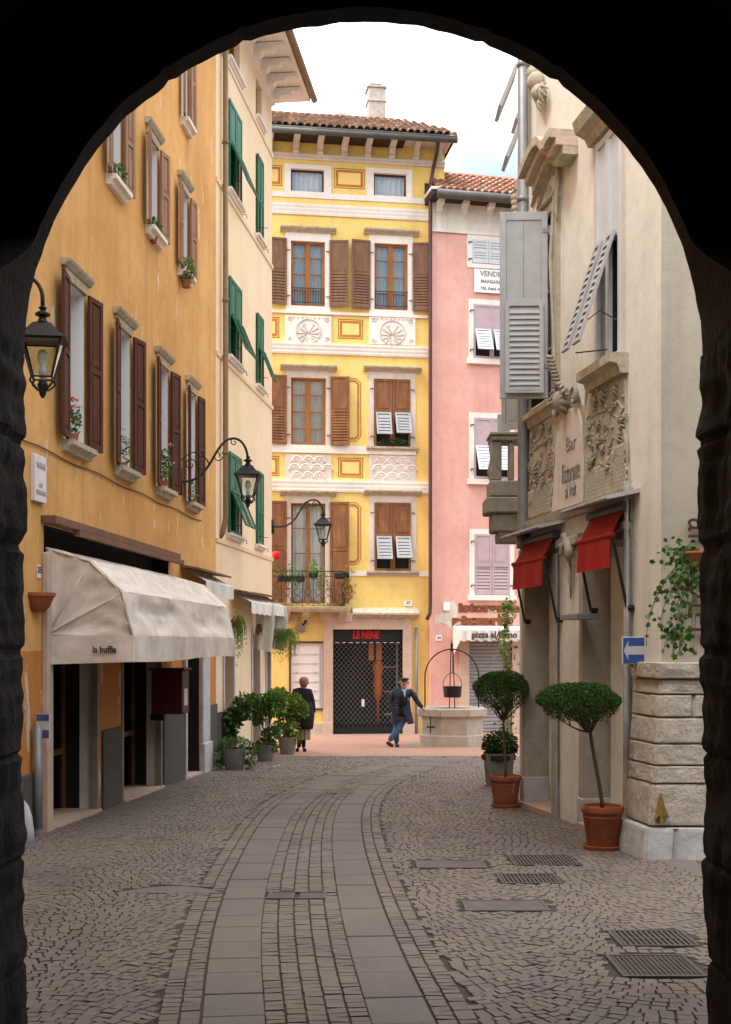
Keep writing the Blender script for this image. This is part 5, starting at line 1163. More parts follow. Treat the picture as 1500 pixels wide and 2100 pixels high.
# red awnings of the restaurant
for pxs, lab, pv, yt in (((1055, 1114), 'small red awning on iron arms over the farther restaurant door', (1077, 1130), 1143), ((1187, 1253), 'small red awning on iron arms over the nearer restaurant door', (1199, 1285), 1096)):
    n = .22; ua_, za_ = R_.at(pxs[1], yt+1, n); ub_, zb_ = R_.at(pxs[0], yt+10 if yt > 1100 else yt+22, n); z_ = za_
    t = thing('door_awning', lab, 'awning', tuple(R_.P(ua_, 0, 0)[:2])+(gz(13),), 'red awnings over the restaurant doors')
    m = MB(); quadcloth(m, R_.P(ua_, z_+.3, .06), R_.P(ub_, z_+.3, .06), R_.P(ub_, z_, n), R_.P(ua_, z_, n), 8, 4, .01, .004, V((0, 0, 1)), 3)
    m.grid(lambda s, q: R_.P(ua_+(ub_-ua_)*s, z_-.32*q, n+.012*math.sin(s*14)*q+.01), 20, 3); m.build('canopy', 'redcloth', t, smooth=True, fixn=False)
    m = MB(); m.tube([R_.P(ua_-.05, z_, n), R_.P(ub_+.05, z_, n)], .028, 8); m.build('front_bar', 'redcloth', t)
    for uu in (ua_-.04, ub_+.04):
        m = MB(); zp = z_-.72; m.tube([R_.P(uu, z_, n), R_.P(uu, zp, .07)], .016, 6); m.tube([R_.P(uu, zp, .07), R_.P(uu, zp, 0)], .035, 6); m.build('arm', 'iron', t)
    m = MB(); m.extr(R_, [(0, z_+.40), (.32, z_+.33), (.36, z_+.335), (.36, z_+.36), (0, z_+.44)], ua_-.22, ub_+.16); m.build('cover_board', 'whitestone', t)
    m = MB(); m.tube([R_.P(ua_-.05, z_+.28, .08), R_.P(ub_+.05, z_+.28, .08)], .05, 8); m.build('roller', 'gutter', t)
m = MB(); q0, q1 = R_.at(1180, 1260, .3), R_.at(1145, 1272, .3); m.box(R_, q0[0], q1[0], q1[1], q1[1]+.06, .02, .28); tag(m.build('metal_bracket', 'zinc', bevel=.005), 'flat grey metal bracket on the wall between the two restaurant doors', 'bracket')
t = thing('shop_awning', 'white scalloped awning lettered pizza al forno over the grey roller shutter', 'awning', (3, 33.6, gz(33.6)))
z_ = P.z(1000, 1292, .7); u0, u1 = P.u(943, .7), P.u(1100, .7); m = MB(); m.grid(lambda s, q: P.P(u0+(u1-u0)*s, z_-.27*q-.05*q*abs(math.sin(s*28)), .7+.03*math.sin(s*56)*q), 110, 3); m.build('valance', 'canvas2', t, smooth=True, fixn=False)
m = MB(); quadcloth(m, P.P(u0, z_+.12, .03), P.P(u1, z_+.12, .03), P.P(u1, z_, .7), P.P(u0, z_, .7), 10, 3, .0, .005, V((0, 0, 1))); m.face(P.P(u0, z_, .7), P.P(u0, z_+.12, .03), P.P(u0, z_-.75, .03), P.P(u0+.02, z_-.3, .7)); m.build('canopy', 'canvas2', t, fixn=False)
text('awning_lettering', 'pizza al forno', 'letters', P, P.u(968, .72), z_-.135, .735, .24, t, width=P.u(1060, .72)-P.u(968, .72), align='LEFT', bold=.007)
# ---------------------------------------------------------------- lanterns
def lantern(top, s, name, label, bracket, rot=0):
    t = thing(name, label, 'street lamp', top, 'wrought iron street lanterns'); T = V(top)
    b = MB()
    for pts, r in bracket: b.tube(pts, r, 6)
    b.build('bracket', 'iron', t, smooth=True)
    c = MB(); r4 = PI/4+rot; w_ = .205*s*math.sqrt(2)
    c.lathe(T, [(.02*s, 0), (.04*s, -.02*s), (.02*s, -.05*s), (.07*s, -.09*s), (.07*s, -.11*s), (.03*s, -.13*s), (.05*s, -.19*s), (.09*s, -.21*s)], 12)
    c.lathe(T, [(.07*s, -.2*s), (.115*s, -.22*s), (.215*s, -.34*s), (.30*s, -.40*s), (.31*s, -.415*s), (.24*s, -.42*s)], 4, r4); c.build('cap', 'iron', t)
    f = MB(); zt, zb, wt, wb_ = -.42*s, -.86*s, .245*s, .125*s; g_ = MB(); cs = []
    for k in range(4):
        a = r4+k*PI/2; d_ = V((math.cos(a), math.sin(a), 0)); cs.append((T+d_*wt+V((0, 0, zt)), T+d_*wb_+V((0, 0, zb)))); f.tube(cs[-1], .012*s, 4)
        f.tube([T+d_*wb_+V((0, 0, zb)), T+d_*wb_*1.15+V((0, 0, zb-.06*s)), T+d_*wb_*.5+V((0, 0, zb-.14*s)), T+V((0, 0, zb-.12*s))], .011*s, 4)
    for k in range(4):
        a, b_ = cs[k], cs[(k+1) % 4]; f.tube([a[0], b_[0]], .012*s, 4); f.tube([a[1], b_[1]], .012*s, 4); g_.face(a[0], b_[0], b_[1], a[1])
    f.lathe(T, [(.012*s, zb-.24*s), (.03*s, zb-.2*s), (.04*s, zb-.14*s), (.05*s, zb-.08*s), (.03*s, zb-.02*s)], 8); f.build('frame', 'iron', t)
    g_.build('glass_pane', 'glassd', t, fixn=False)
    l = MB(); l.lathe(T, [(.035*s, zb), (.035*s, zb+.12*s), (.02*s, zb+.13*s), (.045*s, zb+.2*s), (.05*s, zb+.27*s), (.03*s, zb+.33*s), (.005, zb+.345*s)], 10); l.build('bulb', 'bulb', t, smooth=True)
    for ch_ in t.children:
        if not ch_.name.startswith('bracket'):
            for v_ in ch_.data.vertices: v_.co.z *= .76
    return t
def ringpts(c, a, r, t0, t1, n=16): return [c+a*(r*math.cos(t0+(t1-t0)*i/n))+V((0, 0, r*math.sin(t0+(t1-t0)*i/n))) for i in range(n+1)]
# nearest lantern, hung beside the arch
Y1 = 11.1; T1 = rayp(88, 628, Y1); w0 = FO.P(FO.u(42), rayp(60, 575, Y1).z, .02)
hx = V((1, 0, 0)); c1 = V((T1.x-.22, Y1, rayp(88, 612, Y1).z)); w0 = V((-3.62, Y1, c1.z-.1))
lantern(T1, 1.0, 'wall_lantern', 'largest black iron lantern, nearest one hanging beside the left jamb of the arch', [([T1]+ringpts(c1, hx, .22, 0, PI*.75), .02), (bez(c1+V((-.156, 0, .156)), c1+V((-.35, 0, -.05)), c1+V((-.35, 0, -.3)), w0+V((0, 0, -.35))), .02), ([w0+V((0, 0, -.2)), w0+V((0, 0, -.5))], .05)], rot=.15)
# middle lantern on a scrolled bracket from the orange house
T2 = rayp(509, 935, 19.6); B2 = FO.P(FO.u(364), rayp(364, 995, 19.1).z, .05); ax = (V((T2.x, T2.y, 0))-V((B2.x, B2.y, 0))); L2 = ax.length; ax.normalize()
p = lambda px, py: V((B2.x, B2.y, 0))+ax*((px-364)/(509-364)*L2)+V((0, 0, rayp(px, py, 19.4).z))
br = [(bez(p(364, 993), p(420, 992), p(430, 935), p(452, 912))+bez(p(452, 912), p(470, 888), p(505, 890), p(509, 938)), .02), ([p(364, 965), p(364, 1020)], .035)]
for (px, py, r, sg, st) in ((385, 957, .10, 1, 0), (443, 935, .09, -1, 0), (478, 905, .06, 1, 1), (410, 955, .13, -1, 2)):
    q = p(px, py); br.append(([q+ax*(r*(1-i/20*.75)*math.cos(st+sg*i*.38))+V((0, 0, r*(1-i/20*.75)*math.sin(st+sg*i*.38))) for i in range(19)], .009))
br.append((bez(p(366, 950), p(390, 920), p(415, 930), p(425, 955)), .010)); br.append(([p(363, 950), p(363, 1000)], .02))
lantern(T2, 1.0, 'wall_lantern', 'black iron lantern on a scrolled bracket reaching out from the orange house', br)
T3 = rayp(663, 1049, 28.0); B3 = V((FC.P(CE, 0, 0).x, 27.2, rayp(560, 1083, 27.2).z)); ax3 = V((T3.x-B3.x, T3.y-B3.y, 0)); L3 = ax3.length; ax3.normalize()
p3 = lambda px, py: V((B3.x, B3.y, 0))+ax3*((px-560)/(663-560)*L3)+V((0, 0, rayp(px, py, 27.7).z))
br = [(bez(p3(560, 1084), p3(600, 1086), p3(605, 1065), p3(618, 1045))+bez(p3(618, 1045), p3(632, 1015), p3(662, 1015), p3(664, 1052)), .022), ([p3(560, 1070), p3(560, 1098)], .06)]
for (px, py, r, sg) in ((628, 1037, .1, 1), (645, 1030, .06, -1)):
    q = p3(px, py); br.append(([q+ax3*(r*(1-i/20*.7)*math.cos(sg*i*.35))+V((0, 0, r*(1-i/20*.7)*math.sin(sg*i*.35))) for i in range(19)], .01))
lantern(T3, .98, 'wall_lantern', 'farthest iron lantern, hanging in front of the balcony window of the yellow house', br)
# ---------------------------------------------------------------- signs and small wall things
def plate(name, label, cat, fr, r, n0, n1, mat, words=(), grp=None, lm='letters', flipu=False, size=.1, bolds=0.002):
    u0, u1, z0, z1 = r; m = MB().box(fr, min(u0, u1), max(u0, u1), z0, z1, n0, n1); c = fr.P((u0+u1)/2, z0, n0)
    t = thing(name, label, cat, tuple(c), grp); m.build('plate', mat, t, bevel=.004)
    for body, q, w_, sz in words: text('lettering', body, lm, fr, (u0+u1)/2, z0+(z1-z0)*q, n1+.003, sz, t, width=w_, depth=.002, flipu=flipu, bold=bolds)
    return t
q = (FO.u(63), FO.u(86.5), FO.z(75, 1030), FO.z(75, 935)); wq = q[1]-q[0]
plate('wall_plaque', 'tall white marble plaque on the orange wall under the nearest lantern', 'plaque', FO, q, .0, .05, 'marble', (('VIA FIUME', .78, wq*.8, .09), ('GIA\'', .36, wq*.28, .06), ('CONTRADA LARGA', .2, wq*.85, .06)), lm='faint')
m = MB().box(FO, q[0]+.08, q[1]-.08, q[2]+(q[3]-q[2])*.55, q[2]+(q[3]-q[2])*.56, .05, .053); o = m.build('rule', 'faint', None); o.parent = [x for x in COL.objects if x.name.startswith('wall_plaque')][0]; o.matrix_parent_inverse = o.parent.matrix_world.inverted(); o.location = -o.parent.location
q = (FO.u(75.5), FO.u(83), FO.z(79, 1186), FO.z(79, 1159)); plate('number_plate', 'small white house number plate left of the big cream awning', 'sign', FO, q, 0, .012, 'enamel', (('35', .62, .12, .1),))
q = yr(829, 1232, 846, 1243); plate('number_plate', 'white number plate 37 on the yellow wall under the window', 'sign', Y, q, 0, .02, 'enamel', (('37', .6, .11, .1),))
q = pr_(894, 1303, 906, 1314); plate('number_plate', 'white number plate 39 on the pink wall left of the pizza awning', 'sign', P, q, 0, .02, 'enamel', (('39', .5, .11, .1),))
q = (P.u(972), P.u(1048), P.z(1005, 602), P.z(1005, 554)); h_ = q[3]-q[2]
plate('for_sale_sign', 'white for sale sign with three hand lettered lines on the pink house', 'sign', P, q, .03, .06, 'enamel', (('VENDESI', .80, .75, .2), ('MANSARDA', .47, .72, .13), ('TEL 0464 4477', .17, .74, .11)), lm='greylet', bolds=.004)
# blue arrow sign by the buttress
t = thing('arrow_sign', 'blue square traffic sign with a white arrow pointing left beside the buttress', 'sign', rayp(1300, 1362, 11.7))
f = Fr(rayp(1275, 1362, 11.7), V((1, .25, 0)), (0, 0, 1), V((.25, -1, 0))); sw = .235; sh_ = .262; m = MB(); m.box(f, 0, sw, 0, sh_, 0, .02); m.build('border', 'signwhite', t, bevel=.004)
MB().box(f, .008, sw-.008, .008, sh_-.008, .02, .023).build('plate', 'blue', t); m = MB(); m.prism(f, [(.012, sh_*.5), (.06, sh_*.84), (.055, sh_*.66), (sw-.008, sh_*.66), (sw-.008, sh_*.35), (.055, sh_*.35), (.06, sh_*.14)], .023, .026); m.build('arrow', 'signwhite', t)
MB().tube([f.P(sw*.5, sh_+.01, -.02), f.P(sw*.5, -.03, -.02)], .02, 6).tube([f.P(sw*.5, sh_*.5, -.02), f.P(sw*.9, sh_*.5, -.22)], .012, 5).build('mount', 'zinc', t)
t = thing('direction_sign', 'faded blue and white direction sign on the grey post left of the shop', 'sign', rayp(90, 1513, 12.9)); f = Fr(rayp(76, 1514, 12.8), V((.97, -.25, 0)), (0, 0, 1), V((-.25, -.97, 0)))
MB().box(f, 0, .155, 0, .26, 0, .015).build('border', 'signwhite', t); MB().box(f, .006, .149, .006, .09, .015, .018).build('blue_band', 'violet', t); MB().box(f, .006, .149, .185, .254, .015, .018).build('blue_band', 'violet', t)
t2 = thing('post', 'grey metal post standing at the left edge of the shop doorway', 'post', FO.P(FO.u(78), gz(12.9), .08)); MB().tube([FO.P(FO.u(78, .08), gz(12.9)-.05, .08), FO.P(FO.u(78, .08), .85, .08)], .045, 10).build('pole', 'zinc', t2, smooth=True); MB().tube([FO.P(FO.u(78, .08), gz(12.9)-.02, .08), FO.P(FO.u(78, .08), gz(12.9)+.08, .08)], .052, 10).build('collar', 'zinc', t2)
# white guard stone at the foot of the left wall
m = MB(); c = V((-3.45, 12.3, gz(12.3))); m.lathe(c, [(.11, -.05), (.105, .1), (.085, .25), (.05, .36), (.01, .41)], 14); tag(m.build('guard_stone', 'whitestone', smooth=True), 'rounded white guard stone at the foot of the wall by the left jamb', 'guard stone')
# dark red letter box
t = thing('mail_box', 'dark maroon metal box on the pier between the shop door and the next doorway', 'mail box', FO.P(FO.u(345), FO.z(345, 1463), 0))
ub0, ub1 = FO.u(346, .3), FO.u(388, .05); zb0, zb1 = FO.z(355, 1463, .3), FO.z(355, 1374, .3); m = MB(); m.box(FO, ub0+.0, ub0+.42, zb0, zb1, .05, .5); m.build('box', 'maroonbox', t, bevel=.015); MB().box(FO, ub0-.03, ub0+.46, zb1, zb1+.03, .03, .53).build('lid', 'maroonbox', t); MB().box(FO, ub0+.1, ub0+.3, zb0+.12, zb0+.36, .5, .505).build('notice', 'enamel', t); MB().box(FO, ub0+.15, ub0+.3, zb0-.1, zb0, 0, .2).build('bracket', 'iron', t)
# sconces on the yellow house
t = thing('wall_light', 'boxy grey wall light over the display case', 'lamp', Y.P(Y.u(617), Y.z(617, 1297), 0)); q = yr(607, 1283, 626, 1297, .2)
MB().extr(Y, [(0, q[2]), (.12, q[2]), (.24, q[3]-.03), (.24, q[3]), (0, q[3])], q[0], q[1]).build('housing', 'zinc', t, bevel=.01); MB().tube([Y.P(q[1]-.04, q[3]+.05, .02), Y.P(q[1]+.02, q[3]+.15, .12), Y.P(q[1]+.06, q[3]+.2, .12)], [.05, .07, .06], 8).build('spot_lamp', 'iron', t)
# ---------------------------------------------------------------- plants
def leaves(mb, c, rad, n, size, flat=1.0, shell=0.0, gap=0.0, seed=0, asp=.5, drop=None):
    c = V(c); k = 0; tries = 0
    while k < n and tries < n*8:
        tries += 1
        d = V((random.gauss(0, 1), random.gauss(0, 1), random.gauss(0, 1))).normalized(); r = random.random()**(1/3)
        r = shell+(1-shell)*r
        p = V((d.x*rad[0]*r, d.y*rad[1]*r, d.z*rad[2]*r))
        if gap and noise.noise((c+p)*(2.2/max(rad))+V((seed, 0, 0)))+.35*(1-r) < gap-.5: continue
        q = d+V((random.gauss(0, .6), random.gauss(0, .6), random.gauss(0, .6)+.2))
        mb.leaf(c+p, size*random.uniform(.6, 1.25), q, asp); k += 1
def pot(t, c, r, h, mat='terracotta', saucer=True, rim=True, square=False, soil=True):
    m = MB(); c = V(c)
    if square:
        m.lathe(c, [(r*.82, 0), (r*1.0, h), (r*.93, h), (r*.9, h-.05)], 4, PI/4)
    else:
        pr = [(r*.68, .0), (r*.72, .02), (r*.9, h*.72)]; pr += [(r*.93, h*.74), (r*.90, h*.77), (r*.96, h*.84), (r*1.0, h*.86), (r*1.02, h*.93), (r*1.0, h), (r*.9, h), (r*.86, h*.93)] if rim else [(r, h), (r*.92, h), (r*.9, h-.04)]
        m.lathe(c+V((0, 0, .02 if saucer else 0)), pr, 28)
    o = m.build('pot', mat, t, auto=30)
    if saucer: MB().lathe(c, [(r*.75, -.01), (r*.86, 0), (r*.9, .04), (r*.86, .045), (r*.8, .03)], 28).build('saucer', mat, t, auto=30)
    MB().lathe(c, [(r*.85, h*.8), (r*.86, h-.03), (r*.1, h-.02)], 12).build('soil', 'soil', t)
    return o
def topiary(px, pyb, pr, ph_, crown, label, lean=0, depth=None):
    g_ = gp(px, pyb) if depth is None else V(((px-750)/F*depth, depth, gz(depth))); k = F/g_.y
    t = thing('potted_tree', label, 'potted tree', g_, 'clipped umbrella trees in terracotta pots'); pot(t, g_, pr, ph_)
    cx, cy0, cy1, cw = crown; cc = rayp((cx[0]+cx[1])/2, (cy0+cy1)/2, g_.y); rx = (cx[1]-cx[0])/2/k; rz = (cy1-cy0)/2/k
    base = g_+V((0, 0, ph_)); fk = rayp(cw, cy1+.35*(cy1-cy0)*.5, g_.y); tr = MB()
    tr.tube(bez(base, base+(fk-base)*.3+V((.015, 0, 0)), base+(fk-base)*.7+V((-.01, 0, 0)), fk, 10), [.021-.0005*i for i in range(11)], 8)
    ends = []
    for i in range(16):
        a = 2*PI*i/16+random.random()*.3; rr = random.uniform(.35, .9); e = cc+V((rx*rr*math.cos(a), rx*rr*.9*math.sin(a), -rz*.35)); m1 = fk+(e-fk)*.45+V((0, 0, .06-.1*rr+random.uniform(-.02, .02)))
        tr.tube([fk, fk+(m1-fk)*.5+V((0, 0, -.015)), m1, e], [.012, .010, .007, .003], 5)
        for j in range(2): e2 = m1+V((random.uniform(-.09, .09), random.uniform(-.09, .09), random.uniform(.05, .16))); tr.tube([m1, e2], [.006, .003], 4)
    tr.build('trunk', 'bark', t, smooth=True)
    cr = MB(); sz = .024
    for i in range(15000):
        a = random.random()*2*PI; q = math.sqrt(random.random()); lump = 1+.09*noise.noise(V((math.cos(a)*2.5, math.sin(a)*2.5, g_.x)))*2
        x, y = rx*q*math.cos(a)*lump, rx*.92*q*math.sin(a)*lump; top = rz*.95*(1-q**3.2)**.5; bot = -rz*(.95-.3*q)*(1-q**6)
        bot += rz*.28*noise.noise(V((x*7, y*7, 1)))
        z = top-(top-bot)*random.random()**1.7; bmp = .10*noise.noise(V((x*9, y*9, z*9+g_.x)))+(.06 if random.random() < .03 else 0)
        p_ = cc+V((x, y, z))*(1+bmp); n_ = V((x/rx, y/rx, z/rz*1.2+.25))+V((random.gauss(0, .7), random.gauss(0, .7), random.gauss(0, .7)))
        cr.leaf(p_, sz*random.uniform(.6, 1.3), n_, .5)
    cr.build('crown', 'leafdk', t, fixn=False)
    return t
topiary(1236, 1741, .205, .40, ((1105, 1270), 1399, 1486, 1211), 'clipped umbrella tree with leaning trunk in the large terracotta pot by the buttress')
topiary(1037, 1649, .205, .38, ((971, 1086), 1375, 1462, 1033), 'smaller looking umbrella tree in a terracotta pot at the far corner of the stucco house', depth=15.45)
def shrub(name, label, px, pyb, w_, ph_, potr, mat, leafmat, fol, grp=None, square=False, cat='potted plant', size=.09, depth=None):
    g_ = gp(px, pyb) if depth is None else V(((px-750)/F*depth, depth, gz(depth))); t = thing(name, label, cat, g_, grp); pot(t, g_, potr, ph_, mat, saucer=False, rim=False, square=square)
    m = MB(); st = MB()
    for (cx, cy, rx, rz, n) in fol:
        c = rayp(cx, cy, g_.y); k = g_.y/F; leaves(m, c, (rx*k, rx*k*.8, rz*k), int(n*1.5), size, gap=.32, seed=cx)
        st.tube(bez(g_+V((0, 0, ph_-.03)), g_+V((0, 0, ph_+.1)), (g_+c)/2+V((0, 0, .1)), c, 6), [.012, .011, .010, .008, .007, .005, .004], 5)
        for i in range(7): e = c+V((random.uniform(-1, 1)*rx*k*.8, random.uniform(-.7, .7)*rx*k, random.uniform(-.6, .8)*rz*k)); st.tube([(g_+V((0, 0, ph_))+c)/2, (c+e)/2, e], [.007, .005, .003], 4)
    st.build('stem', 'bark', t, smooth=True); m.build('foliage', leafmat, t, fixn=False); return t
GP = 'planters along the cream house'
shrub('potted_ivy', 'round concrete planter with trailing ivy, nearest in the row beside the cream house', 481, 1578, 0, .38, .22, 'concrete', 'leafmd', [(462, 1540, 24, 22, 260), (503, 1545, 24, 26, 300), (482, 1522, 34, 12, 300), (448, 1565, 14, 14, 90), (512, 1568, 12, 12, 70), (520, 1535, 10, 14, 60)], GP, size=.05)
shrub('potted_shrub', 'dark leafed shrub in the doorway behind the ivy planter', 480, 1565, 0, .3, .17, 'terracotta', 'leafdk', [(478, 1475, 22, 26, 220), (498, 1450, 22, 30, 240), (470, 1500, 18, 18, 130)], GP, size=.10, depth=22.4)
shrub('potted_shrub', 'mid green shrub with glossy leaves in the second concrete planter of the row', 545, 1561, 0, .32, .2, 'concrete', 'leafmd', [(545, 1532, 28, 18, 260), (535, 1458, 28, 34, 330), (560, 1445, 30, 30, 330), (556, 1505, 22, 16, 160), (515, 1440, 16, 20, 120)], GP, size=.095)
shrub('potted_shrub', 'broad light green shrub in the dark planter, farthest of the row beside the woman', 590, 1546, 0, .36, .21, 'concrete', 'leaflt', [(588, 1490, 28, 26, 340), (590, 1445, 36, 28, 460), (616, 1455, 20, 20, 200), (572, 1425, 24, 16, 200), (600, 1515, 18, 16, 130)], GP, size=.10)
shrub('potted_shrub', 'square grey planter with a bushy dark shrub standing by the corner of the stucco house', 1023, 1612, 0, .50, .3, 'concrete', 'leafdk', [(1026, 1522, 38, 25, 900), (1008, 1535, 20, 16, 250), (1048, 1535, 16, 18, 250)], None, square=True, size=.055)
# hanging ferns and the climber by the pizza place
def fern(name, label, c, r, n, drop, mat='leaflt', cat='hanging plant'):
    t = thing(name, label, cat, c); m = MB(); c = V(c)
    for i in range(n):
        a = random.random()*2*PI; rr = r*random.random()**.6; top = c+V((rr*math.cos(a)*.6, rr*math.sin(a)*.6, random.uniform(0, .12))); dz = drop*random.uniform(.3, 1)*(1-.4*rr/r)
        e = top+V((rr*math.cos(a)*.55, rr*math.sin(a)*.5, -dz)); mid = (top+e)/2+V((rr*math.cos(a)*.35, rr*math.sin(a)*.3, dz*.18)); pts = bez(top, top+(mid-top)*.7+V((0, 0, .06)), mid, e, 9)
        for j in range(len(pts)-1):
            for s_ in (0, 1): m.leaf((pts[j]*(.5+.3*s_)+pts[j+1]*(.5-.3*s_)), .055, (pts[j+1]-pts[j]).normalized()+V((random.gauss(0, .5), random.gauss(0, .5), random.gauss(0, .4))), .28)
    m.build('foliage', mat, t, fixn=False); MB().lathe(c, [(.07, -.1), (.11, .02), (.09, .02)], 10).tube([c, c+V((-.05, .05, .25))], .005, 4).build('pot', 'terracotta', t); return t
fern('hanging_fern', 'bright green feathery fern hanging at the corner beside the display case', rayp(580, 1300, 26.6), .32, 170, .85)
fern('hanging_fern', 'trailing green plant hanging in the first doorway of the cream house', rayp(487, 1275, 22.6), .16, 70, 1.0)
fern('hanging_fern', 'small trailing plant between the two side curtains of the cream house', rayp(534, 1292, 25.2), .1, 26, .35)
def vine(name, label, pts, rad, n, mats, cat='climbing plant', size=.1, asp=.6):
    t = thing(name, label, cat, pts[0]); m = MB(); st = MB(); st.tube(pts, [.018]*len(pts), 5)
    for k in range(3): st.tube([p_+V((random.uniform(-.6, .6)*rad, random.uniform(-.4, .4)*rad, 0)) for p_ in pts], .008, 4)
    st.build('stem', 'bark', t)
    ms = [MB() for _ in mats]
    for i in range(n):
        q = random.random()*(len(pts)-1); j = int(q); p_ = pts[j].lerp(pts[j+1], q-j)
        w_ = rad*(.55+.6*noise.noise(V((q*2.1, 3, len(pts))))+.2*math.sin(q*2.3)); d_ = V((random.gauss(0, .5), random.gauss(0, .5), random.gauss(0, .3)))*w_
        random.choice(ms).leaf(p_+d_, size*random.uniform(.6, 1.2), None, asp)
    for mm, mt in zip(ms, mats): mm.build('foliage', mt, t, fixn=False)
    return t
g_ = V((rayp(1040, 1500, 31.5).x, 31.5, gz(31.5))); vine('climbing_plant', 'tall slender variegated climber standing in front of the pizza awning', [g_]+[rayp(x, y, 31.5) for x, y in ((1041, 1450), (1044, 1380), (1038, 1340), (1034, 1310), (1040, 1280), (1043, 1250), (1042, 1232))], .33, 620, ['leafmd', 'leaflt', 'leafdk', 'leafdry'], size=.12)
# window sill flowers of the orange house
def sillpot(px, py, label, mats, n, r, size=.05, fl=None, nfl=0, hh=.25, w_=None, dn=.02):
    u, z = FO.at(px, py, dn); c = FO.P(u, z, dn); t = thing('window_plant', label, 'potted plant', c, 'plants on the window sills'); MB().lathe(c, [(.06, 0), (.08, .12), (.075, .12), (.07, .1)], 12).build('pot', 'terracotta', t)
    m = MB(); leaves(m, c+V((0, 0, .12+hh*.45)), (r, r, hh*.6), n, size, seed=px); m.build('foliage', mats, t, fixn=False)
    if fl:
        f_ = MB()
        for i in range(nfl):
            o = c+V((random.uniform(-r, r)*.8, random.uniform(-r, r)*.8, .12+hh*random.uniform(.55, 1.45)))
            for k in range(9): f_.leaf(o+V((random.gauss(0, .02), random.gauss(0, .02), random.gauss(0, .015))), .035, None, .8)
        f_.build('flowers', fl, t, fixn=False)
sillpot(148, 912, 'red geranium in a terracotta pot on the nearest first floor window sill', 'leafmd', 190, .12, .06, 'flred', 11, .30)
sillpot(250, 968, 'small white flowered plant on the second first floor sill', 'leafmd', 110, .12, .06, 'flpink', 5, .36)
sillpot(334, 1003, 'leafy pink flowered plant on the third first floor sill', 'leafmd', 240, .17, .07, 'flpink', 5, .45)
sillpot(396, 1040, 'small plant on the fourth first floor sill', 'leafdk', 70, .1, .06, None, 0, .3)
sillpot(237, 388, 'broad leafed plant on the nearest second floor sill', 'leafmd', 120, .15, .09, None, 0, .22)
sillpot(313, 498, 'green plant on the middle second floor sill', 'leafmd', 110, .13, .08, None, 0, .22)
sillpot(382, 590, 'grassy light green plant spilling from the far second floor sill', 'leaflt', 420, .16, .06, None, 0, .35, dn=.1)
# half-round terracotta wall planter
u, z = FO.at(72, 1255, .0); c = FO.P(u, z-.0, .0); t = thing('wall_planter', 'half round terracotta wall planter left of the big cream awning', 'planter', c); m = MB(); m.lathe(c, [(.10, 0), (.15, .05), (.2, .16), (.215, .165), (.215, .2), (.19, .2), (.18, .17)], 24); m.build('pot', 'terracotta', t, auto=30); MB().lathe(c, [(.17, .1), (.18, .17), (.02, .18)], 12).build('soil', 'soil', t)
# ivy pot hanging at the right
c = rayp(1432, 1150, 10.2); t = thing('hanging_ivy', 'ivy trailing from a terracotta pot hung beside the right jamb of the arch', 'hanging plant', c); MB().lathe(c, [(.03, -.09), (.06, -.08), (.11, .03), (.125, .06), (.12, .075), (.1, .06)], 20).build('pot', 'terracotta', t, auto=30)
st = MB(); lv = MB(); lv2 = MB()
def ivyleaf(mb, p_, s_):
    d_ = V((random.gauss(0, .35), -1, random.gauss(0, .4))).normalized(); x = d_.cross(V((0, 0, 1))).normalized(); x.rotate(__import__('mathutils').Quaternion(d_, random.uniform(-1.6, 1.6))); y = d_.cross(x); 
    pts = [(0, -.5), (.35, -.45), (.28, -.12), (.6, .05), (.25, .2), (0, .62), (-.25, .2), (-.6, .05), (-.28, -.12), (-.35, -.45)]; mb.face(*[p_+x*(a*s_)+y*(b*s_)+d_*(.08*s_*abs(a)) for a, b in pts])
for i in range(34):
    tx = random.choice([1330, 1350, 1365, 1380, 1390, 1400, 1410, 1425, 1345, 1372]); ty = random.choice([1125, 1180, 1230, 1250, 1290, 1325, 1345]) 
    e = rayp(tx+random.uniform(-10, 10), ty+random.uniform(-12, 12), 10.2+random.uniform(-.15, .25)); a = c+V((0, 0, .06)); m1 = a+V((random.uniform(-.12, .02), random.uniform(-.1, .1), random.uniform(0, .09))); pts = bez(a, m1, V((e.x+random.uniform(-.03, .1), e.y, (a.z+e.z)/2)), e, 12); st.tube(pts, .0025, 4)
    for j in range(2, 13):
        if random.random() < .72: ivyleaf(random.choice((lv, lv, lv2)), pts[j]+V((random.uniform(-.02, .02), random.uniform(-.03, .01), random.uniform(-.02, .02))), random.uniform(.03, .056))
for i in range(70): ivyleaf(random.choice((lv, lv2)), rayp(random.gauss(1385, 17), random.gauss(1298, 14), 10.15), random.uniform(.03, .05))
for i in range(40): ivyleaf(random.choice((lv, lv2)), rayp(random.gauss(1385, 22), random.gauss(1135, 14), 10.15), random.uniform(.03, .05))
st.build('stem', 'bark', t); lv.build('foliage', 'leafmd', t, fixn=False); lv2.build('foliage', 'leafdk', t, fixn=False)
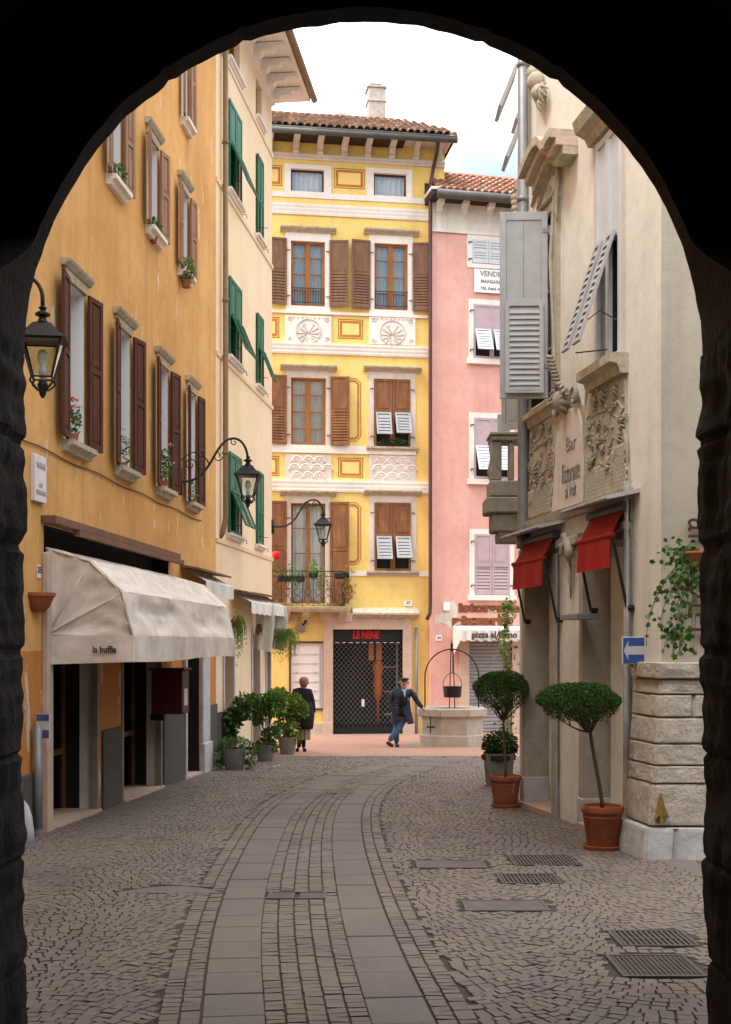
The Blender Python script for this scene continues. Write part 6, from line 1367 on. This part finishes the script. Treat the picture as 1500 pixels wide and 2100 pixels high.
# balcony planters
for x0, x1, yy, lm, n, lab in ((568, 625, 1186, 'leafmd', 260, 'long dark planter box with sparse green plants at the left of the balcony rail'), (634, 652, 1178, 'leaflt', 260, 'rounded planter with yellow flowering plant in the middle of the balcony rail'), (686, 716, 1180, 'leafdry', 420, 'dark planter with dry brown trailing plant at the right end of the balcony')):
    nb = .86; ua_, ub_ = Y.u(x0, nb), Y.u(x1, nb); z_ = Y.z((x0+x1)/2, yy+7, nb); t = thing('balcony_planter', lab, 'planter', Y.P((ua_+ub_)/2, z_, nb), 'planters on the balcony'); MB().box(Y, ua_, ub_, z_, z_+.17, nb-.09, nb+.09).build('box', 'black', t, bevel=.03)
    m = MB(); leaves(m, Y.P((ua_+ub_)/2+(.15 if n > 400 else 0), z_+(.2 if n < 400 else -.12), nb+.03), ((ub_-ua_)*.6, .16, .3 if n < 400 else .5), n, .07, gap=.45, seed=x0)
    if n == 260 and x0 > 600: leaves(m, Y.P(ub_+.12, z_-.05, nb), (.18, .1, .35), 160, .07)
    m.build('foliage', lm, t, fixn=False)
z_ = Y.z(805, 913, .05); t = thing('window_box', 'green plants peeping under the tilted shutter flaps of the second floor window', 'planter', Y.P(Y.u(805), z_, .05)); m = MB(); leaves(m, Y.P(Y.u(805), z_+.1, .05), (.42, .06, .1), 160, .07); m.build('foliage', 'leafdk', t, fixn=False); MB().box(Y, Y.u(772), Y.u(838), z_-.02, z_+.05, .0, .1).build('box', 'dark', t)
# red lantern on the balcony
c = rayp(567, 1139, 32.2); t = thing('red_lantern', 'small red lantern on the wall above the balcony planter', 'lamp', c); MB().lathe(c, [(.06, -.11), (.1, -.08), (.11, .06), (.08, .1), (.03, .12)], 12).build('shade', 'sat', t, smooth=True); MB().tube([c+V((0, 0, .11)), c+V((0, .2, .25))], .01, 4).build('hook', 'iron', t)
# ---------------------------------------------------------------- the well
wc = gp(927, 1531); wc.y += .75; wc.z = gz(wc.y); wc.x = (927-750)/F*wc.y
wl = thing('stone_well', 'octagonal pale stone well with an iron hoop and hanging bucket', 'well', wc)
ro = .80; a8 = PI/8; WH = .88
m = MB(); m.lathe(wc, [(ro+.02, -.1), (ro+.02, .24), (ro-.03, .27), (ro-.03, WH-.24), (ro-.01, WH-.2)], 8, a8); m.build('basin', 'wellstone', wl)
m = MB()
for k in range(8):
    a, b = a8+k*PI/4, a8+(k+1)*PI/4
    for (r0, r1, z0, z1) in ((ro-.22, ro+.07, WH-.19, WH),):
        q = [V((r*math.cos(t_), r*math.sin(t_), z)) for z in (z0, z1) for r, t_ in ((r0, a+.004), (r1, a+.004), (r1, b-.004), (r0, b-.004))]; q = [wc+x for x in q]
        i = len(m.v); m.v += q; m.f += [(i, i+1, i+2, i+3), (i+4, i+5, i+6, i+7), (i, i+1, i+5, i+4), (i+1, i+2, i+6, i+5), (i+2, i+3, i+7, i+6), (i+3, i, i+4, i+7)]
m.build('rim', 'wellstone', wl, bevel=.02); MB().lathe(wc, [(ro-.23, WH-.5), (ro-.2, WH-.45), (.01, WH-.45)], 8, a8).build('shaft', 'dark', wl)
m = MB(); zt = wc.z+WH; H = 1.42-.05; k = wc.y/F; rr = 55*k; zc = CZ+(HZ-1388)*k
hoop = [wc+V((-rr, 0, WH-.02)), V((wc.x-rr, wc.y, zc))]+[V((wc.x-rr*math.cos(t_), wc.y, zc+rr*1.03*math.sin(t_))) for t_ in [PI*i/22 for i in range(1, 22)]]+[V((wc.x+rr, wc.y, zc)), wc+V((rr, 0, WH-.02))]
m.tube(hoop, .018, 6); apex = V((wc.x, wc.y, zc+rr*1.03)); m.tube([apex-V((0, 0, .05)), apex+V((0, 0, .1)), apex+V((0, 0, .18)), apex+V((0, 0, .24))], [.02, .035, .012, .003], 8)
m.build('hoop', 'iron', wl, smooth=True)
m = MB()
for dx in (-.05, .08): m.tube([V((wc.x+dx, wc.y+.1, zt-.02)), V((wc.x+dx*.4, wc.y+.02, apex.z))], .013, 6)
for i in range(12): z_ = apex.z-.05-i*.045; m.tube([V((wc.x+.02+.012*(-1)**i, wc.y-.03, z_)), V((wc.x+.02-.012*(-1)**i, wc.y-.03, z_-.04))], .011, 5)
m.build('post', 'iron', wl)
bk = V((wc.x+.01, wc.y-.05, CZ+(HZ-1430)*k)); m = MB(); m.lathe(bk, [(.18, 0), (.205, .01), (.225, .25), (.235, .26), (.215, .25), (.2, .03)], 20); bo = m.build('bucket', 'iron', wl, auto=30)
MB().tube([bk+V((-.225*math.cos(t_), 0, .25+.33*math.sin(t_))) for t_ in [PI*i/14 for i in range(15)]], .008, 5).build('handle', 'iron', bo)
m = MB(); fx = Fr(wc+V((0, -(ro-.03)*math.cos(a8)-.012, 0)), (1, 0, 0), (0, 0, 1), (0, -1, 0)); x_ = (877-927)*k*1.0; zz = lambda py: CZ+(HZ-py)*(wc.y-.74)/F-wc.z
aw_ = a8*3; e = wc+V((-(ro*math.cos(a8))*math.sin(PI/4)*1.02-.0, -(ro*math.cos(a8))*math.cos(PI/4)*1.02, 0))
m.tube([e+V((-.06, 0, zz(1456))), e+V((0, -.02, zz(1466))), e+V((0, -.02, zz(1505)))], .014, 5); m.tube([e+V((-.09, -.0, zz(1492))), e+V((.09, -.04, zz(1492)))], .02, 5); m.build('iron_cross', 'iron', wl)
m = MB(); m.lathe(wc, [(ro+.35, -.1), (ro+.35, .006), (ro, .006)], 8, a8); tag(m.build('pebble_ring', 'sqlight'), 'pale pebble surround laid around the foot of the well', 'paving'); 
m = MB(); ys = P.P(0, 0, .6).y
m.prism(GW, [(x, Y.P(Y.u(750), 0, .35).y+.145*x) for x in (-3, 1.7)]+[(x, Y.P(Y.u(750), 0, -.1).y+.145*x) for x in (1.7, -3)], -.03, -.004); struct(m.build('pavement_border', 'sqlight'))
# litter by the planters
for x, y, lb_ in ((563, 1573, 'nearer and larger white paper scrap on the cobbles right of the ivy planter'), (571, 1571, 'farther small white paper scrap on the cobbles right of the ivy planter')):
    c = gp(x, y); m = MB(); m.face(c+V((-.03, 0, .01)), c+V((.03, -.01, .012)), c+V((.035, .05, .02)), c+V((-.02, .04, .01))); tag(m.build('paper_scrap', 'enamel'), lb_, 'litter', 'paper scraps')
# ---------------------------------------------------------------- people
def skin(name, nodes, edges, mat, parent, sub=2, root=0):
    off = parent_loc(parent); me = bpy.data.meshes.new(name); me.from_pydata([tuple(V(n[:3])-off) for n in nodes], edges, []); me.materials.append(M[mat]); o = bpy.data.objects.new(name, me); COL.objects.link(o); o.parent = parent
    m = o.modifiers.new('skin', 'SKIN'); m.use_smooth_shade = True; m.use_x_symmetry = False
    for i, v in enumerate(me.skin_vertices[0].data): r = nodes[i][3]; v.radius = (r, r) if not isinstance(r, tuple) else r; v.use_root = (i == root)
    s_ = o.modifiers.new('sub', 'SUBSURF'); s_.levels = sub; s_.render_levels = sub
    bpy.context.view_layer.update(); dg = bpy.context.evaluated_depsgraph_get(); me2 = bpy.data.meshes.new_from_object(o.evaluated_get(dg)); o.modifiers.clear(); o.data = me2; me2.materials.clear(); me2.materials.append(M[mat]); bpy.data.meshes.remove(me)
    for p_ in me2.polygons: p_.use_smooth = True
    return o
def loft(mb, rings, seg=20, cap=True):     # rings: (centre, rx, ry[, rot])
    i0 = len(mb.v)
    for r in rings:
        c, rx, ry = V(r[0]), r[1], r[2]; ro_ = r[3] if len(r) > 3 else 0
        for k in range(seg): a = 2*PI*k/seg; x, y = rx*math.cos(a), ry*math.sin(a); mb.v.append(c+V((x*math.cos(ro_)-y*math.sin(ro_), x*math.sin(ro_)+y*math.cos(ro_), 0)))
    for j in range(len(rings)-1):
        for k in range(seg): a = i0+j*seg+k; b = i0+j*seg+(k+1) % seg; mb.f.append((a, b, b+seg, a+seg))
    if cap: mb.f.append(tuple(i0+k for k in range(seg))); mb.f.append(tuple(i0+(len(rings)-1)*seg+k for k in range(seg)))
def man():
    D = 28.15; k = D/F
    def Q(px, py, dy=0): p_ = rayp(px, py, D); return V((p_.x, p_.y+dy, p_.z))
    g0 = V((rayp(815, 1531, D).x, D, gz(D))); t = thing('person', 'man in a navy coat, jeans and flat cap leaning on the well with crossed legs', 'person', g0)
    def nd(px, py, dy, r): p_ = Q(px, py, dy); return (p_.x, p_.y, p_.z, r)
    n = [nd(822, 1466, .05, .115), nd(824, 1446, .03, .12), nd(825, 1425, .02, .14), nd(828, 1414, 0, .06), nd(829, 1408, -.01, .076), nd(829, 1400, -.01, .092), nd(829, 1393, 0, .08),
         nd(840, 1419, .02, .06), nd(847, 1423, .03, .045), nd(857, 1440, .0, .036), nd(868, 1453, -.04, .032), nd(872, 1457, -.05, .03),
         nd(812, 1419, .02, .06), nd(806, 1424, .02, .045), nd(799, 1442, .04, .036), nd(803, 1458, -.03, .03), nd(806, 1466, -.05, .03),
         nd(827, 1475, .02, .085), nd(815, 1498, -.08, .06), nd(800, 1515, -.12, .043), nd(798, 1522, -.12, .038),
         nd(816, 1475, .07, .085), nd(812, 1498, .1, .06), nd(814, 1518, .12, .045), nd(814, 1526, .12, .04)]
    e = [(0, 1), (1, 2), (2, 3), (3, 4), (4, 5), (5, 6), (2, 7), (7, 8), (8, 9), (9, 10), (10, 11), (2, 12), (12, 13), (13, 14), (14, 15), (15, 16), (0, 17), (17, 18), (18, 19), (19, 20), (0, 21), (21, 22), (22, 23), (23, 24)]
    # fingers of the hand resting on the rim
    hp = V(n[11][:3])
    for i, (dx, dy, l) in enumerate(((.028, -.03, .075), (.036, -.012, .085), (.038, .008, .08), (.034, .026, .065))):
        b0 = len(n); n.append((hp.x+dx, hp.y+dy, hp.z-.005, .0105)); n.append((hp.x+dx+l*.55, hp.y+dy*1.3, hp.z-.005, .0095)); n.append((hp.x+dx+l*.85, hp.y+dy*1.4, hp.z-.035, .008)); e += [(11, b0), (b0, b0+1), (b0+1, b0+2)]
    b0 = len(n); n.append((hp.x-.005, hp.y-.045, hp.z-.01, .012)); n.append((hp.x+.03, hp.y-.065, hp.z-.025, .01)); e += [(11, b0), (b0, b0+1)]
    body = skin('body', n, e, 'skin', t)
    # facial features on the same head
    hc = Q(829, 1400, -.01); fm = MB(); 
    fm.tube([hc+V((0, -.092, .02)), hc+V((.002, -.122, -.012)), hc+V((0, -.097, -.022))], [.012, .018, .012], 6); fm.build('nose', 'skin', t, smooth=True)
    fm = MB()
    for s_ in (-1, 1): ball(fm, hc+V((s_*.036, -.092, .018)), .011, 6)
    fm.tube([hc+V((-.03, -.09, -.045)), hc+V((0, -.097, -.043)), hc+V((.03, -.09, -.045))], .006, 5); fm.build('eyes_and_mouth', 'soil', t)
    fm = MB()
    for s_ in (-1, 1): ball(fm, hc+V((s_*.098, -.01, .0)), .022, 6, 1.4)
    fm.build('ears', 'skin', t, smooth=True)
    fm = MB(); loft(fm, [(hc+V((0, .025, -.03)), .09, .08), (hc+V((0, .025, .03)), .097, .088), (hc+V((0, .02, .06)), .09, .085)], 14); fm.build('hair', 'greyhair', t, smooth=True)
    cp = MB(); loft(cp, [(hc+V((0, -.005, .052)), .092, .1), (hc+V((0, -.01, .07)), .115, .125), (hc+V((0, -.01, .095)), .112, .12), (hc+V((0, 0, .115)), .06, .07)], 18); loft(cp, [(hc+V((0, -.10, .048)), .07, .05), (hc+V((0, -.10, .06)), .07, .055)], 14); cp.build('cap', 'leather', t, smooth=True)
    # coat: one garment with sleeves
    cn = [nd(823, 1450, .04, (.215, .15)), nd(825, 1430, .02, (.225, .14)), nd(826, 1418, .02, .13), nd(828, 1413.5, .025, .085),
          nd(841, 1419, .02, .088), nd(848, 1424, .02, .075), nd(857, 1440, .0, .062), nd(868, 1453, -.035, .052),
          nd(811, 1419, .02, .088), nd(805, 1425, .02, .078), nd(801, 1442, .03, .07), nd(804, 1456, -.02, .064), nd(808, 1463, -.04, .055)]
    skin('coat', cn, [(0, 1), (1, 2), (2, 3), (2, 4), (4, 5), (5, 6), (6, 7), (2, 8), (8, 9), (9, 10), (10, 11), (11, 12)], 'coat', t)
    m = MB()
    def ring(px, py, rx, ry, dy=.03): return (Q(px, py, dy), rx, ry)
    rs = [ring(823, 1436, .205, .15), ring(822, 1455, .24, .18), ring(824, 1470, .255, .2), ring(826, 1483, .265, .21)]
    def fnc(s_, q):
        x = q*(len(rs)-1); j = min(int(x), len(rs)-2); f_ = x-j; c = rs[j][0].lerp(rs[j+1][0], f_); rx = rs[j][1]*(1-f_)+rs[j+1][1]*f_; ry = rs[j][2]*(1-f_)+rs[j+1][2]*f_
        a = -PI/2+.10+.34*q+s_*(2*PI-.2-.68*q); w_ = 1+.03*math.sin(a*7)*q; return c+V((rx*w_*math.cos(a), ry*w_*math.sin(a), .02*math.sin(a)*q))
    m.grid(fnc, 36, 8); m.build('coat_skirt', 'coat', t, smooth=True, fixn=False)
    m = MB(); loft(m, [(Q(824, 1447, -.02), .14, .145), (Q(825, 1430, -.03), .135, .14), (Q(826, 1419, -.02), .1, .11)], 16); loft(m, [(Q(823, 1470, .03), .16, .15), (Q(824, 1447, .0), .15, .145)], 16); m.build('pullover', 'blackcl', t, smooth=True)
    m = MB(); f_ = Fr(Q(829, 1413, -.165), (1, 0, 0), (0, .1, 1), (0, -1, .1)); m.prism(f_, [(-.045, 0), (.045, 0), (.02, -.17), (.01, -.19)], 0, .012); m.prism(f_, [(-.07, .02), (-.01, -.02), (-.05, -.04)], .01, .02); m.prism(f_, [(.07, .02), (.01, -.02), (.05, -.04)], .01, .02); m.build('shirt', 'shirt', t)
    tn = [nd(822, 1468, .05, .15), nd(826, 1477, .02, .105), nd(815, 1498, -.08, .085), nd(802, 1513, -.12, .068), nd(800, 1519, -.12, .07), nd(817, 1477, .07, .105), nd(812, 1498, .1, .082), nd(814, 1518, .12, .065), nd(814, 1524, .12, .067)]
    skin('jeans', tn, [(0, 1), (1, 2), (2, 3), (3, 4), (0, 5), (5, 6), (6, 7), (7, 8)], 'jeans', t)
    for (a, b, c) in (((793, 1520, -.12, .045), (798, 1525, -.13, .05), (807, 1529.0, -.15, .04)), ((813, 1526, .12, .045), (814, 1528, .02, .05), (816, 1529.5, -.12, .04))):
        skin('shoe', [nd(*a), nd(*b), nd(*c)], [(0, 1), (1, 2)], 'leather', t)
    m = MB()
    for py in (1437, 1444, 1450): ball(m, Q(815-(py-1437)*.1, py, -.15), .012, 6)
    m.build('buttons', 'zinc', t)
man()
def woman():
    D = 26.4; k = D/F
    def Q(px, py, dy=0): p_ = rayp(px, py, D); return V((p_.x, p_.y+dy, p_.z))
    g0 = V((rayp(620, 1541, D).x, D, gz(D))); t = thing('person', 'woman seen from behind in a black coat and beige skirt beside the display case', 'person', g0)
    nd = lambda px, py, dy, r: (*Q(px, py, dy), r)
    n = [nd(621, 1475, 0, .13), nd(621, 1450, 0, .13), nd(621, 1425, 0, .14), nd(622, 1411, 0, .055), nd(623, 1405, .0, .065), nd(624, 1398, .01, .078), nd(624, 1393, .01, .065),
         nd(635, 1420, 0, .06), nd(640, 1440, .02, .05), nd(642, 1458, .04, .04), nd(643, 1466, .06, .03),
         nd(607, 1420, 0, .06), nd(602, 1440, .04, .05), nd(606, 1456, .12, .035), nd(610, 1462, .15, .028),
         nd(626, 1500, 0, .06), nd(623, 1520, 0, .045), nd(622, 1535, 0, .035), nd(615, 1500, .02, .06), nd(614, 1520, .03, .045), nd(612, 1535, .03, .035)]
    e = [(0, 1), (1, 2), (2, 3), (3, 4), (4, 5), (5, 6), (2, 7), (7, 8), (8, 9), (9, 10), (2, 11), (11, 12), (12, 13), (13, 14), (0, 15), (15, 16), (16, 17), (0, 18), (18, 19), (19, 20)]
    for hi, sx in ((10, 1), (14, 1)):
        hp = V(n[hi][:3])
        for i in range(4): b0 = len(n); l = (.06, .07, .065, .055)[i]; n.append((hp.x-.012+.004*i, hp.y-.03+.018*i, hp.z-.035, .0095)); n.append((hp.x-.012, hp.y-.03+.018*i, hp.z-.035-l, .008)); e += [(hi, b0), (b0, b0+1)]
        b0 = len(n); n.append((hp.x-.02, hp.y+.035, hp.z-.01, .011)); n.append((hp.x-.02, hp.y+.05, hp.z-.045, .009)); e += [(hi, b0), (b0, b0+1)]
    skin('body', n, e, 'skin', t)
    hc = Q(623.5, 1398.5, 0); m = MB(); loft(m, [(hc+V((0, -.01, -.115)), .05, .05), (hc+V((0, -.012, -.07)), .085, .085), (hc+V((0, -.012, -.02)), .103, .1), (hc+V((0, -.012, .04)), .104, .1), (hc+V((0, -.01, .085)), .08, .08), (hc+V((0, -.01, .11)), .035, .035)], 18)
    for i, v in enumerate(m.v): m.v[i] = v+(v-hc)*.12*noise.noise(v*22)
    m.build('hair', 'hair', t, smooth=True)
    fm = MB(); fm.tube([hc+V((.085, .05, .0)), hc+V((.115, .06, -.02)), hc+V((.09, .06, -.03))], [.012, .014, .01], 6); ball(fm, hc+V((.1, .0, -.02)), .018, 6, 1.4); ball(fm, hc+V((.02, .09, -.05)), .055, 8); fm.build('face', 'skin', t, smooth=True)
    cn = [nd(621, 1455, 0, (.235, .17)), nd(621, 1432, 0, (.22, .16)), nd(621, 1420, 0, .16), nd(622.5, 1411, 0, .085), nd(634, 1420, 0, .10), nd(639, 1440, .02, .085), nd(642, 1456, .03, .07), nd(643, 1464, .05, .055), nd(607, 1420, 0, .10), nd(601, 1438, .04, .085), nd(606, 1453, .1, .065)]
    skin('coat', cn, [(0, 1), (1, 2), (2, 3), (2, 4), (4, 5), (5, 6), (6, 7), (2, 8), (8, 9), (9, 10)], 'blackcl', t)
    m = MB(); loft(m, [(Q(621, 1440), .22, .17), (Q(622, 1465), .25, .19), (Q(623, 1485), .22, .18), (Q(624, 1495), .19, .17)], 22); m.build('coat_skirt', 'blackcl', t, smooth=True)
    m = MB(); m.grid(lambda s_, q: Q(624, 1488+29*q)+V(((.13+.012*math.sin(s_*2*PI*9))*math.cos(s_*2*PI), (.13+.012*math.sin(s_*2*PI*9))*math.sin(s_*2*PI), 0)), 60, 5); m.build('skirt', 'beige', t, smooth=True, fixn=False)
    skin('stockings', [nd(620, 1505, 0, .06), nd(623, 1515, 0, .055), nd(623, 1534, 0, .045), nd(614.5, 1515, .03, .055), nd(613, 1534, .03, .045)], [(0, 1), (1, 2), (0, 3), (3, 4)], 'blackcl', t)
    for x in (611, 624): skin('shoe', [nd(x, 1537, -.04, .045), nd(x+(1.5 if x > 620 else -1.5), 1538.5, .05, .045), nd(x+(2 if x > 620 else -2), 1539, .12, .035)], [(0, 1), (1, 2)], 'leather', t)
woman()
